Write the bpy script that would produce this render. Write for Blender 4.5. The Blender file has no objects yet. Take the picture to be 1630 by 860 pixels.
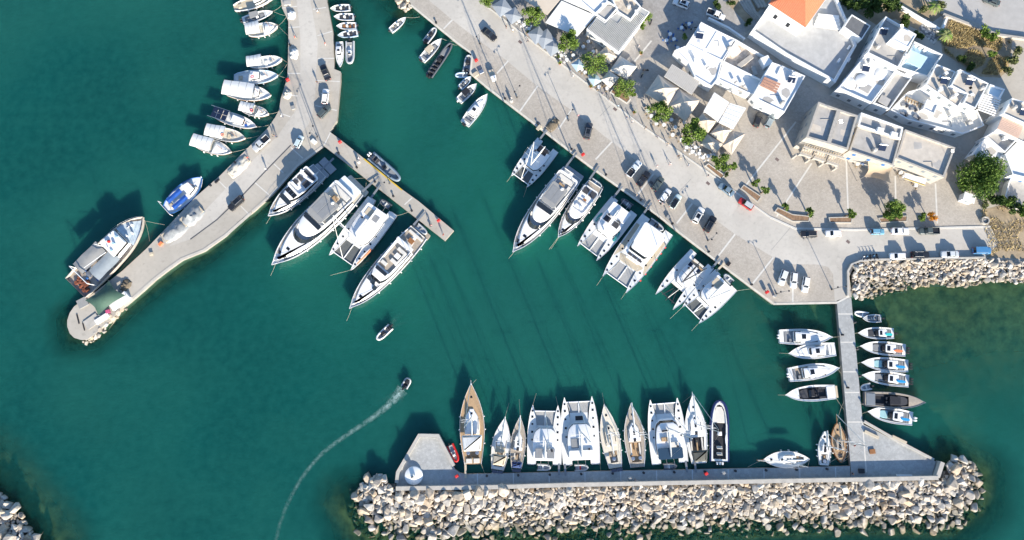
import bpy, bmesh, math, random
from math import sin, cos, pi, radians, atan2, hypot, sqrt
from mathutils import Vector, noise
from mathutils.geometry import tessellate_polygon
R = random.Random(7)
sc = bpy.context.scene
COL = sc.collection
# ------------------------------------------------------------ camera, sky, sun
W, H, F = 1630.0, 860.0, 1130.0          # photograph size and focal length in pixels
TILT, DIST = radians(8.3), 180.0         # drone camera: almost straight down, 180 m away
ct, st = cos(TILT), sin(TILT)
cd = bpy.data.cameras.new('camera'); cam = bpy.data.objects.new('camera', cd); COL.objects.link(cam)
cd.sensor_width = 36; cd.lens = 36 * F / W; cd.clip_start = 1; cd.clip_end = 8000
cam.location = (0, -DIST * st, DIST * ct); cam.rotation_euler = (TILT, 0, 0); sc.camera = cam
AZ, EL = radians(158), radians(21)       # compass bearing and height of the sun
wd = bpy.data.worlds.new('World'); sc.world = wd; wd.use_nodes = True
nt = wd.node_tree
sky = nt.nodes.new('ShaderNodeTexSky'); sky.sky_type = 'NISHITA'; sky.sun_disc = False
sky.sun_elevation = EL; sky.sun_rotation = AZ; sky.dust_density = .3; sky.ozone_density = 3.5
bgn = nt.nodes['Background']; bgn.inputs['Strength'].default_value = 0.118
nt.links.new(sky.outputs[0], bgn.inputs[0])
sd = bpy.data.lights.new('sun', 'SUN'); sun = bpy.data.objects.new('sun', sd); COL.objects.link(sun)
sd.energy = 5.0; sd.angle = radians(0.53); sd.color = (1, 0.9, 0.76)
to_sun = Vector((sin(AZ) * cos(EL), cos(AZ) * cos(EL), sin(EL)))
sun.rotation_euler = to_sun.to_track_quat('Z', 'Y').to_euler(); sun.location = to_sun * 300
sc.view_settings.view_transform = 'Standard'; sc.view_settings.look = 'None'
sc.view_settings.exposure = 1.12; sc.view_settings.gamma = 1; sc.view_settings.use_curve_mapping = False
sc.render.engine = 'CYCLES'; sc.cycles.use_denoising = True; sc.cycles.max_bounces = 6; sc.cycles.transparent_max_bounces = 12
sc.cycles.diffuse_bounces = 3; sc.cycles.glossy_bounces = 3; sc.cycles.caustics_reflective = False; sc.cycles.caustics_refractive = False

def P(px, py, z=1.2):
    """place on the horizontal plane z that the photograph shows at a pixel"""
    u, v = (px - W / 2) / F, -(py - H / 2) / F
    d = Vector((u, st + v * ct, -ct + v * st)); o = cam.location
    k = (z - o.z) / d.z
    return Vector((o.x + d.x * k, o.y + d.y * k, z))
def PP(pts, z=1.2): return [P(x, y, z) for x, y in pts]
MPX = 0.159                               # metres per pixel near the middle
# ------------------------------------------------------------ materials
MATS = {}
def mat(name, col, rough=.6, var=.0, scale=1.0, bump=0., bscale=8., metal=0., spec=.5, col2=None, coat=0., obj=True, detail=5):
    if name in MATS: return MATS[name]
    m = bpy.data.materials.new(name); m.use_nodes = True; n = m.node_tree.nodes; l = m.node_tree.links
    b = n['Principled BSDF']; b.inputs['Roughness'].default_value = rough; b.inputs['Metallic'].default_value = metal
    b.inputs['Specular IOR Level'].default_value = spec; b.inputs['Coat Weight'].default_value = coat
    c = (*col, 1); b.inputs['Base Color'].default_value = c
    tc = n.new('ShaderNodeTexCoord')
    if var or col2:
        tx = n.new('ShaderNodeTexNoise'); tx.inputs['Scale'].default_value = scale; tx.inputs['Detail'].default_value = detail; tx.inputs['Roughness'].default_value = .62
        l.new(tc.outputs['Object'], tx.inputs['Vector'])
        rp = n.new('ShaderNodeValToRGB'); l.new(tx.outputs[0], rp.inputs[0]); l.new(rp.outputs[0], b.inputs['Base Color'])
        c2 = col2 if col2 else col
        rp.color_ramp.elements[0].position = .3; rp.color_ramp.elements[1].position = .7
        rp.color_ramp.elements[0].color = tuple(max(0, k * (1 - var)) for k in col) + (1,)
        rp.color_ramp.elements[1].color = tuple(min(1, k * (1 + var)) for k in c2) + (1,)
    if bump:
        t2 = n.new('ShaderNodeTexNoise'); t2.inputs['Scale'].default_value = bscale; t2.inputs['Detail'].default_value = 4
        l.new(tc.outputs['Object'], t2.inputs['Vector'])
        bp = n.new('ShaderNodeBump'); bp.inputs['Strength'].default_value = bump; bp.inputs['Distance'].default_value = .05
        l.new(t2.outputs[0], bp.inputs['Height']); l.new(bp.outputs[0], b.inputs['Normal'])
    MATS[name] = m; return m
def pave(name, ca, cb, stone, joint=.72, stain=.35):
    """paving: cells with darker joints, wide stains and fine grain"""
    m = bpy.data.materials.new(name); m.use_nodes = True; n = m.node_tree.nodes; l = m.node_tree.links
    b = n['Principled BSDF']; b.inputs['Roughness'].default_value = .85; b.inputs['Specular IOR Level'].default_value = .25
    tc = n.new('ShaderNodeTexCoord'); o = tc.outputs['Object']
    def nz(s, d=5, rg=.6):
        t = n.new('ShaderNodeTexNoise'); t.inputs['Scale'].default_value = s; t.inputs['Detail'].default_value = d; t.inputs['Roughness'].default_value = rg; l.new(o, t.inputs['Vector']); return t.outputs[0]
    def mix(f, a, c2, kind='MIX'):
        x = n.new('ShaderNodeMix'); x.data_type = 'RGBA'; x.blend_type = kind
        for s, v in ((0, f), (6, a), (7, c2)):
            if hasattr(v, 'is_linked') or hasattr(v, 'links'): l.new(v, x.inputs[s])
            else: x.inputs[s].default_value = v if s == 0 else (*v, 1)
        return x.outputs[2]
    def ramp(v, p0, p1, c0=0., c1=1.):
        r = n.new('ShaderNodeMapRange'); l.new(v, r.inputs[0]); r.inputs[1].default_value = p0; r.inputs[2].default_value = p1; r.inputs[3].default_value = c0; r.inputs[4].default_value = c1; return r.outputs[0]
    base = mix(ramp(nz(.12, 6, .65), .35, .65), ca, cb)
    base = mix(ramp(nz(.035, 3), .4, .62, 0, stain), base, tuple(k * .72 for k in ca))
    base = mix(ramp(nz(1.1, 6, .7), .5, .8, 0, stain), base, tuple(k * .66 for k in ca))
    spots = nz(.55, 3, .5)
    base = mix(ramp(spots, .66, .72, 0, stain * .55), base, tuple(k * .58 for k in ca))
    base = mix(ramp(nz(.28, 2, .4), .62, .635, 0, stain * .22), base, tuple(min(1, k * 1.22) for k in cb))
    if stone:
        v = n.new('ShaderNodeTexVoronoi'); v.feature = 'DISTANCE_TO_EDGE'; v.inputs['Scale'].default_value = 1 / stone; l.new(o, v.inputs['Vector'])
        v2 = n.new('ShaderNodeTexVoronoi'); v2.inputs['Scale'].default_value = 1 / stone; l.new(o, v2.inputs['Vector'])
        sx = n.new('ShaderNodeSeparateColor'); l.new(v2.outputs['Color'], sx.inputs[0]); cb_ = n.new('ShaderNodeCombineColor')
        for i in range(3): l.new(sx.outputs[0], cb_.inputs[i])
        base = mix(.09, base, cb_.outputs[0], 'OVERLAY')
        base = mix(ramp(v.outputs[0], 0, .09, 1 - joint, 0), base, tuple(k * .62 for k in ca))
        bp = n.new('ShaderNodeBump'); bp.inputs['Strength'].default_value = .5; bp.inputs['Distance'].default_value = .02; l.new(v.outputs[0], bp.inputs['Height']); l.new(bp.outputs[0], b.inputs['Normal'])
    l.new(base, b.inputs['Base Color']); MATS[name] = m; return m
mWhite = mat('white gelcoat', (.78, .78, .77), .28, .03, .4, spec=.5, coat=.2)
mWhite2 = mat('off-white deck paint', (.70, .70, .67), .55, .05, 1.2)
mCream = mat('cream deck', (.62, .57, .47), .6, .08, 1.5)
mGreyDeck = mat('grey deck', (.33, .35, .37), .7, .08, 1.5)
mTeak = mat('teak planking', (.40, .27, .15), .6, .14, 2.5)
mTeakGrey = mat('weathered teak', (.36, .31, .25), .7, .14, 2.5)
mWood = mat('varnished wood', (.28, .13, .05), .35, .2, 2)
mGlass = mat('tinted glass', (.012, .016, .022), .08, spec=.6)
mGlassB = mat('blue tinted glass', (.03, .06, .10), .08, spec=.6)
mDark = mat('black plastic', (.02, .02, .023), .5, .2, 3)
mDarkCush = mat('charcoal cushion', (.045, .047, .055), .8, .15, 3)
mGreyCush = mat('grey cushion', (.22, .23, .24), .85, .1, 2)
mCush = mat('ivory cushion', (.62, .59, .53), .8, .06, 2)
mNet = mat('trampoline net', (.10, .11, .11), .9, .15, 3)
mNetL = mat('pale trampoline net', (.34, .34, .33), .9, .12, 3)
mSteel = mat('stainless steel', (.62, .63, .64), .28, metal=.9)
mAlu = mat('mast aluminium', (.70, .71, .72), .4, metal=.25)
mCarbon = mat('carbon spar', (.035, .035, .04), .4)
mSail = mat('sail cloth', (.72, .71, .67), .8, .06, 1.5)
mTarpW = mat('white tarpaulin', (.76, .75, .71), .75, .05, .9, bump=.25, bscale=3)
mTan = mat('tan canvas', (.50, .43, .32), .85, .07, 1.5)
mOlive = mat('dark grey canvas', (.10, .10, .085), .85, .12, 1.5)
mNavyC = mat('navy canvas', (.02, .05, .16), .8, .12, 1.5)
mBlueC = mat('blue tarpaulin', (.015, .09, .38), .7, .12, 1.5)
mGreyC = mat('grey canvas', (.28, .28, .27), .85, .07, 1.2)
mNavy = mat('navy hull', (.015, .025, .09), .25, .05, 1, coat=.3)
mBlackHull = mat('black hull', (.015, .017, .02), .3, .1, 1, coat=.3)
mBlueHull = mat('blue hull paint', (.03, .13, .36), .4, .08, 1)
mGreyHull = mat('grey hull', (.20, .22, .24), .35, .05, 1, coat=.2)
mRed = mat('red rubber', (.55, .02, .02), .5, .05, 2)
mOrange = mat('orange board', (.75, .22, .09), .45, .04, 2)
mTurq = mat('turquoise board', (.03, .50, .48), .45, .04, 2)
mBlueB = mat('blue board', (.02, .28, .58), .45, .04, 2)
mRubber = mat('grey rubber', (.42, .44, .45), .6, .06, 2)
mRubberD = mat('dark grey rubber', (.075, .085, .10), .6, .1, 2)
mFender = mat('white fender', (.72, .72, .70), .5)
mRope = mat('rope', (.42, .39, .30), .9, .1, 5)
mRopeD = mat('dark rope', (.08, .09, .08), .9, .1, 5)
mSkin = mat('skin', (.48, .28, .19), .6)
mSolar = mat('solar cells', (.012, .02, .045), .15, .15, 6, spec=.6)
# ------------------------------------------------------------ mesh helpers
def smoothed(me, ang):
    if ang:
        me.polygons.foreach_set('use_smooth', [True] * len(me.polygons)); me.set_sharp_from_angle(angle=radians(ang))
def offset(poly, d):
    """polygon moved inwards by d (counter-clockwise polygon)"""
    n = len(poly); out = []
    for i in range(n):
        a, b, c = poly[i - 1], poly[i], poly[(i + 1) % n]
        e1 = Vector((b[0] - a[0], b[1] - a[1])); e2 = Vector((c[0] - b[0], c[1] - b[1]))
        if e1.length < 1e-6 or e2.length < 1e-6: out.append((b[0], b[1])); continue
        e1.normalize(); e2.normalize()
        n1 = Vector((-e1.y, e1.x)); n2 = Vector((-e2.y, e2.x)); m = n1 + n2
        k = max(.35, 1 + n1.dot(n2)); m = m / k
        out.append((b[0] + m.x * d, b[1] + m.y * d))
    return out
def area(poly): return .5 * sum(poly[i - 1][0] * poly[i][1] - poly[i][0] * poly[i - 1][1] for i in range(len(poly)))
def ccw(poly):
    poly = [(p[0], p[1]) for p in poly]
    return poly if area(poly) > 0 else poly[::-1]
class MB:
    def __init__(s): s.v = []; s.f = []
    def add(s, v, f):
        n = len(s.v); s.v += [tuple(p) for p in v]; s.f += [tuple(i + n for i in q) for q in f]; return s
    def box(s, x0, x1, y0, y1, z0, z1):
        return s.add([(x0, y0, z0), (x1, y0, z0), (x1, y1, z0), (x0, y1, z0), (x0, y0, z1), (x1, y0, z1), (x1, y1, z1), (x0, y1, z1)],
                     [(3, 2, 1, 0), (4, 5, 6, 7), (0, 1, 5, 4), (1, 2, 6, 5), (2, 3, 7, 6), (3, 0, 4, 7)])
    def loft(s, rings, cap0=True, cap1=True, closed=True):
        k = len(rings[0]); v = [p for r in rings for p in r]; f = []
        for i in range(len(rings) - 1):
            for j in range(k if closed else k - 1):
                a, b = i * k + j, i * k + (j + 1) % k
                f.append((a, b, b + k, a + k))
        if cap0: f.append(tuple(range(k - 1, -1, -1)))
        if cap1: f.append(tuple(range((len(rings) - 1) * k, len(rings) * k)))
        return s.add(v, f)
    def slab(s, poly, z0, z1, bev=.05, inset=0.):
        poly = ccw(poly); top = offset(poly, inset) if inset else poly
        rings = [[(x, y, z0) for x, y in poly]]
        if bev: rings.append([(x, y, z1 - bev) for x, y in top]); top = offset(top, bev)
        rings.append([(x, y, z1) for x, y in top])
        return s.loft(rings)
    def sheet(s, pts):
        pts = [Vector(p) for p in pts]
        if area([(p.x, p.y) for p in pts]) < 0: pts = pts[::-1]
        return s.add(pts, [tuple(range(len(pts)))])
    def tube(s, pts, r, n=6, r1=None):
        pts = [Vector(p) for p in pts]; rings = []; r1 = r if r1 is None else r1
        for i, p in enumerate(pts):
            d = (pts[min(i + 1, len(pts) - 1)] - pts[max(i - 1, 0)]).normalized()
            a = d.cross(Vector((0, 0, 1)));
            if a.length < 1e-3: a = d.cross(Vector((1, 0, 0)))
            a.normalize(); b = a.cross(d); rr = r + (r1 - r) * i / max(1, len(pts) - 1)
            rings.append([tuple(p + (a * cos(2 * pi * k / n) + b * sin(2 * pi * k / n)) * rr) for k in range(n)])
        return s.loft(rings)
    def lathe(s, prof, n=14, cx=0, cy=0):
        return s.loft([[(cx + r * cos(2 * pi * k / n), cy + r * sin(2 * pi * k / n), z) for k in range(n)] for r, z in prof])
    def mesh(s, name, m=None, smooth=0):
        me = bpy.data.meshes.new(name); me.from_pydata(s.v, [], s.f); me.update()
        if m: me.materials.append(m)
        smoothed(me, smooth); return me
    def obj(s, name, m, parent=None, smooth=0, loc=None, rz=0):
        o = bpy.data.objects.new(name, s.mesh(name, m, smooth)); COL.objects.link(o)
        if parent: o.parent = parent
        if loc is not None: o.location = loc
        if rz: o.rotation_euler.z = rz
        return o
def tag(o, label=None, cat=None, group=None, kind=None):
    if label: o['label'] = label
    if cat: o['category'] = cat
    if group: o['group'] = group
    if kind: o['kind'] = kind
    return o
def root(name, label, cat, loc=(0, 0, 0), rz=0, group=None):
    o = bpy.data.objects.new(name, None); COL.objects.link(o); o.location = loc; o.rotation_euler.z = rz; o.empty_display_size = .3
    return tag(o, label, cat, group)
def copy_tree(o, parent=None):
    c = o.copy(); COL.objects.link(c); c.parent = parent
    for ch in list(o.children): copy_tree(ch, c)
    return c
def rrect(x0, x1, w0, w1, r=.2, n=4, y=0):
    """rounded four-sided outline: half width w0 at x0, w1 at x1"""
    pts = []
    for cx, cy, a0 in ((x0 + r, y - w0 + r, pi), (x1 - r, y - w1 + r, 1.5 * pi), (x1 - r, y + w1 - r, 0), (x0 + r, y + w0 - r, .5 * pi)):
        for k in range(n + 1):
            a = a0 + .5 * pi * k / n; pts.append((cx + r * cos(a), cy + r * sin(a)))
    return pts
def interp(tab, t):
    """smooth curve through (t, w) points"""
    n = len(tab)
    for i in range(n - 1):
        if t <= tab[i + 1][0] or i == n - 2:
            t0, w0 = tab[i]; t1, w1 = tab[i + 1]
            tm, wm = tab[i - 1] if i else (2 * t0 - t1, w0); tp, wp = tab[i + 2] if i + 2 < n else (2 * t1 - t0, w1)
            m0 = (w1 - wm) / (t1 - tm) * (t1 - t0); m1 = (wp - w0) / (tp - t0) * (t1 - t0)
            k = (t - t0) / (t1 - t0); k = min(1, max(0, k))
            return (2 * k**3 - 3 * k**2 + 1) * w0 + (k**3 - 2 * k**2 + k) * m0 + (-2 * k**3 + 3 * k**2) * w1 + (k**3 - k**2) * m1
def plan(tab, n=18):
    """closed outline from half widths along x"""
    xs = [tab[0][0] + (tab[-1][0] - tab[0][0]) * (1 - (1 - i / n) ** 1.6) for i in range(n + 1)]
    up = [(x, max(.0, interp(tab, x))) for x in xs]
    lo = [(x, -w) for x, w in up]
    if up[-1][1] < .01: lo = lo[:-1]
    return lo + (up[::-1])
# ------------------------------------------------------------ water and seabed
def inside(x, y, poly):
    c = False; n = len(poly)
    for i in range(n):
        x1, y1 = poly[i - 1][0], poly[i - 1][1]; x2, y2 = poly[i][0], poly[i][1]
        if (y1 > y) != (y2 > y) and x < (x2 - x1) * (y - y1) / (y2 - y1) + x1: c = not c
    return c
def seg_dist(p, a, b):
    ab = b - a; k = max(0, min(1, (p - a).dot(ab) / max(1e-9, ab.length_squared))); return (p - a - ab * k).length
def path_dist(p, path): return min(seg_dist(p, path[i], path[i + 1]) for i in range(len(path) - 1))
# shallow margins: (waterline path in pixels, reach in metres, strength)
SHALLOW = [
    ([(557, 800), (575, 850), (640, 856), (800, 858), (980, 852), (1240, 838), (1400, 832), (1520, 836), (1562, 800), (1562, 755), (1510, 728)], 10, .85),
    ([(1356, 472), (1437, 460), (1490, 450), (1540, 454), (1570, 446), (1640, 450), (1760, 450)], 42, .7),
    ([(-60, 730), (0, 790), (40, 830), (80, 880)], 13, .8),
    ([(108, 508), (112, 540), (150, 538), (198, 492), (247, 450), (324, 403), (400, 342), (436, 310)], 6, .75),
    ([(447, -20), (449, 13), (459, 34), (459, 120), (447, 159)], 5, .35),
    ([(620, -10), (640, 18), (656, 22)], 7, .7), ([(535, -10), (540, 110), (541, 180), (530, 205)], 12, .35)]
SH = [([P(x, y, 0).to_2d() for x, y in path], r, s) for path, r, s in SHALLOW]
def shallow(p):
    return max(s * max(0., 1 - path_dist(p, path) / r) ** .8 for path, r, s in SH)
def water_mat():
    m = bpy.data.materials.new('harbour water'); m.use_nodes = True; n = m.node_tree.nodes; l = m.node_tree.links
    b = n['Principled BSDF']; b.subsurface_method = 'BURLEY'
    tc = n.new('ShaderNodeTexCoord')
    def nz(s, d, vec=tc.outputs['Object']):
        t = n.new('ShaderNodeTexNoise'); t.inputs['Scale'].default_value = s; t.inputs['Detail'].default_value = d; l.new(vec, t.inputs['Vector']); return t.outputs[0]
    def mixc(f, c0, c1):
        x = n.new('ShaderNodeMix'); x.data_type = 'RGBA'; l.new(f, x.inputs[0])
        for s, c in ((6, c0), (7, c1)):
            if isinstance(c, tuple): x.inputs[s].default_value = (*c, 1)
            else: l.new(c, x.inputs[s])
        return x.outputs[2]
    def rng(v, a, c):
        r = n.new('ShaderNodeMapRange'); l.new(v, r.inputs[0]); r.inputs[1].default_value = a; r.inputs[2].default_value = c; return r.outputs[0]
    a1 = n.new('ShaderNodeAttribute'); a1.attribute_name = 'green'
    c = mixc(a1.outputs['Fac'], (.0025, .062, .055), (.009, .100, .072))
    c = mixc(rng(nz(.03, 7), .38, .68), c, (.0035, .056, .049))
    c = mixc(rng(nz(.5, 4), .30, 1.25), c, (.010, .100, .084)); c = mixc(rng(nz(.022, 3), .42, .85), c, (.013, .106, .082))
    l.new(c, b.inputs['Base Color'])
    b.inputs['Subsurface Weight'].default_value = 1; b.inputs['Subsurface Radius'].default_value = (1, 1, 1); b.inputs['Subsurface Scale'].default_value = 3.4
    b.inputs['Roughness'].default_value = .12; b.inputs['IOR'].default_value = 1.33
    bp = n.new('ShaderNodeBump'); bp.inputs['Strength'].default_value = .6; bp.inputs['Distance'].default_value = .12
    mp = n.new('ShaderNodeMapping'); mp.inputs['Scale'].default_value = (1, 1.9, 1); mp.inputs['Rotation'].default_value = (0, 0, .5); l.new(tc.outputs['Object'], mp.inputs[0])
    l.new(nz(.9, 5, mp.outputs[0]), bp.inputs['Height']); l.new(bp.outputs[0], b.inputs['Normal'])
    tr = n.new('ShaderNodeBsdfTransparent'); tr.inputs[0].default_value = (.50, .70, .60, 1)
    a2 = n.new('ShaderNodeAttribute'); a2.attribute_name = 'shallow'
    ms = n.new('ShaderNodeMixShader'); l.new(a2.outputs['Fac'], ms.inputs[0]); l.new(b.outputs[0], ms.inputs[1]); l.new(tr.outputs[0], ms.inputs[2])
    l.new(ms.outputs[0], n['Material Output'].inputs['Surface']); return m
def build_water():
    xs = [-3000, -600, -220] + [-170 + 2.5 * i for i in range(137)] + [220, 600, 3000]
    ys = [-3000, -600, -180] + [-100 + 2.5 * i for i in range(85)] + [180, 600, 3000]
    v = [(x, y, 0) for y in ys for x in xs]; k = len(xs)
    f = [(j * k + i, j * k + i + 1, j * k + k + i + 1, j * k + k + i) for j in range(len(ys) - 1) for i in range(k - 1)]
    me = bpy.data.meshes.new('sea'); me.from_pydata(v, [], f)
    sh = me.attributes.new('shallow', 'FLOAT', 'POINT'); gr = me.attributes.new('green', 'FLOAT', 'POINT')
    ctr = [P(900, 430, 0).to_2d(), P(1120, 560, 0).to_2d(), P(640, 330, 0).to_2d(), P(600, 130, 0).to_2d(), P(590, 20, 0).to_2d(), P(640, 200, 0).to_2d(), P(1440, 560, 0).to_2d()]
    for i, p in enumerate(v):
        q = Vector(p[:2]); near = abs(q.x) < 175 and abs(q.y) < 115
        sh.data[i].value = shallow(q) if near else 0
        g = sum(math.exp(-((q - c).length / 34) ** 2) for c in ctr) if near else 0
        gr.data[i].value = min(1, g)
    o = bpy.data.objects.new('sea', me); COL.objects.link(o); me.materials.append(water_mat()); tag(o, kind='structure')
    # seabed, near the surface along the shores
    me2 = bpy.data.meshes.new('seabed'); v2 = []
    for i, p in enumerate(v):
        s = sh.data[i].value
        v2.append((p[0], p[1], -5.5 + 5.0 * s + (.5 * noise.noise(Vector(p) * .35) if s > 0 else 0)))
    me2.from_pydata(v2, [], f); o2 = bpy.data.objects.new('seabed', me2); COL.objects.link(o2); smoothed(me2, 180)
    me2.materials.append(mat('weedy seabed', (.075, .085, .035), .95, .5, .35, col2=(.30, .24, .11), detail=7)); tag(o2, kind='structure')
build_water()
# ------------------------------------------------------------ quays and ground
mCob = pave('cobbled paving', (.405, .365, .31), (.475, .432, .372), .34)
mRoad = pave('pale concrete roadway', (.49, .46, .408), (.55, .518, .46), 0, stain=.5)
mConc = pave('quay concrete', (.42, .385, .328), (.50, .462, .398), 0, stain=.4)
mPier = pave('stone pier paving', (.36, .37, .365), (.44, .445, .43), .55)
mLine = mat('white stone strip', (.58, .56, .51), .8, .08, .9)
mEarth = mat('dry earth', (.34, .27, .18), .95, .25, .5, bump=.6, bscale=1.5)
mLane = pave('old lane paving', (.33, .31, .285), (.42, .40, .37), .6, stain=.5)
mWallSide = mat('quay wall concrete', (.30, .28, .24), .9, .25, .6, bump=.4)
mAsph = mat('worn asphalt road', (.40, .385, .36), .9, .08, .6)
def quay(name, pts, z=1.2, m=mConc, z0=-3):
    top = PP(pts, z)
    if area([(p.x, p.y) for p in top]) < 0: top = top[::-1]
    k = len(top); v = [tuple(p) for p in top] + [(p.x, p.y, z0) for p in top]
    o = MB().add(v[:k], [tuple(range(k))]); f = MB().add(v, [((i + 1) % k, i, i + k, (i + 1) % k + k) for i in range(k)])
    t = o.obj(name, m); tag(t, kind='structure'); f.obj('quay_wall', mWallSide, t); return t
def sheet(name, pts, lvl, m, base=1.2, parent=None):
    o = MB().sheet(PP(pts, base + .004 * lvl)).obj(name, m, parent)
    if parent is None: tag(o, kind='structure')
    return o
def strip(name, pts, w, lvl, m, parent=None, base=1.2, h=0):
    ps = PP(pts, base + .004 * lvl); L = []; Rr = []
    for i, p in enumerate(ps):
        d = (ps[min(i + 1, len(ps) - 1)] - ps[max(i - 1, 0)]); d.z = 0; d.normalize(); nn = Vector((-d.y, d.x, 0)) * w / 2
        L.append(p + nn); Rr.append(p - nn)
    mb = MB()
    if not h:
        k = len(ps); mb.add(L + Rr, [(i, i + k, i + k + 1, i + 1) for i in range(k - 1)])
    else:
        up = Vector((0, 0, h))
        mb.loft([[tuple(q) for q in (L[i], L[i] + up, Rr[i] + up, Rr[i])] for i in range(len(ps))])
        mb.f = [t[::-1] for t in mb.f]
    o = mb.obj(name, m, parent)
    if parent is None: tag(o, kind='structure')
    return o
# left mole
MOLE_W = [(446, -60), (447, 0), (449, 13), (459, 34), (459, 65), (458, 107), (457, 125), (447, 157), (444, 176), (438, 187), (426, 204), (389, 241), (350, 280), (311, 314), (261, 367), (233, 396), (195, 431), (150, 466), (130, 479), (118, 488), (111, 498), (107, 510), (107, 520), (111, 531), (118, 538), (128, 541), (138, 541), (150, 533)]
MOLE_E = [(198, 488), (226, 464), (247, 445), (268, 429), (289, 414), (324, 400), (359, 375), (385, 348), (400, 339), (434, 309), (473, 265), (515, 232), (638, 328), (708, 383), (722, 367), (667, 321), (621, 288), (579, 252), (540, 221), (525, 210), (536, 192), (539, 159), (542, 127), (542, 114), (532, 110), (530, 52), (520, 0), (518, -60)]
mole = quay('mole', MOLE_W + MOLE_E)
sheet('mole_roadway', [(471, -60), (472, 0), (478, 58), (478, 120), (476, 146), (468, 180), (443, 215), (396, 262), (359, 301), (312, 350), (268, 393), (303, 381), (345, 350), (361, 331), (387, 310), (424, 271), (464, 230), (490, 200), (497, 183), (502, 155), (503, 120), (506, 69), (494, 0), (492, -60)], 1, mRoad)
for a, b in [((449, 13), (473, 10)), ((459, 44), (477, 43)), ((458, 117), (478, 117)), ((452, 150), (474, 153)), ((447, 181), (462, 186)), ((498, 15), (519, 12)), ((505, 57), (529, 50)), ((506, 93), (532, 93)), ((503, 128), (541, 130)), ((502, 168), (536, 176)), ((463, 235), (482, 252)), ((436, 261), (451, 275)), ((406, 291), (429, 311)), ((383, 328), (396, 341)), ((347, 287), (360, 300))]:
    strip('paving_strip', [a, b], .28, 2, mLine, mole)
strip('drain_channel', [(463, 231), (424, 271), (387, 310), (345, 350), (303, 381)], .32, 2, mat('dark drain grating', (.07, .075, .085), .8), mole)
strip('kerb_edge', [(400, 339), (359, 375), (324, 399), (289, 413), (268, 428), (247, 444), (198, 487)], .7, 2, mat('pale kerb stone', (.52, .48, .41), .85, .1, 1), mole, h=.06)
strip('kerb_edge', [(514, 233), (473, 264), (434, 308), (402, 337)], .6, 2, mat('pale kerb stone', (1, 1, 1)), mole, h=.06)
mYel = mat('yellow edge paint', (.55, .38, .05), .7, .2, 1)
strip('edge_paint', [(579, 253), (640, 303)], .35, 3, mYel, mole)
strip('paving_strip', [(516, 231), (526, 211)], .3, 2, mLine, mole)
strip('paving_strip', [(644, 326), (656, 315)], .3, 2, mLine, mole)
# main quay and town ground
TOWN = [(635, -40), (654, 7), (725, 66), (752, 86), (749, 117), (775, 139), (827, 179), (870, 212), (935, 262), (1046, 342), (1090, 377), (1162, 432), (1231, 484), (1331, 482), (1356, 473), (1352, 440), (1362, 419), (1385, 413), (1569, 411), (1600, 420), (1760, 420), (1900, 300), (1900, -150), (600, -150)]
quay('town_ground', TOWN, m=mConc)
sheet('roadway', [(700, -60), (682, 0), (720, 32), (764, 66), (807, 97), (855, 137), (910, 176), (974, 226), (1040, 277), (1102, 323), (1170, 373), (1231, 410), (1262, 421), (1300, 421), (1318, 425), (1326, 436), (1329, 480), (1350, 472), (1349, 434), (1362, 417), (1384, 411), (1569, 409), (1590, 388), (1577, 361), (1361, 366), (1266, 364), (1226, 346), (1190, 320), (1149, 290), (1020, 199), (947, 143), (812, 39), (772, 8), (720, -60)], 2, mRoad)
sheet('cobbled_parking_strip', [(682, 0), (720, 32), (764, 66), (807, 97), (855, 137), (910, 176), (974, 226), (1040, 277), (1102, 323), (1170, 373), (1231, 410), (1197, 453), (1163, 428), (1092, 373), (1048, 338), (937, 258), (872, 208), (829, 175), (779, 137), (756, 116), (760, 88), (729, 62), (660, 7), (650, -20)], 1, mCob)
sheet('cobbled_parking_bay', [(1233, 410), (1262, 421), (1300, 421), (1318, 425), (1326, 436), (1328, 480), (1233, 481), (1199, 455)], 3, mCob)
sheet('plaza_paving', [(1149, 289), (1020, 198), (1000, 100), (1190, 50), (1300, 150), (1430, 200), (1530, 230), (1560, 310), (1577, 360), (1361, 365), (1266, 363), (1226, 345), (1190, 319)], 1, mCob)
sheet('lane_paving', [(772, 7), (812, 38), (947, 142), (1020, 198), (1000, 100), (1190, 50), (1260, 0), (1200, -100), (760, -100)], 1.5, mLane)
for i, (a, b) in enumerate([((706, 46), (720, 32)), ((791, 117), (809, 97)), ((827, 178), (856, 137)), ((889, 206), (909, 176)), ((948, 254), (974, 226)), ((1012, 314), (1040, 277)), ((1077, 356), (1102, 324)), ((1144, 407), (1170, 373)), ((1197, 453), (1231, 410)), ((1262, 457), (1262, 481)), ((1181, 303), (1267, 194)), ((1236, 345), (1292, 260)), ((1350, 337), (1347, 254)), ((1426, 325), (1425, 280)), ((1492, 356), (1489, 292)), ((1330, 483), (1352, 472)), ((1010, 98), (1037, 65))]):
    strip('paving_strip', [a, b], .42, 4, mLine)
strip('paving_strip', [(772, 8), (812, 39), (947, 143), (1020, 199), (1149, 290), (1190, 320), (1226, 346)], .38, 4, mLine, h=.1)
strip('paving_strip', [(1226, 346), (1266, 364), (1361, 366), (1577, 361)], .5, 4, mLine, h=.1)
strip('quay_coping', [(654, 8), (725, 66), (752, 86), (749, 117), (775, 139), (827, 179), (870, 212), (935, 262), (1046, 342), (1090, 377), (1162, 432), (1232, 484), (1331, 482)], .55, 4, mat('pale coping stone', (.58, .54, .46), .85, .12, 1), h=.03)
for a, b in [((1100, 285), (1068, 320)), ((955, 185), (972, 168)), ((1228, 398), (1262, 358))]:
    strip('slab_joint', [a, b], .1, 4, mat('slab joint', (.30, .29, .27), .9))
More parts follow.
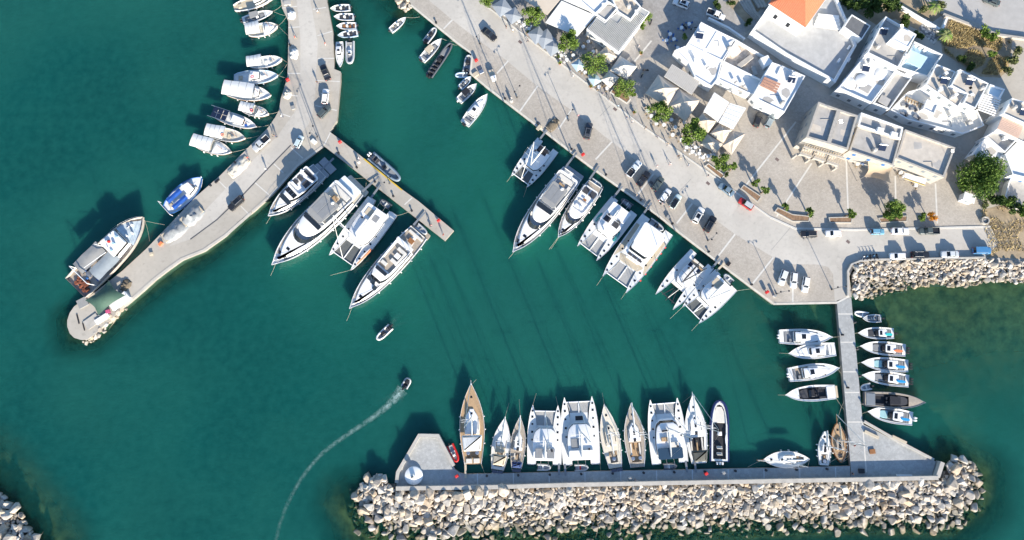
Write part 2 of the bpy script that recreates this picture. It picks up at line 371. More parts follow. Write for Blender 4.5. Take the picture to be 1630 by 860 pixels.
for x, y in [(1037, 291), (979, 174), (828, 67), (1350, 385), (1237, 254), (1127, 292)]:
    strip('drain_cover', [(x - 2.4, y - 2), (x + 2.4, y + 2)], .7, 4, mat('iron drain cover', (.16, .12, .11), .7, .2, 4))
# narrow pier, breakwater quay
pier = quay('pier', [(1332, 478), (1355, 474), (1373, 670), (1375, 676), (1490, 735), (1482, 762), (1355, 764), (1354, 741)], m=mPier)
bq = quay('breakwater_quay', [(631, 781), (631, 762), (667, 696), (697, 697), (724, 747), (732, 753), (743, 755), (920, 751), (1240, 745), (1353, 742), (1354, 764), (1240, 768), (920, 775)], m=mPier)
for x in range(760, 1350, 57):
    strip('paving_strip', [(x, 754 - (x - 760) * .017), (x + .5, 775 - (x - 760) * .013)], .25, 1, mat('bluish stone strip', (.52, .55, .57), .8, .1, 1), bq)
for y0, x0, x1 in ((500, 1334, 1357), (545, 1338, 1361), (592, 1342, 1365), (625, 1345, 1368), (672, 1349, 1373)):
    strip('paving_strip', [(x0, y0), (x1, y0)], .3, 1, mLine, pier)
strip('paving_strip', [(1373, 674), (1379, 752)], .3, 1, mLine, pier)
mParW = mat('parapet concrete', (.43, .405, .36), .85, .14, .7, bump=.2)
def parapet(name, label, pts, w, h, z=1.2, m=mParW, cat='wall'):
    ps = PP(pts, z + h); ps = [Vector((p.x, p.y, z)) for p in ps]; L = []; Rr = []
    for i, p in enumerate(ps):
        d1 = (ps[i] - ps[i - 1]).normalized() if i else None; d2 = (ps[i + 1] - ps[i]).normalized() if i + 1 < len(ps) else None
        n1 = Vector((-d1.y, d1.x, 0)) if d1 else Vector((-d2.y, d2.x, 0)); n2 = Vector((-d2.y, d2.x, 0)) if d2 else n1
        mm = (n1 + n2) / max(.4, 1 + n1.dot(n2)) * w / 2; L.append(p + mm); Rr.append(p - mm)
    mb = MB(); up = Vector((0, 0, h)); dn = Vector((0, 0, -.6))
    mb.loft([[tuple(q) for q in (Rr[i] + dn, Rr[i] + up, L[i] + up, L[i] + dn)] for i in range(len(ps))])
    o = mb.obj(name, m)
    if label: tag(o, label, cat)
    else: tag(o, kind='structure')
    return o
parapet('parapet_wall', 'long pale concrete parapet along the rocks of the breakwater', [(630, 778), (780, 776), (920, 772), (1080, 769), (1240, 766), (1355, 764), (1494, 761)], .95, 1.5)
parapet('parapet_wall', 'low concrete wall round the breakwater head with the round beacon', [(631, 769), (633, 752), (667, 693.5), (697, 694), (722, 742)], .8, .9)
parapet('parapet_wall', 'slanting concrete wall at the east end of the breakwater platform', [(1493, 760), (1501, 736)], 1.0, 1.4)
parapet('parapet_wall', 'low kerb wall on the slanting side of the triangular platform', [(1376, 671), (1430, 702), (1487, 732)], .6, .45)
parapet('parapet_wall', 'curved grey parapet between the road and the rocky shore', [(1350.5, 471), (1350, 432), (1356, 421), (1370, 415.5), (1388, 413.5), (1480, 412), (1569, 410)], .45, .8)
# ------------------------------------------------------------ boats: common pieces (x forward from the stern, y to port, z up from the water)
YACHT = [(0, .82), (.12, .93), (.35, 1), (.6, .93), (.78, .70), (.9, .40), (1, .03)]
SLOOP = [(0, .68), (.15, .84), (.4, 1), (.6, .92), (.78, .62), (.9, .30), (1, .02)]
CATH = [(0, .9), (.2, 1), (.55, 1), (.8, .66), (.92, .34), (1, .06)]
CAIQ = [(0, .50), (.08, .74), (.3, .98), (.55, 1), (.78, .76), (.92, .36), (1, .04)]
DBLE = [(0, .04), (.1, .42), (.28, .84), (.5, 1), (.72, .84), (.9, .40), (1, .04)]
SPEED = [(0, .86), (.2, .95), (.45, 1), (.7, .82), (.86, .50), (1, .03)]
def hull(par, L, B, zs, zb, prof, mh=None, md=None, rim=.1, drop=.12, well=None, sole=None, depth=.45, x0=0, y0=0, n=18, name='hull', stripe=None):
    """hull shell with gunwale, a deck and, if asked, a cockpit well (t0, t1, width share)"""
    mh = mh or mWhite; md = md or mWhite2
    ts = sorted(set([1 - (1 - i / n) ** 1.5 for i in range(n + 1)] + (list(well[:2]) if well else [])))
    rings = []; inner = []
    for t in ts:
        w = max(.02, B / 2 * interp(prof, t)); x = x0 + L * t; z = zs + (zb - zs) * t * t
        rk = .07 * L * max(0, t - .5) ** 2 * 4; lo = .86 * (1 - .45 * max(0, t - .3)); wi = max(.008, w - rim)
        half = [(x, wi, z - drop), (x, wi, z), (x, w, z), (x - rk * .4, w * (1 - .25 * (1 - lo)), z * .45), (x - rk, w * lo, -.1), (x - rk * 1.2, .001, -.55)]
        rings.append([(a, y0 + b, c) for a, b, c in half] + [(a, y0 - b, c) for a, b, c in half[::-1]]); inner.append((x, wi, z - drop, t))
    mb = MB().loft(rings, False, False, False); mb.f = [q[::-1] for q in mb.f]
    mb.add(rings[0][2:10], [tuple(range(8))]); h = mb.obj(name, mh, par, 40)
    d = MB(); k = []
    for x, wi, z, t in inner:
        cx = .04 * wi
        wc = wi * well[2] if well and well[0] - 1e-6 <= t <= well[1] + 1e-6 else 0
        k.append((x, wi, z, wc, cx))
    for a, b in zip(k, k[1:]):
        if well and a[3] and b[3]:
            for s in (1, -1):
                q = [(a[0], y0 + s * a[3], a[2]), (b[0], y0 + s * b[3], b[2]), (b[0], y0 + s * b[1], b[2]), (a[0], y0 + s * a[1], a[2])]
                d.add(q, [(0, 1, 2, 3) if s > 0 else (3, 2, 1, 0)])
        else:
            d.add([(a[0], y0 - a[1], a[2]), (b[0], y0 - b[1], b[2]), (b[0], y0, b[2] + b[4]), (a[0], y0, a[2] + a[4]), (b[0], y0 + b[1], b[2]), (a[0], y0 + a[1], a[2])], [(0, 1, 2, 3), (3, 2, 4, 5)])
    d.obj('deck', md, par)
    if well:
        wl = [q for q in k if q[3]]; zf = min(q[2] for q in wl) - depth
        top = [(q[0], y0 - q[3], q[2]) for q in wl] + [(q[0], y0 + q[3], q[2]) for q in wl[::-1]]
        bot = [(p[0], p[1], zf) for p in top]
        c = MB().loft([bot, top], True, False); c.f = [q[::-1] for q in c.f]; c.obj('cockpit_well', sole or md, par)
    if stripe:
        s = MB(); a = []; b = []
        for r in rings: a.append(r[3]); b.append(r[4])
        for sg in (3, 8):
            pts = [Vector(r[sg]) for r in rings]
            s.tube([p + Vector((0, .012 * (1 if p.y > y0 else -1), 0)) for p in pts], .05, 5)
        s.obj('rubbing_strake', stripe, par)
    return h
def hw(prof, B, t): return B / 2 * interp(prof, t)
def block(par, name, m, poly, z0, z1, bev=.05, inset=0, smooth=0): return MB().slab(poly, z0, z1, bev, inset).obj(name, m, par, smooth)
def bx(par, name, m, x0, x1, y0, y1, z0, z1, bev=.03): return MB().slab([(x0, y0), (x1, y0), (x1, y1), (x0, y1)], z0, z1, min(bev, .3 * abs(x1 - x0), .3 * abs(y1 - y0), .4 * (z1 - z0))).obj(name, m, par)
def cabin(par, poly, z0, h, rake=.3, tuck=.12, mw=None, mg=None, mr=None, roof=1.0, g0=.3, g1=.84):
    """deckhouse: coaming, raked window band, roof"""
    poly = ccw(poly); xa = min(p[0] for p in poly); xb = max(p[0] for p in poly)
    def ring(k, gr=0):
        pts = [(xa + (x - xa) * (1 - rake * k), y * (1 - tuck * k)) for x, y in poly]
        if gr: pts = offset(pts, -gr)
        return [(x, y, z0 + h * k) for x, y in pts]
    MB().loft([ring(0), ring(g0)], True, False).obj('cabin_side', mw or mWhite, par, 30)
    MB().loft([ring(g0, -.02), ring(g1, -.02)], False, False).obj('window_band', mg or mGlass, par, 30)
    t = ring(1); ti = offset([(p[0], p[1]) for p in t], .12)
    MB().loft([ring(g1), ring(g1 + (1 - g1) * .7), [(x, y, z0 + h * 1.0) for x, y in ti]], True, True).obj('cabin_roof', mr or mWhite, par, 30)
    return t
def hatch(par, x, y, z, s=.5, s2=None):
    s2 = s2 or s; MB().slab([(x - s / 2, y - s2 / 2), (x + s / 2, y - s2 / 2), (x + s / 2, y + s2 / 2), (x - s / 2, y + s2 / 2)], z - .05, z + .06, .03).obj('hatch', mGlass, par)
def fenders(par, L, B, prof, z, ts, sides=(1, -1), m=None, r=.16):
    for s in sides:
        for t in ts:
            y = s * (hw(prof, B, t) + r); x = L * t
            MB().lathe([(.03, z - .95), (r, z - .85), (r, z - .2), (.05, z - .05)], 8, x, y).obj('fender', m or mFender, par, 50)
def gangway(par, x0, y, z, ln=3.2, w=.5, m=None, z1=1.5):
    mb = MB(); mb.loft([[(x0 + .3, y - w / 2, z), (x0 + .3, y + w / 2, z), (x0 + .3, y + w / 2, z + .08), (x0 + .3, y - w / 2, z + .08)], [(x0 - ln, y - w / 2, z1), (x0 - ln, y + w / 2, z1), (x0 - ln, y + w / 2, z1 + .08), (x0 - ln, y - w / 2, z1 + .08)]])
    mb.obj('gangway', m or mGreyHull, par)
def rails(par, L, B, prof, zs, zb, t0, t1, h=.7, m=None, inset=.12):
    mb = MB(); n = 10
    for s in (1, -1):
        pts = []
        for i in range(n + 1):
            t = t0 + (t1 - t0) * i / n; p = (L * t, s * max(.03, hw(prof, B, t) - inset), zs + (zb - zs) * t * t); pts.append((p[0], p[1], p[2] + h))
            mb.tube([p, (p[0], p[1], p[2] + h)], .018, 4)
        mb.tube(pts, .022, 4)
    mb.obj('guard_rail', m or mSteel, par)
def outboard(par, x, y, z, m=None, s=1.0):
    o = MB().loft([[(x + a * s, y + b * s, z + c) for a, b in rrect(-.55, .0, .17 * k, .22 * k, .08, 2)] for c, k in ((.1, .8), (.35 * s, 1), (.62 * s, .95), (.72 * s, .6))]).obj('outboard_motor', m or mDark, par, 50)
    MB().box(x - .28 * s, x - .1 * s, y - .07, y + .07, z - 1.0, z + .12).obj('motor_leg', mDark, o)
def seat(par, x, y, z, l=.6, w=.6, m=None, back=-1, h=.42):
    o = block(par, 'seat', m or mCush, rrect(x - l / 2, x + l / 2, w / 2, w / 2, .1, 2, y), z, z + h, .06)
    if back: xb = x + back * l / 2; bx(o, 'seat_back', m or mCush, xb - .08, xb + .08, y - w / 2, y + w / 2, z + h - .02, z + h + .4)
    return o
def mast(par, x, z, h, L, B, bow_x, boom=None, m=None, stern_x=0, spread=(.38, .66), genoa=True, cover=None, r=.12, y=0, zb=None, chain=None, bz=1.5):
    m = m or mAlu; chain = chain or B * .46
    MB().tube([(x, y, z), (x - .01 * h, y, z + h * .6), (x - .02 * h, y, z + h)], r, 8, r * .6).obj('mast', m, par, 60)
    for k in spread:
        zz = z + h * k; sp = chain * (.75 if k < .5 else .5)
        MB().tube([(x - .12, y - sp, zz + .12), (x, y, zz), (x - .12, y + sp, zz + .12)], .045, 5).obj('spreader', m, par)
    rg = MB()
    for s in (-1, 1):
        pts = [(x - .25, y + s * chain, z - .3)] + [(x - .12, y + s * chain * (.75 if k < .5 else .5), z + h * k + .12) for k in spread] + [(x - .02 * h, y, z + h * .97)]
        rg.tube(pts, .022, 4); rg.tube([(x + .1, y + s * chain * .95, z - .3), (x, y, z + h * spread[0])], .018, 4)
    rg.tube([(stern_x, y, zb or z - .2), (x - .02 * h, y, z + h)], .018, 4); rg.obj('standing_rigging', mSteel, par)
    if genoa: MB().tube([(bow_x, y, (zb or z) + .3), (x + .08, y, z + h * .95)], .09, 6, .04).obj('furled_headsail', mSail, par)
    if boom:
        zz = z + bz; b = MB().tube([(x - .15, y, zz), (x - boom, y, zz + .05)], .10, 8).obj('boom', m, par, 60)
        rr = [.16, .27, .30, .26, .16]; rings = []
        for i, q in enumerate(rr):
            xx = x - .3 - (boom - .5) * i / 4
            rings.append([(xx, y + q * cos(a) * .8, zz + .22 + q * 1.2 * sin(a)) for a in [2 * pi * k / 8 for k in range(8)]])
        MB().loft(rings).obj('sail_cover', cover or mSail, b, 60)
def dinghy(name, label, sp, bp, beam, m=None, motor=True, z=.0, floor=None, group=None, seat_m=None, par=None, loc=None, cat='dinghy', mm=None):
    """inflatable: tube round three sides, floor, thwart, motor"""
    if loc is None:
        a, b = P(*sp, .4), P(*bp, .4); L = (b - a).length; loc = (a.x, a.y, z); rz = atan2(b.y - a.y, b.x - a.x)
    else: L, rz = sp, bp
    if par is None: r = root(name, label, cat, loc, rz, group)
    else: r = bpy.data.objects.new(name, None); COL.objects.link(r); r.parent = par; r.location = loc; r.rotation_euler.z = rz
    tr = beam * .13; w = beam / 2 - tr; m = m or mRubber
    pts = [(-.1, w, .3)] + [(L * t, w * (1 - .0 * t), .3) for t in (.15, .45)] + [(L * .5 + (L * .5 - tr) * sin(a), w * cos(a), .3 + .16 * sin(a)) for a in [pi * k / 10 for k in range(1, 10)]] + [(L * t, -w, .3) for t in (.45, .15)] + [(-.1, -w, .3)]
    MB().tube(pts, tr, 8).obj('inflatable_tube', m, r, 60)
    fl = [(.05, -w), (L * .5, -w)] + [(L * .5 + (L * .5 - tr) * sin(a), -w * cos(a)) for a in [pi * k / 8 for k in range(1, 8)]] + [(L * .5, w), (.05, w)]
    MB().slab(fl, .08, .2, 0).obj('floor', floor or mGreyDeck, r)
    MB().box(.0, .08, -w, w, .05, .5).obj('transom', mDark, r)
    bx(r, 'thwart', seat_m or mWhite2, L * .35, L * .35 + .3, -w * .95, w * .95, .3, .45)
    if L > 4: bx(r, 'console', seat_m or mWhite, L * .52, L * .52 + .5, -.35, .35, .2, .95, .08)
    if motor: outboard(r, -.02, 0, .35, mm)
    return r
def ashore(sp, bp, z=1.2):
    a, b = P(*sp, z), P(*bp, z); return (a.x, a.y, 0), atan2(b.y - a.y, b.x - a.x), (b - a).length
# ------------------------------------------------------------ motor yachts
def motor_yacht(label, sp, bp, beam, zs=1.7, zb=2.5, style=0, aft=mTeakGrey, group='motor yachts', fs=(1, -1), fend=mFender):
    loc, rz, L = ashore(sp, bp, 1.8); B = beam * MPX; r = root('motor_yacht', label, 'yacht', loc, rz, group)
    x1 = .04 * L; l = L - x1
    h = hull(r, l, B, zs, zb, YACHT, drop=.28, rim=.14, x0=x1, md=mWhite2, stripe=mGreyHull)
    block(r, 'swim_platform', aft, rrect(-.015 * L, x1 + .15, .40 * B, .42 * B, .3), .35, .55)
    def X(t): return x1 + l * t
    def wd(t): return hw(YACHT, B, t)
    zd = zs - .25; B0 = B
    # side decks read as a dark line between bulwark and house
    block(r, 'aft_deck', aft, plan([(X(.01), wd(.02) - .2), (X(.25), wd(.25) - .2)], 6), zd + .03, zd + .06, 0)
    for s in (1, -1):
        n = 8; t0, t1 = .26, .9; a = [(X(t0 + (t1 - t0) * i / n), s * (wd(t0 + (t1 - t0) * i / n) - .2)) for i in range(n + 1)]
        b = [(x, y - s * min(.45, abs(y) * .5)) for x, y in a]; zz = [zs + (zb - zs) * (t0 + (t1 - t0) * i / n) ** 2 - .22 for i in range(n + 1)]
        MB().add([(*a[i], zz[i]) for i in range(n + 1)] + [(*b[i], zz[i] + .01) for i in range(n + 1)], [((i, i + 1, i + n + 2, i + n + 1) if s < 0 else (i + n + 1, i + n + 2, i + 1, i)) for i in range(n)]).obj('side_deck', mTeakGrey, r)
    B = B * 1.09
    if style == 0:    # flybridge cruiser with open roof and dark cushions
        hp = plan([(X(.16), .36 * B), (X(.45), .40 * B), (X(.66), .32 * B), (X(.8), .18 * B), (X(.9), .02)], 14)
        block(r, 'trunk_cabin', mWhite, hp, zd, zd + .85, .2, .12, 40)
        cabin(r, plan([(X(.14), .36 * B), (X(.4), .385 * B), (X(.58), .31 * B), (X(.66), .2 * B)], 8), zd + .5, 1.55, .10, .10, g0=.35, g1=.9)
        zf = zd + 2.06
        MB().loft([[(x, y, z) for x, y in q] for q, z in ((rrect(X(.10), X(.47), .37 * B, .34 * B, .5), zf), (rrect(X(.09), X(.48), .38 * B, .35 * B, .5), zf + .55), (rrect(X(.115), X(.455), .35 * B, .32 * B, .45), zf + .55), (rrect(X(.12), X(.45), .35 * B, .32 * B, .45), zf + .08))]).obj('flybridge_coaming', mWhite, r, 35)
        for x, l_ in ((.13, .05),): bx(r, 'sunpad', mDarkCush, X(x), X(x + l_), -.27 * B, .27 * B, zf + .1, zf + .6)
        bx(r, 'seat', mDarkCush, X(.23), X(.33), .06 * B, .29 * B, zf + .1, zf + .5); bx(r, 'seat', mDarkCush, X(.25), X(.31), -.29 * B, -.05 * B, zf + .1, zf + .5)
        bx(r, 'seat', mDarkCush, X(.335), X(.385), -.28 * B, -.10 * B, zf + .1, zf + .55); bx(r, 'console', mWhite, X(.39), X(.43), -.28 * B, .05 * B, zf + .1, zf + .8)
        for i in range(3): bx(r, 'sunroof_panel', mGlass, X(.485), X(.56), (-.27 + .18 * i) * B, (-.10 + .18 * i) * B, zd + 1.98, zd + 2.09)
        MB().loft([[(X(.575), y, zd + 2.0), (X(.645), y * .92, zd + 1.15)] for y in [(-.29 + .0725 * i) * B for i in range(9)]], False, False, False).obj('windscreen', mGlass, r)
        block(r, 'radar_arch', mWhite, [(X(.175), -.36 * B), (X(.205), -.36 * B), (X(.235), 0), (X(.205), .36 * B), (X(.175), .36 * B), (X(.205), 0)], zf + 1.2, zf + 1.35, .04)
        for s in (1, -1): MB().tube([(X(.19), s * .355 * B, zf + .4), (X(.19), s * .355 * B, zf + 1.25)], .09, 6).obj('arch_leg', mWhite, r)
    elif style == 1:   # large yacht: crescent windscreens, flybridge under a hardtop
        hp = plan([(X(.17), .37 * B), (X(.5), .39 * B), (X(.72), .29 * B), (X(.84), .15 * B), (X(.92), .02)], 14)
        block(r, 'trunk_cabin', mWhite, hp, zd, zd + 1.0, .25, .12, 40)
        cabin(r, plan([(X(.12), .38 * B), (X(.4), .40 * B), (X(.58), .34 * B), (X(.67), .20 * B), (X(.69), .06 * B)], 10), zd + .3, 2.1, .13, .10, g0=.42, g1=.9)
        zf = zd + 2.4
        MB().loft([[(x, y, z) for x, y in q] for q, z in ((rrect(X(.07), X(.46), .37 * B, .32 * B, .8), zf), (rrect(X(.065), X(.48), .38 * B, .33 * B, .8), zf + .6), (rrect(X(.085), X(.455), .355 * B, .30 * B, .75), zf + .6), (rrect(X(.09), X(.45), .355 * B, .30 * B, .75), zf + .06))]).obj('flybridge_coaming', mWhite, r, 35)
        bx(r, 'flybridge_floor', aft, X(.1), X(.43), -.30 * B, .30 * B, zf + .05, zf + .09)
        MB().loft([[(X(.455), y, zf + 1.0), (X(.50), y * .94, zf + .35)] for y in [(-.31 + .0775 * i) * B for i in range(9)]], False, False, False).obj('flybridge_windscreen', mGlass, r)
        bx(r, 'sofa', mCush, X(.10), X(.15), -.27 * B, .27 * B, zf + .1, zf + .55); bx(r, 'sofa', mCush, X(.16), X(.26), .19 * B, .29 * B, zf + .1, zf + .55)
        bx(r, 'table', mTeak, X(.175), X(.225), -.12 * B, .08 * B, zf + .5, zf + .58); bx(r, 'console', mWhite, X(.40), X(.43), -.2 * B, .2 * B, zf + .1, zf + .9)
        ht = block(r, 'hardtop', mGreyC, rrect(X(.215), X(.445), .30 * B, .27 * B, .6), zf + 2.05, zf + 2.2, .06)
        for i in range(2): bx(ht, 'sunroof_panel', mGreyCush, X(.25), X(.40), (-.22 + .23 * i) * B, (-.01 + .23 * i) * B, zf + 2.2, zf + 2.24, .01)
        for s in (1, -1):
            for t in (.23, .42): MB().tube([(X(t), s * .285 * B, zf + .5), (X(t), s * .275 * B, zf + 2.1)], .08, 6).obj('hardtop_post', mWhite, r)
        MB().lathe([(.05, zf + 2.2), (.42, zf + 2.3), (.4, zf + 2.55), (.1, zf + 2.8)], 12, X(.24), .1 * B).obj('radar_dome', mWhite, r, 50)
        hatch(r, X(.80), 0, zd + 1.0, .7, .9)
        MB().loft([[(X(.86), y, zd + .95), (X(.895), y * .8, zd + .55)] for y in [(-.16 + .04 * i) * B for i in range(9)]], False, False, False).obj('foredeck_window', mGlass, r)
    elif style == 2:   # clean white coupe yacht
        hp = plan([(X(.16), .38 * B), (X(.5), .40 * B), (X(.74), .29 * B), (X(.88), .12 * B), (X(.94), .02)], 14)
        block(r, 'trunk_cabin', mWhite, hp, zd, zd + .9, .25, .12, 40)
        cabin(r, plan([(X(.14), .38 * B), (X(.45), .39 * B), (X(.62), .34 * B), (X(.70), .20 * B), (X(.72), .05 * B)], 10), zd + .3, 1.75, .15, .08, g0=.35, g1=.88)
        zf = zd + 2.05
        MB().loft([[(x, y, z) for x, y in q] for q, z in ((rrect(X(.12), X(.52), .36 * B, .31 * B, .7), zf), (rrect(X(.12), X(.53), .37 * B, .32 * B, .7), zf + .4), (rrect(X(.135), X(.515), .35 * B, .30 * B, .7), zf + .4), (rrect(X(.14), X(.51), .35 * B, .30 * B, .7), zf + .1))]).obj('flybridge_coaming', mWhite, r, 35)
        for s in (1, -1): bx(r, 'sunpad', mDarkCush, X(.15), X(.24), s * .17 * B - .13 * B, s * .17 * B + .13 * B, zf + .1, zf + .42)
        bx(r, 'table', mWood, X(.31), X(.345), -.06 * B, .1 * B, zf + .5, zf + .56); bx(r, 'seat', mCush, X(.36), X(.39), -.2 * B, .2 * B, zf + .1, zf + .5); bx(r, 'console', mWhite, X(.44), X(.48), -.2 * B, .15 * B, zf + .1, zf + .75)
        hatch(r, X(.86), 0, zd + .9, .6, .8)
    else:              # classic yacht with open teak aft deck and flybridge seating
        hp = plan([(X(.2), .36 * B), (X(.5), .38 * B), (X(.74), .28 * B), (X(.88), .12 * B), (X(.93), .02)], 14)
        block(r, 'trunk_cabin', mWhite, hp, zd, zd + .9, .22, .12, 40)
        cabin(r, plan([(X(.2), .35 * B), (X(.45), .37 * B), (X(.60), .32 * B), (X(.66), .22 * B)], 10), zd + .4, 1.75, .13, .08, g0=.4, g1=.9)
        zf = zd + 2.15
        MB().loft([[(x, y, z) for x, y in q] for q, z in ((rrect(X(.19), X(.52), .34 * B, .29 * B, .6), zf), (rrect(X(.185), X(.53), .35 * B, .30 * B, .6), zf + .55), (rrect(X(.20), X(.51), .33 * B, .28 * B, .55), zf + .55), (rrect(X(.205), X(.505), .33 * B, .28 * B, .55), zf + .06))]).obj('flybridge_coaming', mWhite, r, 35)
        bx(r, 'flybridge_floor', mTeakGrey, X(.215), X(.49), -.27 * B, .27 * B, zf + .05, zf + .09)
        bx(r, 'table', mWhite, X(.29), X(.34), -.02 * B, .17 * B, zf + .5, zf + .58)
        for x, y0, y1 in ((.235, -.1, .25), (.36, -.02, .24), (.43, -.24, -.02)): bx(r, 'sofa', mCush, X(x), X(x + .035), y0 * B, y1 * B, zf + .1, zf + .6)
        bx(r, 'sofa', mCush, X(.24), X(.40), .20 * B, .28 * B, zf + .1, zf + .55)
        MB().loft([[(X(.505), y, zf + .95), (X(.54), y * .94, zf + .45)] for y in [(-.25 + .0625 * i) * B for i in range(9)]], False, False, False).obj('flybridge_windscreen', mGlass, r)
        bx(r, 'table', mWood, X(.09), X(.14), -.1 * B, .12 * B, zd + .5, zd + .6); bx(r, 'sofa', mCush, X(.03), X(.055), -.3 * B, .3 * B, zd + .06, zd + .6)
        block(r, 'radar_arch', mWhite, rrect(X(.165), X(.195), .36 * B, .36 * B, .1), zf + .9, zf + 1.05, .04)
        for s in (1, -1): MB().tube([(X(.2), s * .34 * B, zf), (X(.18), s * .34 * B, zf + .95)], .1, 6).obj('arch_leg', mWhite, r)
        hatch(r, X(.84), 0, zd + .9, .7, .7)
        for i in range(3): MB().add([(X(.635) - abs(i - 1) * .2, (-.27 + .19 * i) * B, zd + 1.85), (X(.68) - abs(i - 1) * .25, (-.27 + .19 * i) * B, zd + .95), (X(.68) - abs(i - 1) * .25, (-.11 + .19 * i) * B, zd + .95), (X(.635) - abs(i - 1) * .2, (-.11 + .19 * i) * B, zd + 1.85)], [(0, 1, 2, 3)]).obj('windscreen', mGlass, r)
    zt = zs + (zb - zs) * .92; B = B0
    MB().lathe([(.22, zt - .2), (.24, zt + .2), (.1, zt + .28)], 10, X(.93), 0).obj('windlass', mSteel, r, 40)
    bx(r, 'anchor_locker', mGreyDeck, X(.9), X(.955), -.07 * B, .07 * B, zt - .25, zt - .12)
    rails(r, l, B, YACHT, zs, zb, .45, .99); r.children[-1].location.x = x1
    fenders(r, l, B, YACHT, zs, (.15, .3, .45, .6, .74), fs, fend)
    return r, L, B
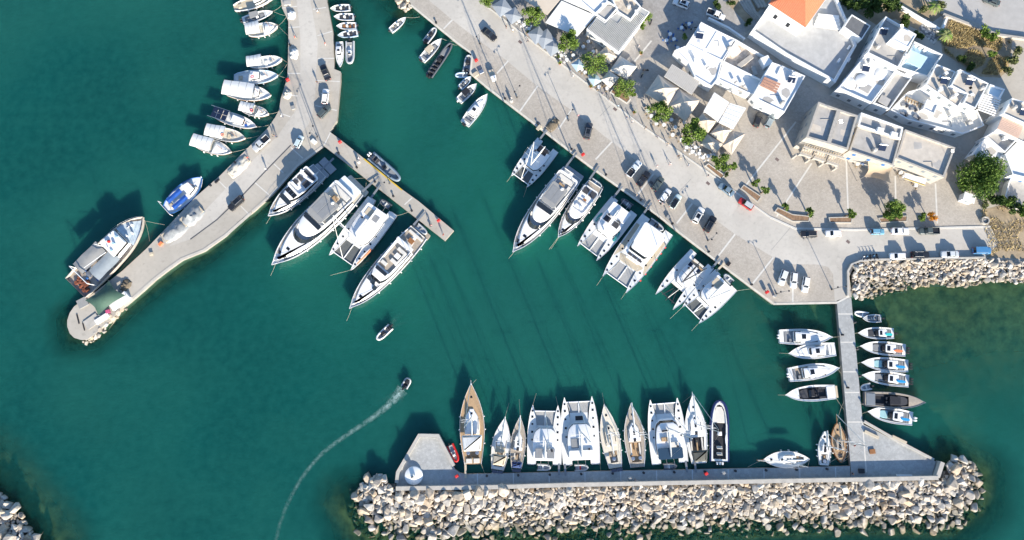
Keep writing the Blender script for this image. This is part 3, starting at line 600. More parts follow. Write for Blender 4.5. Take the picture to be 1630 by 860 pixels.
# ------------------------------------------------------------ catamarans
def catamaran(label, sp, bp, beam, zs=1.3, zb=1.7, mstH=20, house=(.18, .64), net=mNet, top=mWhite, hard=True, hard_m=None, deckm=None, boom=True, teak=None, power=False, perf=False, tramp=(.69, .93), cover=None, m_mast=None, hullm=None, solar=False, rail=None, roofpad=None, group='catamarans', mx=None, glassy=False):
    loc, rz, L = ashore(sp, bp, 1.3); B = beam * MPX; r = root('catamaran', label, 'catamaran', loc, rz, group)
    hb = .27 * B; yo = B / 2 - hb / 2; zd = zs - .08; dm = deckm or mWhite2
    for s in (1, -1):
        hull(r, L * .985, hb, zs, zb, CATH, hullm, teak or dm, .05, .06, x0=.015 * L, y0=s * yo, n=14, stripe=None)
        for k, t in enumerate((.42, .55, .68, .8, .9) if not perf else (.45, .7, .82)): hatch(r, L * t, s * (yo + .02), zs + (zb - zs) * t * t - .02, .5 if k % 2 else .42)
        for k in range(3): bx(r, 'transom_step', mWhite2, L * (.0 + .022 * k), L * (.022 + .022 * k), s * yo - hb * .36, s * yo + hb * .36, .3, .55 + .26 * k)
    xa, xf = house; yi = B / 2 - hb * .95
    bd = MB().slab(rrect(L * .1, L * tramp[0], yi, yi, .15), .55, zd + .02, .05).obj('bridge_deck', teak or dm, r)
    # forward net, beams
    if not perf:
        for s in (1, -1): MB().slab([(L * tramp[0], s * .12), (L * tramp[1], s * .12), (L * tramp[1], s * (yi + .3 * hb)), (L * (tramp[0] + .06), s * (yi + .1)), (L * tramp[0], s * (yi + .05))], zs - .12, zs - .08, 0).obj('trampoline', net, r)
        bx(r, 'longeron', mWhite, L * tramp[0] - .05, L * (tramp[1] + .005), -.11, .11, zs - .1, zs + .12)
    MB().tube([(L * tramp[1], -yi - .35 * hb, zs + .1), (L * tramp[1], yi + .35 * hb, zs + .1)], .13, 8).obj('crossbeam', mWhite if not perf else mCarbon, r, 50)
    if perf:
        for a, b in (((.72, 0, .1), (.96, 0, .1)), ((.72, -.5, .1), (.93, -1.6, .1)), ((.72, .5, .1), (.93, 1.6, .1))): MB().tube([(L * a[0], a[1], zs + a[2]), (L * b[0], b[1], zs + b[2])], .08, 6).obj('bow_strut', mCarbon, r)
    w0 = .36 * B if not perf else .27 * B
    pl = plan([(L * xa, w0 * .96), (L * (xa + .2), w0), (L * (xf - .06), w0 * .82), (L * xf, w0 * .5)], 10)
    hh = 2.5 if power else (1.35 if not perf else .75)
    if power:
        bx(r, 'side_deck', mTan, L * .16, L * .68, -B * .47, -B * .355, zs + .05, zs + .09); bx(r, 'side_deck', mTan, L * .16, L * .68, B * .355, B * .47, zs + .05, zs + .09)
        block(r, 'foredeck_lounge', mTan, rrect(L * .60, L * .69, .36 * B, .3 * B, .4), zs + .03, zs + .12)
        cabin(r, pl, zd, 1.5, .12, .06, g0=.4, g1=.9)
        up = block(r, 'upper_deck', mWhite, rrect(L * .12, L * .60, .37 * B, .33 * B, .7), zd + 1.5, zd + 1.72, .08)
        cabin(r, rrect(L * .22, L * .55, .30 * B, .27 * B, .7), zd + 1.72, 1.5, .16, .1, g0=.35, g1=.86)
        block(r, 'sundeck_roof', mWhite, rrect(L * .12, L * .44, .31 * B, .27 * B, .6), zd + 3.22, zd + 3.36, .06)
        for i in range(3): bx(up, 'seat', mDarkCush, L * .585 - .5, L * .585, (-.2 + .15 * i) * B, (-.08 + .15 * i) * B, zd + 1.72, zd + 2.1)
        for s in (1, -1): MB().tube([(L * .135, s * .28 * B, zd + 1.7), (L * .135, s * .28 * B, zd + 3.25)], .07, 6).obj('roof_post', mWhite, r)
        hd = zd + 3.4
    else:
        cabin(r, pl, zd, hh, *((.14, .07) if glassy else (.035, .03)), mr=top, g0=.4, g1=.86)
        hd = zd + hh
        # cockpit with seats under the hardtop
        bx(r, 'cockpit_floor', mTeakGrey, L * .1, L * xa, -yi * .9, yi * .9, zd + .02, zd + .05); bx(r, 'cockpit_sofa', mCush, L * .105, L * .14, -yi * .8, yi * .8, zd + .05, zd + .5)
        bx(r, 'cockpit_table', mTeak, L * .16, L * .16 + .9, .1 * B, .24 * B, zd + .6, zd + .66)
        if hard:
            t = block(r, 'hardtop', hard_m or top, rrect(L * .09, L * (xa + .10), w0 * .92, w0 * .92, .4), hd + .35, hd + .47, .05)
            for s in (1, -1):
                for x in (.105, xa + .02): MB().tube([(L * x, s * w0 * .86, zd), (L * x, s * w0 * .86, hd + .4)], .06, 6).obj('hardtop_post', mWhite, r)
            if solar:
                for s in (1, -1): bx(t, 'solar_panel', mSolar, L * .105, L * (xa + .06), s * .22 * w0 + (.0 if s > 0 else -.55 * w0), s * .22 * w0 + (.55 * w0 if s > 0 else 0), hd + .475, hd + .50, .01)
        if roofpad:
            for s in (1, -1): bx(r, 'roof_sunpad', roofpad, L * (xa + .13), L * (xf - .2), s * .45 * w0 - .28 * w0, s * .45 * w0 + .28 * w0, hd, hd + .12)
            seat(r, L * (xa + .12), .5 * w0, hd, .5, .9, mDarkCush)
        MB().lathe([(.25, hd + .6), (.28, hd + 1.0), (.05, hd + 1.02)], 10, L * (xa + .115), -.55 * w0).obj('steering_wheel', mDark, r)
    if not power:
        x = L * (mx or (xf - .06)); mast(r, x, hd - .35, mstH, L, B, L * tramp[1], boom=(x - L * .12) if boom else None, m=m_mast, cover=cover, chain=B * .44, r=.17, zb=zs + .1, bz=1.0 if not perf else .9, stern_x=L * .1, genoa=True)
    # davits and tender
    return r, L, B
def tender_on_davits(r, L, B, m=None, seatm=None, off=.35, ln=3.3, z=.75):
    for s in (1, -1): MB().tube([(.1 * L, s * .9, 1.5), (.02 * L, s * .9, 2.0), (-.05 * L, s * .9, 2.0)], .06, 6).obj('davit', mSteel, r)
    dinghy('tender', None, ln, -pi / 2, 1.7, m, False, seat_m=seatm, par=r, loc=(-.035 * L, ln / 2, z))
# ------------------------------------------------------------ single-hulled sailing boats
def sailboat(label, sp, bp, beam, prof=SLOOP, zs=1.1, zb=1.5, hullm=None, deckm=None, housem=None, mstH=18, mt=.58, house=(.34, .68), well=(.06, .32, .6), sole=None, bimini=None, bim=(.05, .2), dodger=None, cover=None, boom=True, win=True, sprit=0, panels=0, wheels=2, mizzen=False, group='sailing boats', solm=None, mast_m=None, fs=(1, -1), bulw=.1, name='sailing_boat'):
    loc, rz, L = ashore(sp, bp, 1.2); B = beam * MPX; r = root(name, label, 'sailboat', loc, rz, group)
    hull(r, L, B, zs, zb, prof, hullm, deckm, .09, bulw, well, sole or mTeakGrey, .5, stripe=hullm and mWood)
    zd = zs - bulw; t0, t1 = house
    wd = lambda t: hw(prof, B, t)
    hp = plan([(L * t0, wd(t0) * .60), (L * (t0 + .12), wd(t0 + .12) * .62), (L * (t1 - .1), wd(t1 - .1) * .55), (L * t1, wd(t1) * .22)], 10)
    ho = block(r, 'coachroof', housem or mWhite, hp, zd, zd + .62, .12, .1, 30)
    if win:
        for s in (1, -1): bx(ho, 'cabin_window', mGlass, L * (t0 + .06), L * (t1 - .12), s * wd(t0 + .1) * .5 - .09, s * wd(t0 + .1) * .5 + .09, zd + .5, zd + .645)
    for t in (t0 + .12, (t0 + t1) / 2, t1 - .06): hatch(ho, L * t, 0, zd + .62, .5, .5)
    hatch(r, L * .82, 0, zs + (zb - zs) * .67 - bulw + .06, .5)
    bx(ho, 'companionway', mDark, L * t0 - .02, L * t0 + .8, -.32, .32, zd + .3, zd + .68)
    for k in range(wheels):
        y = (k - .5) * B * .36 if wheels > 1 else 0
        MB().lathe([(.42, zd + .25), (.46, zd + .3), (.40, zd + .32)], 12, L * (well[0] + .06), y).obj('steering_wheel', mSteel, r)
        bx(r, 'pedestal', mWhite, L * (well[0] + .06) - .1, L * (well[0] + .06) + .1, y - .1, y + .1, zd - .5, zd + .28)
    bx(r, 'cockpit_table', mTeak, L * (well[0] + .13), L * (well[1] - .04), -.16, .16, zd - .1, zd + .12)
    for s in (1, -1): bx(r, 'cockpit_seat', mCush if well[2] > .5 else mTeak, L * (well[0] + .11), L * well[1] - .1, s * wd(.2) * well[2] * .80 - .2, s * wd(.2) * well[2] * .80 + .2, zd - .5, zd - .06)
    if dodger:
        q = rrect(L * (t0 - .01), L * (t0 + .10), wd(t0) * .60, wd(t0) * .5, .25)
        MB().loft([[(x, y, zd + .6) for x, y in offset(q, -.05)], [(x, y, zd + 1.15) for x, y in q], [(x, y, zd + 1.35) for x, y in offset(q, .3)]]).obj('spray_hood', dodger, r, 40)
    if bimini:
        q = rrect(L * bim[0], L * bim[1], wd(bim[0]) * .82, wd(bim[1]) * .82, .2); bi = MB().loft([[(x, y, zd + 1.85) for x, y in q], [(x, y, zd + 2.0) for x, y in offset(q, .1)], [(x, y, zd + 2.12) for x, y in offset(q, .45)]]).obj('bimini', bimini, r, 40)
        for s in (1, -1):
            for t in bim: MB().tube([(L * t, s * wd(.1) * .86, zd), (L * t, s * wd(.1) * .8, zd + 1.9)], .025, 5).obj('bimini_frame', mSteel, r)
    for k in range(panels): bx(r, 'solar_panel', mSolar, -.05 * L, .0, (-.3 + (k * .3 if panels > 1 else .02)) * B, (-.02 + k * .3 if panels > 1 else .28) * B, zd + 1.5, zd + 1.55, .01)
    if panels:
        for s in (1, -1): MB().tube([(.01 * L, s * .3 * B, zd), (-.01 * L, s * .3 * B, zd + 1.5)], .03, 5).obj('arch_post', mSteel, r)
    if sprit: MB().tube([(L * .97, 0, zb - .1), (L + sprit, 0, zb + .2)], .10, 6, .06).obj('bowsprit', mWood if hullm else mWhite, r)
    x = L * mt; mast(r, x, zd + .4, mstH, L, B, L * .985 + sprit * .95, boom=(x - L * (.2 if not boom else boom)) if boom else None, cover=cover, chain=wd(mt) * .92, r=.12 if L < 18 else .16, zb=zb, m=mast_m, bz=1.15, stern_x=.01 * L)
    if mizzen: mast(r, L * .2, zd, mstH * .7, L, B, L * mt, boom=L * .2, cover=cover, chain=wd(.2) * .9, spread=(.5,), genoa=False, r=.09, zb=zs)
    rails(r, L, B, prof, zs, zb, .05, .98, .62, inset=.06)
    fenders(r, L, B, prof, zs, (.25, .42, .58), fs)
    return r, L, B
# ------------------------------------------------------------ open motor boats
def speedboat(label, sp, bp, beam, style='console', hullm=None, deckm=None, sole=None, board=None, motors=2, motor_m=None, top=None, zs=1.0, zb=1.35, prof=SPEED, pad=None, seat_m=None, group='motor boats', well=(.08, .72, .78), name='motor_boat', cat='motorboat', teakstern=False, fs=(1, -1)):
    loc, rz, L = ashore(sp, bp, 1.0); B = beam * MPX; r = root(name, label, cat, loc, rz, group)
    hull(r, L, B, zs, zb, prof, hullm, deckm, .1, .1, well, sole or mGreyDeck, .5)
    zd = zs - .1; zf = zd - .5; wd = lambda t: hw(prof, B, t); w = wd(.35) * well[2]; sm = seat_m or mGreyCush
    if style == 'cruiser':     # T-top cruiser with sun pads fore and aft
        block(r, 'bow_sunpad', pad or mGreyCush, plan([(L * .56, w * .62), (L * .68, w * .6), (L * .78, w * .22)], 6), zf + .3, zd + .16, .06)
        cs = cabin(r, rrect(L * .36, L * .56, w * .72, w * .58, .25), zf, 1.35, .12, .1, g0=.45, g1=.85, mr=mDark if top is None else top)
        t = block(r, 't_top', top or mWhite, rrect(L * .28, L * .50, w * .78, w * .70, .25), zd + 1.5, zd + 1.6, .04)
        for s in (1, -1):
            for x in (.30, .48): MB().tube([(L * x, s * w * .6, zf), (L * x, s * w * .68, zd + 1.52)], .05, 6).obj('t_top_post', mDark, r)
        bx(t, 'roof_window', mGlass, L * .40, L * .47, -w * .45, w * .45, zd + 1.6, zd + 1.63, .01)
        for i in range(3): bx(r, 'aft_sunpad', sm, L * .1 + i * L * .055, L * .15 + i * L * .055, -w * .8, w * .8, zf, zd + .05)
        if board:
            q = [(L * .13 + L * .2 * k / 10, .30 * w + .34 * sqrt(max(0, 1 - (2 * k / 10 - 1) ** 2)) ) for k in range(11)] + [(L * .13 + L * .2 * k / 10, .30 * w - .34 * sqrt(max(0, 1 - (2 * k / 10 - 1) ** 2))) for k in range(9, 0, -1)]
            MB().slab(q, zd + 1.62, zd + 1.76, .03).obj('paddle_board', board, r); [MB().tube([(L * x, -.1 * w, zd + 1.6), (L * x, .6 * w, zd + 1.6)], .03, 5).obj('board_rack', mSteel, r) for x in (.17, .3)]
            for x in (.17, .3): MB().tube([(L * x, .62 * w, zf), (L * x, .62 * w, zd + 1.6)], .03, 5).obj('rack_post', mSteel, r)
    elif style == 'cabin':
        block(r, 'foredeck_cabin', mWhite, plan([(L * .4, w * .95), (L * .6, w * .85), (L * .75, w * .5), (L * .82, .05)], 8), zf, zd + .3, .12, .06, 40)
        cabin(r, rrect(L * .26, L * .60, w * .86, w * .62, .3), zf + .3, 1.7, .18, .1, g0=.5, g1=.88)
        bx(r, 'roof_hatch', mGlass, L * .38, L * .46, -w * .38, w * .38, zf + 1.99, zf + 2.04, .01)
        bx(r, 'aft_seat', sm, L * .09, L * .14, -w * .85, w * .85, zf, zf + .5); bx(r, 'seat', sm, L * .18, L * .23, -w * .8, -w * .3, zf, zf + .5)
    elif style == 'dark':       # open day boat with dark interior
        block(r, 'console', mDark, rrect(L * .42, L * .52, w * .55, w * .5, .15), zf, zd + .5, .08)
        MB().loft([[(L * .50, y, zd + .95), (L * .54, y * 1.05, zd + .45)] for y in [(-.5 + .125 * i) * w for i in range(9)]], False, False, False).obj('windscreen', mGlass, r)
        for s in (1, -1): seat(r, L * .37, s * w * .3, zf, .6, .6, mDarkCush); bx(r, 'side_bench', mDarkCush, L * .12, L * .32, s * w * .75 - .25, s * w * .75 + .25, zf, zf + .45)
        block(r, 'bow_sunpad', mDarkCush, plan([(L * .54, w * .75), (L * .64, w * .7), (L * .71, w * .4)], 6), zf, zd, .05)
        bx(r, 'engine_cover', pad or mWhite, L * .02, L * .17, -wd(.1) * .8, wd(.1) * .8, zf, zd + .12)
        MB().lathe([(.03, zd), (.2, zd + .02), (.18, zd + .3), (.03, zd + .36)], 10, L * .45, 0).obj('helm_wheel', mSteel, r)
        if top: 
            block(r, 't_top', top, rrect(L * .36, L * .54, w * .7, w * .62, .2), zd + 1.5, zd + 1.58, .03)
            for s in (1, -1):
                for x in (.38, .52): MB().tube([(L * x, s * w * .58, zf), (L * x, s * w * .6, zd + 1.52)], .04, 6).obj('t_top_post', mDark, r)
    else:
        block(r, 'console', mWhite, rrect(L * .42, L * .52, w * .35, w * .3, .1), zf, zd + .6, .08)
        MB().loft([[(L * .505, y, zd + .85), (L * .53, y * 1.1, zd + .5)] for y in [(-.3 + .15 * i) * w for i in range(5)]], False, False, False).obj('windscreen', mGlass, r)
        seat(r, L * .34, 0, zf, .6, w * .9, sm); bx(r, 'aft_seat', sm, L * .09, L * .16, -w * .85, w * .85, zf, zf + .45)
        block(r, 'bow_cushion', pad or sm, plan([(L * .56, w * .7), (L * .64, w * .62), (L * .70, w * .35)], 6), zf, zd - .02, .05)
        if top:
            block(r, 'bimini', top, rrect(L * .28, L * .56, w * .9, w * .8, .2), zd + 1.45, zd + 1.52, .03)
            for s in (1, -1):
                for x in (.3, .54): MB().tube([(L * x, s * w * .85, zd), (L * x, s * w * .78, zd + 1.47)], .025, 5).obj('bimini_frame', mSteel, r)
    if teakstern: bx(r, 'swim_platform', mTan, -.06 * L, .005 * L, -wd(0) * .85, wd(0) * .85, .4, .55)
    for k in range(motors): outboard(r, -.05, (k - (motors - 1) / 2) * .62, zs - .15, motor_m, 1.2 if L > 9 else .95)
    return r, L, B
def rib(label, sp, bp, beam, tube_m=None, deck=None, motors=1, seats=3, sun=None, group='inflatable boats', tops=None, mm=None, name='rigid_inflatable_boat', tube=.12, rimdeck=False):
    a, b = P(*sp, .7), P(*bp, .7); L = (b - a).length; B = beam * MPX; r = root(name, label, 'inflatable boat', (a.x, a.y, 0), atan2(b.y - a.y, b.x - a.x), group)
    tr = B * tube; w = B / 2 - tr; z = .62
    pts = [(0, w, z)] + [(L * t, w, z + .06 * t) for t in (.1, .35, .58)] + [(L * .6 + (L * .4 - tr) * sin(q), w * cos(q) ** .8 if cos(q) > 0 else -w * (-cos(q)) ** .8, z + .1 + .3 * sin(q)) for q in [pi * k / 14 for k in range(1, 14)]] + [(L * t, -w, z + .06 * t) for t in (.58, .35, .1)] + [(0, -w, z)]
    MB().tube(pts, tr, 9).obj('inflatable_tube', tube_m or mRubberD, r, 60)
    fl = [(.1, -w), (L * .6, -w)] + [(L * .6 + (L * .38 - tr) * sin(q), -w * (abs(cos(q)) ** .8) * (1 if cos(q) > 0 else -1)) for q in [pi * k / 8 for k in range(1, 8)]] + [(L * .6, w), (.1, w)]
    MB().slab(fl, -.2, .42, 0).obj('floor', deck or mGreyDeck, r)
    bx(r, 'transom', mDark, 0, .12, -w, w, -.1, .75)
    if rimdeck:
        q = fl; i_ = offset(ccw(q), .5); MB().loft([[(x, y, .4) for x, y in ccw(q)], [(x, y, .95) for x, y in ccw(q)], [(x, y, .95) for x, y in i_], [(x, y, .42) for x, y in i_]], False, False).obj('side_deck', mWhite2, r)
    block(r, 'console', mDark if sun is None else mWhite, rrect(L * .42, L * .42 + 1.0, .5, .42, .12), .42, 1.35, .1)
    MB().loft([[(L * .42 + .95, y, 1.6), (L * .42 + 1.15, y * 1.1, 1.25)] for y in (-.4, -.2, 0, .2, .4)], False, False, False).obj('windscreen', mGlass, r)
    for k in range(seats): seat(r, L * (.13 + .1 * k), 0, .42, .55, min(w * 1.5, 1.3), sun or mDarkCush)
    block(r, 'bow_sunpad', sun or mGreyCush, plan([(L * .62, w * .8), (L * .75, w * .75), (L * .88, w * .3)], 6), .42, .68, .06)
    if tops:
        block(r, 'bimini', tops, rrect(L * .3, L * .52, w * .85, w * .8, .2), 2.3, 2.38, .03)
        for s in (1, -1):
            for x in (.31, .51): MB().tube([(L * x, s * w * .8, .4), (L * x, s * w * .8, 2.32)], .03, 5).obj('bimini_frame', mSteel, r)
    for k in range(motors): outboard(r, -.05, (k - (motors - 1) / 2) * .65, .65, mm, 1.15)
    return r, L, B
# ------------------------------------------------------------ wooden fishing boats
def caique(label, sp, bp, beam, canopy=(.05, .5), canm=None, hullm=None, trim=None, wheelhouse=(.52, .66), deckm=None, panels=None, ring=None, cover=None, group='small fishing boats', mastp=True, cabinm=None, fs=(-1,)):
    loc, rz, L = ashore(sp, bp, 1.1); B = beam * MPX; r = root('fishing_boat', label, 'fishing boat', loc, rz, group)
    hull(r, L, B, 1.0, 1.75, CAIQ, hullm, deckm or mCream, .12, .35, stripe=trim or mWood)
    zd = .65; wd = lambda t: hw(CAIQ, B, t)
    if wheelhouse:
        a, b = wheelhouse; cabin(r, rrect(L * a, L * b, wd(.55) * .62, wd(.6) * .5, .25), zd, 1.75, .06, .06, mw=cabinm, g0=.5, g1=.85, mr=cabinm or mWhite)
        block(r, 'foredeck_hatch', mWhite, rrect(L * b + .2, L * b + 1.2, .45, .4, .1), zd + .1, zd + .6, .06)
    if canopy:
        a, b = canopy; n = 6; zt = zd + 2.05; rings = []
        for i in range(5):
            t = a + (b - a) * i / 4; sag = .05 * sin(i * 1.7 + L)
            rings.append([(L * t, wd(max(.25, t)) * .96 * k, zt + sag + .28 * (1 - k * k)) for k in [1 - 2 * j / n for j in range(n + 1)]])
        mb = MB(); mb.loft([[p for p in rg] + [(p[0], p[1], p[2] - .05) for p in rg[::-1]] for rg in rings]); cn = mb.obj('canopy', canm or R.choice((mTarpW, mTarpW, mSail)), r, 30)
        for i in range(5): MB().tube([(p[0], p[1], p[2] + .02) for p in rings[i]], .035, 4).obj('canopy_rib', mGreyC, cn)
        bx(r, 'deck_box', R.choice((mWhite2, mGreyDeck, mTan)), L * (b + .04), L * (b + .12), -.25 * B, .1 * B, zd, zd + .5); bx(r, 'engine_hatch', mWhite, L * (b + .16), L * (b + .26), -.18 * B, .18 * B, zd, zd + .35)
        for s in (1, -1):
            for t in (a + .02, (a + b) / 2, b - .02): MB().tube([(L * t, s * wd(t) * .9, zd), (L * t, s * wd(max(.25, t)) * .9, zt + .02)], .03, 5).obj('canopy_post', mSteel, r)
    if panels:
        for i in range(3):
            for j in range(2): bx(r, 'solar_panel', mSolar, L * (.03 + .115 * i), L * (.135 + .115 * i), (-.42 + .43 * j) * B, (-.02 + .43 * j) * B, zd + 2.0, zd + 2.05, .01)
        for s in (1, -1):
            for t in (.0, .36): MB().tube([(L * t, s * .44 * B, zd), (L * t, s * .44 * B, zd + 2.02)], .035, 5).obj('frame_post', mSteel, r)
            MB().tube([(-L * .04, s * .44 * B, zd + 1.98), (L * .38, s * .44 * B, zd + 1.98)], .05, 5).obj('panel_frame', mSteel, r)
    if cover: 
        q = plan([(L * .5, wd(.5) * .9), (L * .7, wd(.7) * .85), (L * .9, wd(.9) * .6)], 8); MB().loft([[(x, y, 1.05) for x, y in q], [(x, y, 1.45) for x, y in offset(q, .35)], [(x, y, 1.6) for x, y in offset(q, .7)]]).obj('boat_cover', cover, r, 40)
    if ring:
        MB().tube([(L * .47 + .36 * cos(q), -wd(.5) * .4 + .36 * sin(q), zd + 2.4) for q in [2 * pi * k / 10 for k in range(11)]], .09, 6).obj('life_ring', ring, r)
    if mastp: MB().tube([(L * .75, 0, 1.2), (L * .74, 0, 4.6)], .07, 6, .04).obj('mast', mWood, r)
    MB().tube([(L * .97, 0, 1.3), (L * 1.0, 0, 2.2)], .09, 6).obj('stem_post', trim or mWood, r)
    q_ = R.uniform(.6, .84); y_ = R.uniform(-.2, .2) * B; bx(r, 'fish_box', R.choice((mCream, mGreyC, mTan, mBlueC, mWhite2)), L * q_, L * q_ + .6, y_ - .25, y_ + .25, .8, 1.5); bx(r, 'net_heap', mTan, L * .10, L * .10 + 1, -.6, .6, zd, zd + .4, .15)
    fenders(r, L, B, CAIQ, 1.0, (.3, .5, .65), fs, r=.14)
    return r, L, B
def rope(a, b, za, zb, sag=.3, m=None, par=None, r=.03):
    A, Bq = P(*a, za), P(*b, zb); pts = [A + (Bq - A) * (i / 6) - Vector((0, 0, sag * 4 * (i / 6) * (1 - i / 6))) for i in range(7)]
    return MB().tube(pts, r, 4).obj('mooring_line', m or mRope, par)
# ------------------------------------------------------------ the boats of the harbour
G1, G2 = 'motor yachts', 'catamarans'
r, L, B = motor_yacht('white flybridge yacht with dark cushions and roof glass, moored beside the mole', (512, 268), (428, 345), 36, style=0, aft=mGreyDeck)
bx(r, 'hydraulic_platform', mGreyDeck, -2.6, -.5, -.4 * B, .4 * B, .25, .4); gangway(r, .2, .1, 1.5, 4.2)
r, L, B = motor_yacht('largest white yacht at the stub jetty with grey hardtop and pale aft awning', (569, 292), (435, 423), 53, 2.3, 3.1, style=1, aft=mCream)
block(r, 'aft_awning', mat('pale blue-white canvas', (.66, .72, .74), .8, .05, 1), rrect(.03 * L, .14 * L, .36 * B, .38 * B, .3), 4.1, 4.2, .03)
for s in (1, -1): MB().tube([(.04 * L, s * .35 * B, 2.2), (.04 * L, s * .35 * B, 4.15)], .05, 6).obj('awning_post', mSteel, r)
gangway(r, .4, .3 * B, 2.0, 5.5)
r, L, B = motor_yacht('classic white yacht with brown open aft deck, nearest the end of the stub jetty', (671, 365), (557, 492), 41, style=3, aft=mTeakGrey)
dinghy('tender', None, 3.4, pi / 2, 1.7, mRubber, False, seat_m=mGreyCush, par=r, loc=(.0, -1.7, .75)); gangway(r, .2, -.36 * B, 1.4, 4)
r, L, B = motor_yacht('long white yacht with grey flybridge hardtop beside the smallest catamaran on the quay', (915, 271), (816, 403), 44, 2.2, 2.9, style=1, aft=mGreyDeck)
gangway(r, .4, -.34 * B, 1.9, 4.6)
r, L, B = motor_yacht('smaller all-white yacht with brown flybridge table, right of the long white yacht', (951, 290), (888, 379), 33, style=2, aft=mTeakGrey)
dinghy('tender', None, 3.2, pi / 2, 1.6, mRubber, False, seat_m=mWhite, par=r, loc=(.25, -1.6, .7)); gangway(r, .2, -.4 * B, 1.5, 4)
r, L, B = catamaran('white catamaran with orange kayak along its rail, between two yachts at the stub jetty', (610, 327), (542, 419), 58, mstH=25, zs=1.6, zb=2.0, house=(.2, .66), boom=True, net=mNet)
bx(r, 'roof_sunpad', mTan, L * .14, L * .25, -.24 * B, -.04 * B, 3.35, 3.45); bx(r, 'roof_sunpad', mGreyCush, L * .18, L * .27, .04 * B, .2 * B, 3.35, 3.45)
tender_on_davits(r, L, B, mRubberD); MB().tube([(L * .60, B * .49, 2.2), (L * .74, B * .46, 2.3), (L * .88, B * .41, 2.2)], .28, 8, .12).obj('kayak', mOrange, r, 50)
gangway(r, .3, -.4 * B, 1.4, 4.2)
r, L, B = catamaran('smallest catamaran on the town quay, with dark cockpit, left of the long yacht', (873, 230), (826, 290), 43, mstH=18, house=(.2, .66), hard=False)
bx(r, 'cockpit_cover', mDark, L * .14, L * .28, -.2 * B, .2 * B, 2.6, 2.7); gangway(r, .2, -.38 * B, 1.3, 3)
r, L, B = catamaran('catamaran with two teal paddle boards on its side decks and dark roof cushions', (995, 326), (934, 404), 52, mstH=22, roofpad=mDarkCush, net=mNetL, hard=True, house=(.2, .62))
for s, x in ((1, .5), (-1, .42)): MB().slab([(L * x + 1.5 * cos(q), s * .40 * B + .38 * sin(q)) for q in [2 * pi * k / 14 for k in range(14)]], 1.5, 1.64, .04).obj('paddle_board', mat('teal board', (.04, .33, .33), .5, .1, 2), r)
tender_on_davits(r, L, B, mRubberD); gangway(r, .2, -.42 * B, 1.3, 3.6)
r, L, B = catamaran('big white power catamaran with tan side decks and red fenders', (1047, 357), (977, 454), 61, zs=2.0, zb=2.3, power=True, net=mNetL, house=(.14, .62), tramp=(.71, .93))
fenders(r, L, B, [(0, 1), (1, .92)], 2.0, (.2, .3, .4, .52, .64, .75), (1,), mRed, .2); dinghy('tender', None, 4.2, pi / 2, 2.0, mRubber, False, seat_m=mDarkCush, par=r, loc=(.03 * L, -2.1, 1.2))
gangway(r, .2, -.46 * B, 1.6, 3.8)
r, L, B = catamaran('slender racing catamaran with black boom and bare crossbeam at the bows', (1119, 411), (1057, 481), 49, mstH=22, perf=True, house=(.2, .62), tramp=(.66, .9), hard=False, cover=mCarbon, m_mast=mCarbon)
for s in (1, -1): bx(r, 'solar_panel', mSolar, L * .2, L * .27, s * .17 * B - .5, s * .17 * B + .5, 1.98, 2.02, .01)
gangway(r, .3, .42 * B, 1.3, 3)
r, L, B = catamaran('white catamaran with square tan cockpit top, last in the quay row by the parking bay', (1157, 445), (1099, 502), 49, mstH=19, house=(.22, .64), net=mNet)
bx(r, 'cockpit_cover', mTan, L * .14, L * .30, -.30 * B, .0, 3.05, 3.13)
tender_on_davits(r, L, B, mRubber, ln=2.8); gangway(r, .2, -.42 * B, 1.2, 2.6, m=mTan)
# breakwater row
r, L, B = sailboat('largest sloop with teak deck and white boom, beside the red dinghy', (753, 739), (750, 609), 38, zs=1.7, zb=2.2, deckm=mTeak, mstH=27, house=(.36, .68), well=(.08, .33, .62), sole=mTeak, bimini=mSail, bim=(.17, .36), sprit=.5, boom=.3, wheels=2)
for s in (1, -1): bx(r, 'stern_sunpad', mCush, L * .015, L * .07, s * .15 * B - .12 * B, s * .15 * B + .12 * B, 1.6, 1.85)
gangway(r, .2, .3 * B, 1.6, 3.4, m=mTan)
r, L, B = sailboat('white sloop with tan bimini and dinghy at the stern, second from the breakwater head', (792, 748), (804, 664), 28, mstH=18, bimini=mTan, bim=(.1, .30), dodger=mTan, panels=2, well=(.06, .34, .6))
dinghy('tender', None, 2.6, pi / 2, 1.3, mRubber, False, par=r, loc=(-.9, -1.3, .5))
r, L, B = sailboat('narrow sloop with navy bimini and a stern solar panel', (822, 746), (828, 662), 23, mstH=17, bimini=mNavyC, bim=(.03, .14), deckm=mTeakGrey, panels=1, well=(.06, .30, .55))
r, L, B = catamaran('catamaran with oval coachroof and grey lounge on top, right of the narrow sloop', (866.5, 741), (868, 645), 53, mstH=22, hard=True, house=(.14, .63), net=mNetL, tramp=(.66, .9), mx=.46)
for s in (1, -1): bx(r, 'roof_lounge', mGreyCush, L * .13, L * .29, s * .17 * B - .1 * B, s * .17 * B + .1 * B, 3.08, 3.16)
tender_on_davits(r, L, B, mRubber); gangway(r, .2, -.42 * B, 1.2, 2.4)
r, L, B = catamaran('widest catamaran of the breakwater row, red seats in the tender at its stern', (926, 741), (920, 632), 58, mstH=23, hard=True, house=(.13, .62), net=mNetL, tramp=(.77, .93), mx=.5, group=G2)
bx(r, 'foredeck_well', mDark, L * .655, L * .72, -.1 * B, .1 * B, 1.2, 1.3); bx(r, 'roof_lounge', mGreyCush, L * .26, L * .40, .06 * B, .26 * B, 2.62, 2.72)
tender_on_davits(r, L, B, mRubber, mRed); gangway(r, .2, .44 * B, 1.2, 2.4)
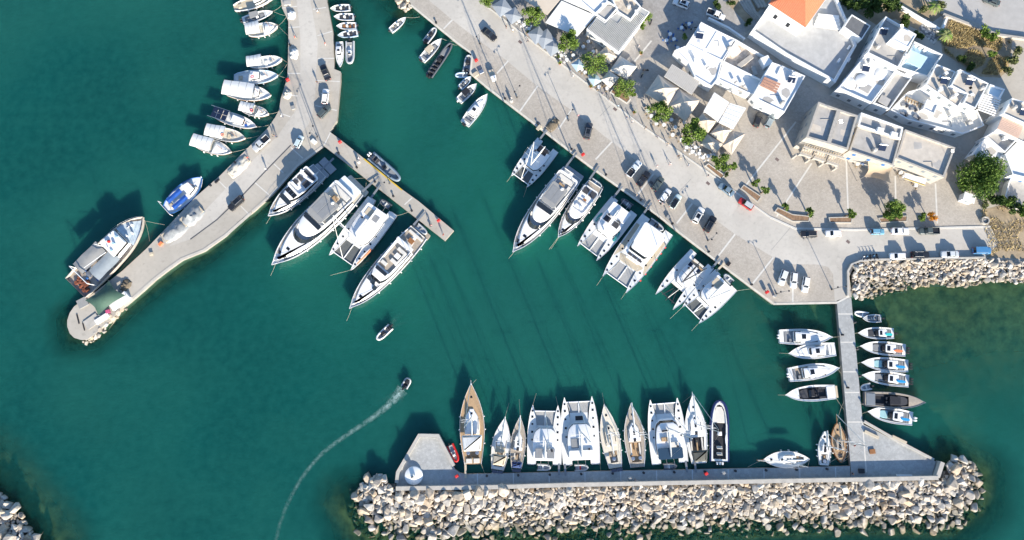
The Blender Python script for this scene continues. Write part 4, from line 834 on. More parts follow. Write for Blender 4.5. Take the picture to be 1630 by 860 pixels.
r, L, B = sailboat('cream decked sloop with dark stern panels, right of the widest breakwater catamaran', (980, 745), (961.5, 643), 29, mstH=17, deckm=mCream, housem=mCream, panels=2, well=(.08, .26, .5), boom=.22, mizzen=False, wheels=1)
r, L, B = sailboat('grey decked sloop with long white rail and open cockpit, left of the blue glass catamaran', (1015, 744), (1004, 642), 31, mstH=19, deckm=mTeakGrey, well=(.08, .38, .62), sole=mTeak, house=(.4, .7))
r, L, B = catamaran('catamaran with wide blue-black windscreen and open flybridge seats', (1067, 739), (1056, 635), 57, mstH=24, hard=True, hard_m=mGlassB, house=(.16, .70), net=mNetL, tramp=(.77, .93), mx=.56, glassy=True)
bx(r, 'flybridge_sofa', mCush, L * .24, L * .34, -.24 * B, -.02 * B, 2.55, 3.0); bx(r, 'flybridge_table', mTeak, L * .36, L * .42, .04 * B, .2 * B, 2.55, 3.0); bx(r, 'flybridge_console', mDark, L * .50, L * .53, .02 * B, .16 * B, 2.5, 3.2)
tender_on_davits(r, L, B, mRubberD); gangway(r, .2, -.42 * B, 1.2, 2.4)
r, L, B = sailboat('modern white sloop with black cockpit and dark grey bimini, beside the navy inflatable', (1113, 738), (1101.5, 629), 33, mstH=21, bimini=mOlive, bim=(.04, .2), well=(.05, .38, .72), sole=mDark, house=(.42, .72), wheels=2, sprit=.8)
gangway(r, .2, .2 * B, 1.1, 2.2)
r, L, B = rib('long navy rigid inflatable with three white outboards and a grey sunpad', (1145, 735), (1145, 636), 31, mNavy, mDark, 3, 2, mCush, mm=mWhite, tube=.075, rimdeck=True)
MB().slab([(L * .36 + 1.3 * cos(q), -.33 * B + .3 * sin(q)) for q in [2 * pi * k / 12 for k in range(12)]], .98, 1.1, .03).obj('paddle_board', mWhite, r)
dinghy('inflatable_dinghy', 'red inflatable dinghy floating by the breakwater head', (716, 709), (728, 736), 2.1, mRed, floor=mRubber)
r, L, B = sailboat('white double ended sailing boat with canvas cover lying along the breakwater', (1289, 731), (1214, 732), 25, prof=DBLE, mstH=14, sprit=1.6, house=(.3, .66), well=(.12, .28, .5), wheels=0, boom=.15, hullm=mWhite)
r, L, B = sailboat('small white sloop with blue tinted deck beside the brown wooden boat', (1312.5, 741), (1312.5, 686), 19, mstH=12, house=(.38, .68), wheels=1, deckm=mWhite2)
r, L, B = sailboat('brown wooden sailing boat with bowsprit tied at the pier corner', (1339.5, 737), (1331.5, 673), 23, prof=DBLE, mstH=14, hullm=mWood, deckm=mTeak, housem=mTeakGrey, sprit=2.2, house=(.32, .64), well=(.12, .28, .5), wheels=0, cover=mTan)
# boats either side of the narrow pier
speedboat('white cabin cruiser with dark roof window, topmost boat left of the narrow pier', (1241, 536), (1325, 537), 25, 'cabin', motors=2, motor_m=mWhite)
speedboat('white hardtop motor boat lying stern to the narrow pier', (1330, 556), (1254, 563), 24, 'cabin', motors=0, sole=mWhite2, seat_m=mWhite)
speedboat('white motor boat with grey deck cushions and twin outboards, bow tied to the pier', (1256, 597), (1336, 586), 25, 'cabin', motors=2, motor_m=mWhite, sole=mTeakGrey)
speedboat('white day boat with black cockpit and tan stern platform, lowest left of the pier', (1330, 624), (1249, 629), 25, 'dark', motors=0, sole=mDark, teakstern=True)
dinghy('inflatable_dinghy', 'small white inflatable tied closest to the shore beside the pier', (1382, 502), (1359, 498), 1.6, mFender, motor=False)
speedboat('grey open boat with pale blue cover, just behind the small white inflatable', (1404, 507), (1374, 507), 13, 'console', motors=1, deckm=mRubber, sole=mRubber, zs=.7, zb=.9)
speedboat('grey-white cruiser carrying a turquoise paddle board', (1423, 531), (1365, 530), 19, 'cruiser', board=mTurq, pad=mDarkCush, motors=1)
speedboat('white cruiser carrying an orange paddle board', (1442, 558), (1368, 551), 22, 'cruiser', board=mOrange, sole=mTeakGrey, motors=3)
speedboat('white cruiser with blue paddle board and teal bow cushion, third right of the pier', (1446, 583), (1370, 577), 22, 'cruiser', board=mBlueB, pad=mat('pale teal cushion', (.30, .50, .52), .8, .05, 2), motors=3)
speedboat('white cruiser with blue paddle board and grey bow deck, just above the tiny white dinghy', (1447, 607), (1371, 597), 22, 'cruiser', board=mBlueB, sole=mTeakGrey, pad=mGreyCush, motors=3)
dinghy('inflatable_dinghy', 'tiny white dinghy tied to the pier above the long grey launch', (1386, 615), (1369, 619), 1.8, mFender, motor=True)
speedboat('long grey launch with black interior and bow pointing away from the pier', (1376, 635), (1472, 641), 25, 'dark', hullm=mGreyHull, deckm=mTeakGrey, sole=mDark, motors=0, pad=mGreyHull, top=mDark, zs=1.3, zb=1.6)
speedboat('white cruiser with blue paddle board and two white outboards, lowest right of the pier', (1453, 667), (1380, 655), 24, 'cruiser', board=mBlueB, pad=mat('pale teal cushion', (1, 1, 1)), motors=2, motor_m=mWhite)
# left mole, east side and inner basin
GS = 'small boats along the mole'
speedboat('small white boat at the top of the four by the mole, nearest the picture edge', (557, 11), (525, 13), 13, 'console', motors=1, zs=.7, zb=.95, group=GS, seat_m=mDarkCush)
speedboat('small white boat with black seats, second of the four moored east of the mole', (563, 26), (531, 26), 13, 'console', motors=1, zs=.7, zb=.95, group=GS, seat_m=mDarkCush)
speedboat('small white boat with red-brown seats, third of the four moored east of the mole', (567, 40), (535, 41), 13, 'console', motors=1, zs=.7, zb=.95, group=GS, seat_m=mWood)
speedboat('small pale blue boat with dark seats, lowest of the four moored east of the mole', (569, 51), (537, 56), 13, 'console', motors=1, zs=.7, zb=.95, group=GS, hullm=mat('pale blue gelcoat', (.45, .58, .68), .35, .03, 1), seat_m=mDarkCush)
speedboat('white boat with small cabin lying along the mole, bow pointing down', (540, 66), (541, 107), 14, 'cabin', motors=0, zs=.8, zb=1.0, group=GS)
rib('pale grey inflatable with console lying outside the small cabin boat', (557, 66), (557, 103), 16, mRubber, mWhite2, 1, 1, mGreyCush)
speedboat('small white open boat alone near the rocks at the head of the basin', (621, 48), (646, 27), 12, 'console', motors=1, zs=.7, zb=.9, group=GS, seat_m=mGreyCush, sole=mCream)
rib('short grey inflatable, smallest of the three boats near the upper quay', (677, 67), (694, 45), 12, mRubber, mRubber, 1, 1)
speedboat('white boat with beige bimini and black outboards beside the dark inflatable', (671, 95), (703, 61), 16, 'console', motors=2, zs=.8, zb=1.0, top=mTan, group=GS)
rib('slim black inflatable with orange-brown seat, near the upper quay', (683, 121), (719, 69), 14, mRubberD, mDark, 2, 3, mm=mDark)
rib('white inflatable squeezed against the step of the quay', (742, 114), (747, 88), 13, mRubber, mGreyDeck, 1, 1)
dinghy('inflatable_dinghy', 'pale blue dinghy lying across behind the quay step', (745, 119), (724, 120), 1.7, mat('pale blue rubber', (.45, .58, .68), .6, .04, 1))
speedboat('pale blue skiff between the dinghy and the dark-topped boat', (732, 139), (750, 121), 12, 'console', motors=1, zs=.6, zb=.8, hullm=mat('pale blue gelcoat', (1, 1, 1)), group=GS)
speedboat('blue-white boat with black bimini near the quay step', (730, 160), (759, 133), 15, 'console', motors=1, zs=.8, zb=1.0, top=mDark, motor_m=mWhite, group=GS)
speedboat('white cabin cruiser with twin outboards alone off the upper quay', (740, 197), (776, 150), 20, 'cabin', motors=2, zs=1.0, zb=1.3, group=GS)
rib('grey rigid inflatable moored on the outer side of the stub jetty', (590, 248), (637, 288), 18, mat('blue-grey rubber', (.20, .26, .31), .6, .06, 2), mGreyDeck, 2, 2, mm=mWhite)
rib('white inflatable motoring alone in the middle of the harbour', (622, 520), (600, 541), 12, mFender, mGreyDeck, 1, 2, mm=mDark)
rib('small dark inflatable speeding away at the head of the long wake', (643, 617), (652, 602), 12, mRubber, mDark, 1, 1)
# fishing boats west of the mole
caique('white wooden boat with blue cockpit cover cut by the top picture edge', (372, 12), (438, -6), 21, canopy=None, wheelhouse=(.5, .68), deckm=mTan, cabinm=mWhite)
speedboat('white pointed boat with small grey bimini, second from the top beside the mole', (386, 33), (434, 18), 16, 'console', top=mGreyC, motors=2, zs=.9, zb=1.1, group=GS)
caique('white boat with ribbed white canopy, third from the top beside the mole', (394, 51), (443, 42), 22, (.0, .45), wheelhouse=None, cover=mWhite)
caique('white boat with plain square canopy above the long pale blue boat', (397, 102), (450, 95), 20, (-.02, .42), wheelhouse=None, deckm=mWhite2)
caique('long pale blue boat with red hatch and white foredeck', (372, 124), (444, 121), 24, None, hullm=mat('pale blue gelcoat', (1, 1, 1)), wheelhouse=(.4, .6), deckm=mWhite2, ring=mRed)
caique('largest of the canopied boats, all covered in white with a row of fenders', (357, 142), (433, 153), 27, (.02, .66), wheelhouse=(.66, .76), deckm=mWhite2)
caique('short white boat with red life ring below the fully covered boat', (385, 172), (429, 182), 18, (.0, .5), wheelhouse=None, cover=mTarpW, ring=mRed)
caique('white boat with a rack of dark solar panels over its stern', (340, 180), (410, 203), 21, None, panels=True, wheelhouse=(.45, .72), deckm=mWhite2)
caique('white boat with long canopy and orange life ring, second from the bottom of the group', (331, 209), (392, 221), 22, (.0, .48), wheelhouse=None, ring=mOrange, deckm=mCream)
caique('white boat with long canopy and bare white bow, lowest of the canopied group', (309, 225), (370, 243), 23, (.0, .52), wheelhouse=None, cover=mWhite)
r, L, B = caique('blue and white fishing boat with blue tarpaulins beside the heaps of nets', (264, 334), (323, 283), 33, None, hullm=mBlueHull, trim=mWhite, wheelhouse=(.56, .74), deckm=mWhite2)
for s in (1, -1):
    MB().loft([[(L * t, s * B * .22 - B * .13, 1.5 + .1 * (i % 2)), (L * t, s * B * .22, 1.68), (L * t, s * B * .22 + B * .13, 1.5 + .08 * ((i + 1) % 2))] for i, t in enumerate((.14, .26, .38, .5))], False, False, False).obj('tarpaulin', mBlueC, r)
MB().tube([(L * .02, -.45 * B, .9), (L * .02, -.45 * B, 2.6), (L * .02, .45 * B, 2.6), (L * .02, .45 * B, .9)], .07, 6).obj('gantry', mWhite, r)
# trawler at the end of the mole
loc, rz, L = ashore((121, 459), (233, 348), 1.5); B = 50 * MPX
r = root('fishing_trawler', 'large rusty white trawler with grey awnings and brown nets at the mole end', 'trawler', loc, rz)
hull(r, L, B, 1.9, 3.3, [(0, .92), (.15, 1), (.5, 1), (.7, .9), (.86, .6), (.95, .3), (1, .05)], mat('dirty white hull', (.55, .54, .51), .6, .3, .7, col2=(.5, .42, .34)), mat('rust stained deck', (.36, .31, .26), .85, .35, .7), .16, .8, stripe=mBlackHull)
zd = 1.1
block(r, 'bow_deck', mat('pale blue deck paint', (.48, .56, .60), .7, .2, .8), plan([(L * .72, B * .40), (L * .85, B * .28), (L * .96, .05)], 8), 2.3, 2.6, .04)
cabin(r, rrect(L * .52, L * .72, .34 * B, .30 * B, .3), zd, 3.6, .05, .05, g0=.62, g1=.85, mr=mWhite)
for k in range(5): bx(r, 'roof_box', mWhite2 if k % 2 else mat('sky blue paint', (.35, .52, .62), .6, .1, 1), L * (.545 + .033 * k), L * (.565 + .033 * k), (-.2 + .1 * (k * 3 % 5)) * B, (-.12 + .1 * (k * 3 % 5)) * B, zd + 3.6, zd + 3.6 + .3 + .15 * (k % 3))
MB().lathe([(.05, zd + 3.6), (.4, zd + 3.7), (.4, zd + 4.0), (.1, zd + 4.2)], 12, L * .6, .1 * B).obj('radar_dome', mRed, r, 50)
for s, x0, x1, m, zz in ((1, .18, .5, mGreyC, 3.9), (-1, .24, .54, mat('blue-grey awning', (.30, .34, .36), .8, .08, .8), 3.5)):
    rg = [[(L * (x0 + (x1 - x0) * i / 5), s * B * (.02 + .46 * j / 4), zz + .12 * sin(i * 1.9 + j) + .25 * (1 - abs(j - 2) / 2)) for j in range(5)] for i in range(6)]
    MB().loft(rg, False, False, False).obj('awning', m, r, 60)
    for i in (0, 3, 5):
        for j in (0.02, .47): MB().tube([(L * (x0 + (x1 - x0) * i / 5), s * B * j, zd), (L * (x0 + (x1 - x0) * i / 5), s * B * j, zz)], .05, 5).obj('awning_post', mSteel, r)
hn = MB()
for k in range(26):
    a = R.uniform(.03, .13) * L; b = R.uniform(-.36, .2) * B; q = R.uniform(.3, .6); hn.lathe([(q * .3, zd), (q, zd + .25), (q * .8, zd + .5 + .3 * R.random()), (q * .2, zd + .7)], 7, a, b)
hn.obj('net_heap', mat('brown nets', (.17, .055, .03), .95, .4, 2), r, 40)
for k in range(26): x = R.choice((R.uniform(.12, .24), R.uniform(.46, .52), R.uniform(.73, .86))); zg = 2.6 if x > .7 else zd; y = R.uniform(-.35, .3) * B * (.5 if x > .7 else 1); x *= L; bx(r, 'deck_gear', [mGreyDeck, mSteel, mWhite2, mWood, mDark, mBlueHull][k % 6], x, x + R.uniform(.3, .9), y, y + R.uniform(.3, .8), zg, zg + R.uniform(.2, .7))
MB().tube([(L * .16, -.4 * B, zd), (L * .16, -.4 * B, zd + 4.2), (L * .16, .4 * B, zd + 4.2), (L * .16, .4 * B, zd)], .12, 6).obj('gantry', mWhite, r)
MB().lathe([(.7, zd + .1), (.7, zd + .2), (.35, zd + .25), (.35, zd + .9), (.7, zd + .95), (.7, zd + 1.05)], 12, L * .2, 0).obj('net_winch', mSteel, r)
MB().tube([(L * .55, 0, zd + 3.6), (L * .54, 0, zd + 9)], .12, 6, .06).obj('mast', mWhite, r)
MB().tube([(L * .5, -.05 * B, zd + 3.4), (L * .26, -.05 * B, zd + 5.4)], .09, 6, .06).obj('derrick', mWhite, r)
rails(r, L, B, [(0, .92), (.15, 1), (.5, 1), (.7, .9), (.86, .6), (.95, .3), (1, .05)], 1.9, 3.3, .68, .99, .8)
# mooring lines
for a, b, zb in [((434, 18), (449, 8), 1.2), ((434, 18), (454, 25), 1.2), ((443, 42), (455, 28), 1.2), ((443, 43), (460, 58), 1.2), ((450, 95), (459, 100), 1.2), ((444, 122), (457, 102), 1.2), ((444, 122), (456, 124), 1.2), ((429, 182), (443, 178), 1.2), ((410, 202), (432, 198), 1.2), ((392, 221), (412, 216), 1.2), ((370, 243), (394, 236), 1.2), ((233, 350), (238, 384), 1.2), ((232, 352), (262, 358), 1.2), ((121, 462), (121, 487), 1.2),
                 ((434, 424), (428, 445), -.3), ((428, 345), (420, 362), -.3), ((557, 492), (548, 520), -.3), ((542, 425), (520, 440), -.3), ((816, 404), (806, 416), -.3), ((887, 380), (868, 405), -.3), ((889, 381), (872, 404), -.3), ((960, 440), (945, 462), -.3), ((996, 466), (985, 482), -.3), ((1087, 491), (1062, 512), -.3), ((1112, 513), (1098, 530), -.3), ((750, 609), (747, 598), -.3), ((751, 609), (762, 600), -.3), ((804, 664), (812, 635), -.3), ((828, 662), (826, 628), -.3), ((849, 644), (855, 622), -.3), ((887, 646), (884, 628), -.3), ((961, 643), (958, 620), -.3), ((1101, 629), (1082, 645), -.3), ((1214, 732), (1190, 744), 1.2),
                 ((1325, 537), (1338, 536), 1.2), ((1336, 586), (1343, 580), 1.2), ((1334, 588), (1344, 600), 1.2), ((1332, 628), (1350, 660), 1.2), ((1365, 530), (1358, 532), 1.2), ((1368, 552), (1360, 556), 1.2), ((1371, 577), (1362, 580), 1.2), ((1379, 655), (1371, 660), 1.2), ((1249, 629), (1235, 629), -.3), ((1254, 563), (1236, 562), -.3), ((646, 27), (668, 27), 1.2), ((703, 61), (722, 66), 1.2), ((719, 69), (728, 72), 1.2), ((812, 281), (805, 292), -.3), ((839, 300), (832, 318), -.3),
                 ((558, 265), (585, 283), 1.2), ((585, 312), (583, 290), 1.2), ((635, 341), (652, 337), 1.2), ((753, 739), (772, 756), 1.2), ((870, 741), (872, 754), 1.2), ((905, 741), (893, 753), 1.2), ((949, 741), (957, 752), 1.2), ((1174, 462), (1200, 459), 1.2), ((1331, 673), (1343, 640), 1.2), ((1340, 737), (1356, 722), 1.2)]:
    o = rope(a, b, 1.3 if zb > 0 else 1.4, zb + .05 if zb > 0 else zb, .35 if zb > 0 else .15)
    o['label'] = 'x'; o['category'] = 'rope'; o['group'] = 'mooring lines'; o['px'] = a
# mooring lines belong to the boat they hold
def attach_lines():
    boats = []
    for o in list(COL.objects):
        if o.parent is None and o.get('category') in ('yacht', 'catamaran', 'sailboat', 'motorboat', 'inflatable boat', 'fishing boat', 'trawler', 'dinghy'):
            xs = [v.co.x for c in o.children if c.name.split('.')[0] in ('hull', 'inflatable_tube') for v in c.data.vertices]
            ca, sa = cos(o.rotation_euler.z), sin(o.rotation_euler.z); l = o.location
            boats.append((o, Vector((l.x, l.y)), Vector((l.x + ca * max(xs), l.y + sa * max(xs)))))
    for o in [o for o in COL.objects if o.get('label') == 'x']:
        p = P(*o['px'], 1.2).to_2d(); b = min(boats, key=lambda q: seg_dist(p, q[1], q[2]))[0]
        for k in ('label', 'category', 'group', 'px'): del o[k]
        ca, sa = cos(b.rotation_euler.z), sin(b.rotation_euler.z); l = b.location
        hv = [Vector((l.x + ca * v.co.x - sa * v.co.y, l.y + sa * v.co.x + ca * v.co.y, v.co.z)) for c in b.children if c.name.split('.')[0] in ('hull', 'inflatable_tube') for v in c.data.vertices if v.co.z > .4]
        s0 = sum((o.data.vertices[i].co for i in range(4)), Vector()) / 4; mv = min(hv, key=lambda q: (q - s0).length_squared) - s0; nv = len(o.data.vertices)
        for i, v in enumerate(o.data.vertices): v.co += mv * (1 - (i // 4) / (nv // 4 - 1))
        for v in o.data.vertices:
            d = v.co - b.location; v.co = (ca * d.x + sa * d.y, -sa * d.x + ca * d.y, d.z)
        o.parent = b
attach_lines()
# ------------------------------------------------------------ rubble
def rock_mat():
    m = bpy.data.materials.new('quarry stone'); m.use_nodes = True; n = m.node_tree.nodes; l = m.node_tree.links; b = n['Principled BSDF']
    b.inputs['Roughness'].default_value = .9; b.inputs['Specular IOR Level'].default_value = .2
    oi = n.new('ShaderNodeObjectInfo'); ge = n.new('ShaderNodeNewGeometry'); ad = n.new('ShaderNodeMath'); ad.operation = 'ADD'; fr = n.new('ShaderNodeMath'); fr.operation = 'FRACT'
    l.new(oi.outputs['Random'], ad.inputs[0]); l.new(ge.outputs['Random Per Island'], ad.inputs[1]); l.new(ad.outputs[0], fr.inputs[0])
    rp = n.new('ShaderNodeValToRGB'); l.new(fr.outputs[0], rp.inputs[0]); e = rp.color_ramp.elements
    e[0].color = (.37, .345, .305, 1); e[1].color = (.51, .49, .45, 1)
    for p, c in ((.2, (.52, .49, .44, 1)), (.34, (.40, .31, .215, 1)), (.5, (.45, .415, .36, 1)), (.62, (.30, .275, .245, 1)), (.8, (.45, .375, .28, 1))): q = e.new(p); q.color = c
    tc = n.new('ShaderNodeTexCoord'); nz = n.new('ShaderNodeTexNoise'); nz.inputs['Scale'].default_value = 1.6; nz.inputs['Detail'].default_value = 7; l.new(ge.outputs['Position'], nz.inputs['Vector'])
    mx = n.new('ShaderNodeMix'); mx.data_type = 'RGBA'; mx.blend_type = 'OVERLAY'; mx.inputs[0].default_value = .55; l.new(rp.outputs[0], mx.inputs[6]); l.new(nz.outputs[0], mx.inputs[7])
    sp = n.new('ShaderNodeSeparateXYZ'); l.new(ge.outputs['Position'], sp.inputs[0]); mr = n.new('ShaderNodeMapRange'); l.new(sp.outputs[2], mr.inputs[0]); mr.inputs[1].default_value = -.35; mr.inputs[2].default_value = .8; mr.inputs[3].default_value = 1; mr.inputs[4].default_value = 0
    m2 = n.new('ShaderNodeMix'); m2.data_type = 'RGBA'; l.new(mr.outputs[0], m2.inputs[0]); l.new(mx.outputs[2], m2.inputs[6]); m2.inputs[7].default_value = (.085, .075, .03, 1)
    l.new(m2.outputs[2], b.inputs['Base Color'])
    bp = n.new('ShaderNodeBump'); bp.inputs['Strength'].default_value = .6; bp.inputs['Distance'].default_value = .12; l.new(nz.outputs[0], bp.inputs['Height']); l.new(bp.outputs[0], b.inputs['Normal'])
    return m
mRock = rock_mat()
def rock_mesh(k):
    rr = random.Random(k); bm = bmesh.new()
    for i in range(15):
        v = Vector((rr.gauss(0, 1), rr.gauss(0, 1), rr.gauss(0, 1))).normalized()
        v = Vector([math.copysign(abs(c) ** .62, c) for c in v]); v *= rr.uniform(.78, 1.05); bm.verts.new((v.x * .62, v.y * .5, v.z * .42))
    r_ = bmesh.ops.convex_hull(bm, input=bm.verts)
    bmesh.ops.delete(bm, geom=[g for g in r_['geom_interior'] if isinstance(g, bmesh.types.BMVert)], context='VERTS')
    bmesh.ops.bevel(bm, geom=bm.edges[:], offset=.035, segments=1, affect='EDGES')
    me = bpy.data.meshes.new('rock'); bm.to_mesh(me); bm.free(); me.materials.append(mRock); return me
ROCKS = [rock_mesh(100 + i) for i in range(12)]
def mound(label, poly, crest, zc, size, reach, n_parts=300, core=True, seed=1, zlow=-1.6, dens=.53):
    """heap of quarry stones inside a pixel polygon, sloping from the crest line down"""
    rr = random.Random(seed); pw = [p.to_2d() for p in PP(poly, 0)]; cr = [p.to_2d() for p in PP(crest, 1.2)]
    x0, x1 = min(p.x for p in pw), max(p.x for p in pw); y0, y1 = min(p.y for p in pw), max(p.y for p in pw)
    r = root('rubble_mound', label, 'rocks', (pw[0].x, pw[0].y, 0))
    def zz(p): return zc + (zlow - zc) * min(1.2, path_dist(p, cr) / reach)
    pts = []; cell = {}
    for k in range(int((x1 - x0) * (y1 - y0) * 14)):
        p = Vector((rr.uniform(x0, x1), rr.uniform(y0, y1)))
        if not inside(p.x, p.y, pw): continue
        s = size(p) * rr.choice((.45, .6, .75, .95, 1.05, 1.2, 1.4)) * rr.uniform(.9, 1.1); c = (int(p.x // 3), int(p.y // 3)); ok = True
        for i in (-1, 0, 1):
            for j in (-1, 0, 1):
                for q, s2 in cell.get((c[0] + i, c[1] + j), ()):
                    if (q - p).length < (s + s2) * .5 * dens: ok = False; break
        if ok: cell.setdefault(c, []).append((p, s)); pts.append((p, s))
    pts.sort(key=lambda q: -q[1] * (1 if zz(q[0]) > -.3 else .5)); st_ = MB(); sm = 0
    for i, (p, s) in enumerate(pts):
        z = zz(p) + rr.uniform(-.15, .4) * s; rot = (rr.uniform(-.5, .5), rr.uniform(-.5, .5), rr.uniform(0, 6.28)); me = ROCKS[rr.randrange(12)]
        sc_ = (s * rr.uniform(.85, 1.2), s * rr.uniform(.85, 1.2), s * rr.uniform(.8, 1.2)); loc = Vector((p.x - pw[0].x, p.y - pw[0].y, z))
        if i < n_parts:
            o = bpy.data.objects.new('rock', me); COL.objects.link(o); o.parent = r; o.location = loc; o.rotation_euler = rot; o.scale = sc_
        else:
            from mathutils import Euler
            e = Euler(rot).to_matrix(); st_.add([e @ Vector((v.co.x * sc_[0], v.co.y * sc_[1], v.co.z * sc_[2])) + loc for v in me.vertices], [tuple(q.vertices) for q in me.polygons]); sm += 1
    if sm: o = st_.obj('small_rocks', mRock, r); o['kind'] = 'stuff'
    if core:
        g = MB(); n1 = 40; stp = max((x1 - x0), (y1 - y0)) / n1; vi = {}
        for i in range(int((x1 - x0) / stp) + 2):
            for j in range(int((y1 - y0) / 1.5) + 2):
                p = Vector((x0 + i * stp, y0 + j * 1.5))
                vi[i, j] = len(g.v); g.v.append((p.x - pw[0].x, p.y - pw[0].y, zz(p) - .75))
        for (i, j), a in vi.items():
            if (i + 1, j + 1) in vi and inside(x0 + (i + .5) * stp, y0 + (j + .5) * 1.5, pw): g.f.append((a, vi[i + 1, j], vi[i + 1, j + 1], vi[i, j + 1]))
        o = g.obj('core', mat('dark rubble core', (.19, .17, .14), .95, .4, 1), r); o['kind'] = 'stuff'
    return r
def bsize(p): return 1.95 if p.x < 0 else (1.35 if p.x < 75 else 1.7)
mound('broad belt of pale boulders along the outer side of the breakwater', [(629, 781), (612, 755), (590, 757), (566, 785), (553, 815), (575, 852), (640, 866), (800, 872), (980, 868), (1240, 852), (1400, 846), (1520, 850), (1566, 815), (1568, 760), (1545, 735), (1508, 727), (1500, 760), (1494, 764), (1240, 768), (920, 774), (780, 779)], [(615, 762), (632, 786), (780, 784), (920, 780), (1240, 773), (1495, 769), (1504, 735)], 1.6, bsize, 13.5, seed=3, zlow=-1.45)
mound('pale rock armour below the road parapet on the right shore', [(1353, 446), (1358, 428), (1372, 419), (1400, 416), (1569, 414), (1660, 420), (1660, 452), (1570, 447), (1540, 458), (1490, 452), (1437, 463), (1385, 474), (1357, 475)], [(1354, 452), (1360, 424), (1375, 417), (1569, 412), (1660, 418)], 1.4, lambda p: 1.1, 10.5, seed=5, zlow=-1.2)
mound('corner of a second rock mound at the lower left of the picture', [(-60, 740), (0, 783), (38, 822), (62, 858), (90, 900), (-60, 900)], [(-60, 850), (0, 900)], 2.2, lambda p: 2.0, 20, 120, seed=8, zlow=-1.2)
mound('few pale rocks at the rounded end of the mole', [(133, 545), (150, 531), (172, 512), (198, 489), (202, 492), (177, 515), (157, 539), (139, 549)], [(140, 538), (198, 487)], .6, lambda p: 1.5, 3.5, 60, False, seed=11, zlow=-.6)
mound('few rocks beside the upper end of the town quay', [(625, -20), (633, 8), (645, 20), (656, 16), (652, 4), (640, -20)], [(640, -20), (655, 8)], .9, lambda p: 1.5, 4, 60, False, seed=12, zlow=-.6)
# ------------------------------------------------------------ wakes
def foam_mat():
    m = bpy.data.materials.new('wake foam'); m.use_nodes = True; n = m.node_tree.nodes; l = m.node_tree.links; b = n['Principled BSDF']; b.inputs['Base Color'].default_value = (.52, .70, .68, 1); b.inputs['Roughness'].default_value = .8
    at = n.new('ShaderNodeAttribute'); at.attribute_name = 'foam'; tc = n.new('ShaderNodeTexCoord'); nz = n.new('ShaderNodeTexNoise'); nz.inputs['Scale'].default_value = .8; nz.inputs['Detail'].default_value = 6; nz.inputs['Roughness'].default_value = .7; l.new(tc.outputs['Object'], nz.inputs['Vector'])
    mr = n.new('ShaderNodeMapRange'); l.new(nz.outputs[0], mr.inputs[0]); mr.inputs[1].default_value = .36; mr.inputs[2].default_value = .78
    mm = n.new('ShaderNodeMath'); mm.operation = 'MULTIPLY'; l.new(mr.outputs[0], mm.inputs[0]); l.new(at.outputs['Fac'], mm.inputs[1]); l.new(mm.outputs[0], b.inputs['Alpha']); return m
mFoam = foam_mat()
def wake(path, w0, w1, a0, a1):
    ps = [P(x, y, .02) for x, y in path]; n = len(ps); fine = []
    for i in range((n - 1) * 6 + 1):
        t = i / 6; k = min(int(t), n - 2); q = [(j, ps[j]) for j in range(n)]
        fine.append(Vector((interp([(j, p.x) for j, p in q], t), interp([(j, p.y) for j, p in q], t), .02)))
    mb = MB(); al = []
    for i, p in enumerate(fine):
        d = (fine[min(i + 1, len(fine) - 1)] - fine[max(i - 1, 0)]).normalized(); nn = Vector((-d.y, d.x, 0)); k = i / (len(fine) - 1); w = w1 + (w0 - w1) * math.exp(-k * 7); a = a1 + (a0 - a1) * math.exp(-k * 5) - a1 * .6 * k * k
        for j, q in enumerate((-1, -.6, -.15, .15, .6, 1)): mb.v.append(tuple(p + nn * w * q / 2)); al.append(a * (0, .45, 1, 1, .45, 0)[j])
    for i in range(len(fine) - 1):
        for j in range(5): a = i * 6 + j; mb.f.append((a, a + 1, a + 7, a + 6))
    o = mb.obj('wake', mFoam); tag(o, kind='stuff'); at = o.data.attributes.new('foam', 'FLOAT', 'POINT')
    for i, a in enumerate(al): at.data[i].value = a
wake([(641, 620), (622, 641), (596, 663), (550, 694), (512, 723), (484, 756), (462, 793), (447, 830), (438, 866)], 3.6, 1.2, 1.25, .30)
wake([(642, 619), (640, 634), (634, 652)], 1.4, 1.2, .5, .0)
wake([(640, 617), (615, 634), (590, 645)], 1.2, 1.2, .4, .0)
wake([(623, 519), (632, 505), (655, 490)], 1.6, 1.6, .35, 0.)
wake([(620, 523), (640, 515), (665, 508)], 1.0, 1.0, .25, 0.)
# ------------------------------------------------------------ buildings
mLime = mat('whitewashed wall', (.80, .80, .78), .85, .035, .8)
mLimeB = mat('blue-tinted limewash', (.55, .70, .78), .85, .04, .8)
mRoofW = mat('white roof coating', (.76, .76, .74), .85, .06, .7)
mRoofB = mat('beige roof screed', (.52, .47, .40), .9, .12, .7)
mRoofG = mat('grey roof screed', (.40, .385, .36), .9, .12, .7)
mStoneW = mat('honey stone wall', (.40, .372, .328), .9, .16, 1.4, bump=.5, bscale=3)
mTileR = mat('terracotta tile', (.46, .25, .17), .8, .15, 1.5)
mShut = mat('blue shutter', (.03, .14, .36), .6, .1, 2)
mShutG = mat('grey shutter', (.20, .23, .25), .7, .1, 2)
mBeigeC = mat('cream canopy cloth', (.58, .50, .40), .85, .05, .8)
mCorr = mat('corrugated sheet', (.40, .405, .39), .6, .12, .9)
mTimber = mat('pergola timber', (.33, .25, .16), .8, .2, 2)
mBlueShade = mat('blue-shaded floor', (.27, .40, .50), .7, .1, .8)  # bluish shade on the terrace floor, put into its base colour
mTerra = mat('terracotta pot', (.42, .17, .08), .8, .15, 2)
def shifted(mb, d): mb.v = [(x - d[0], y - d[1], z - d[2]) for x, y, z in mb.v]; return mb
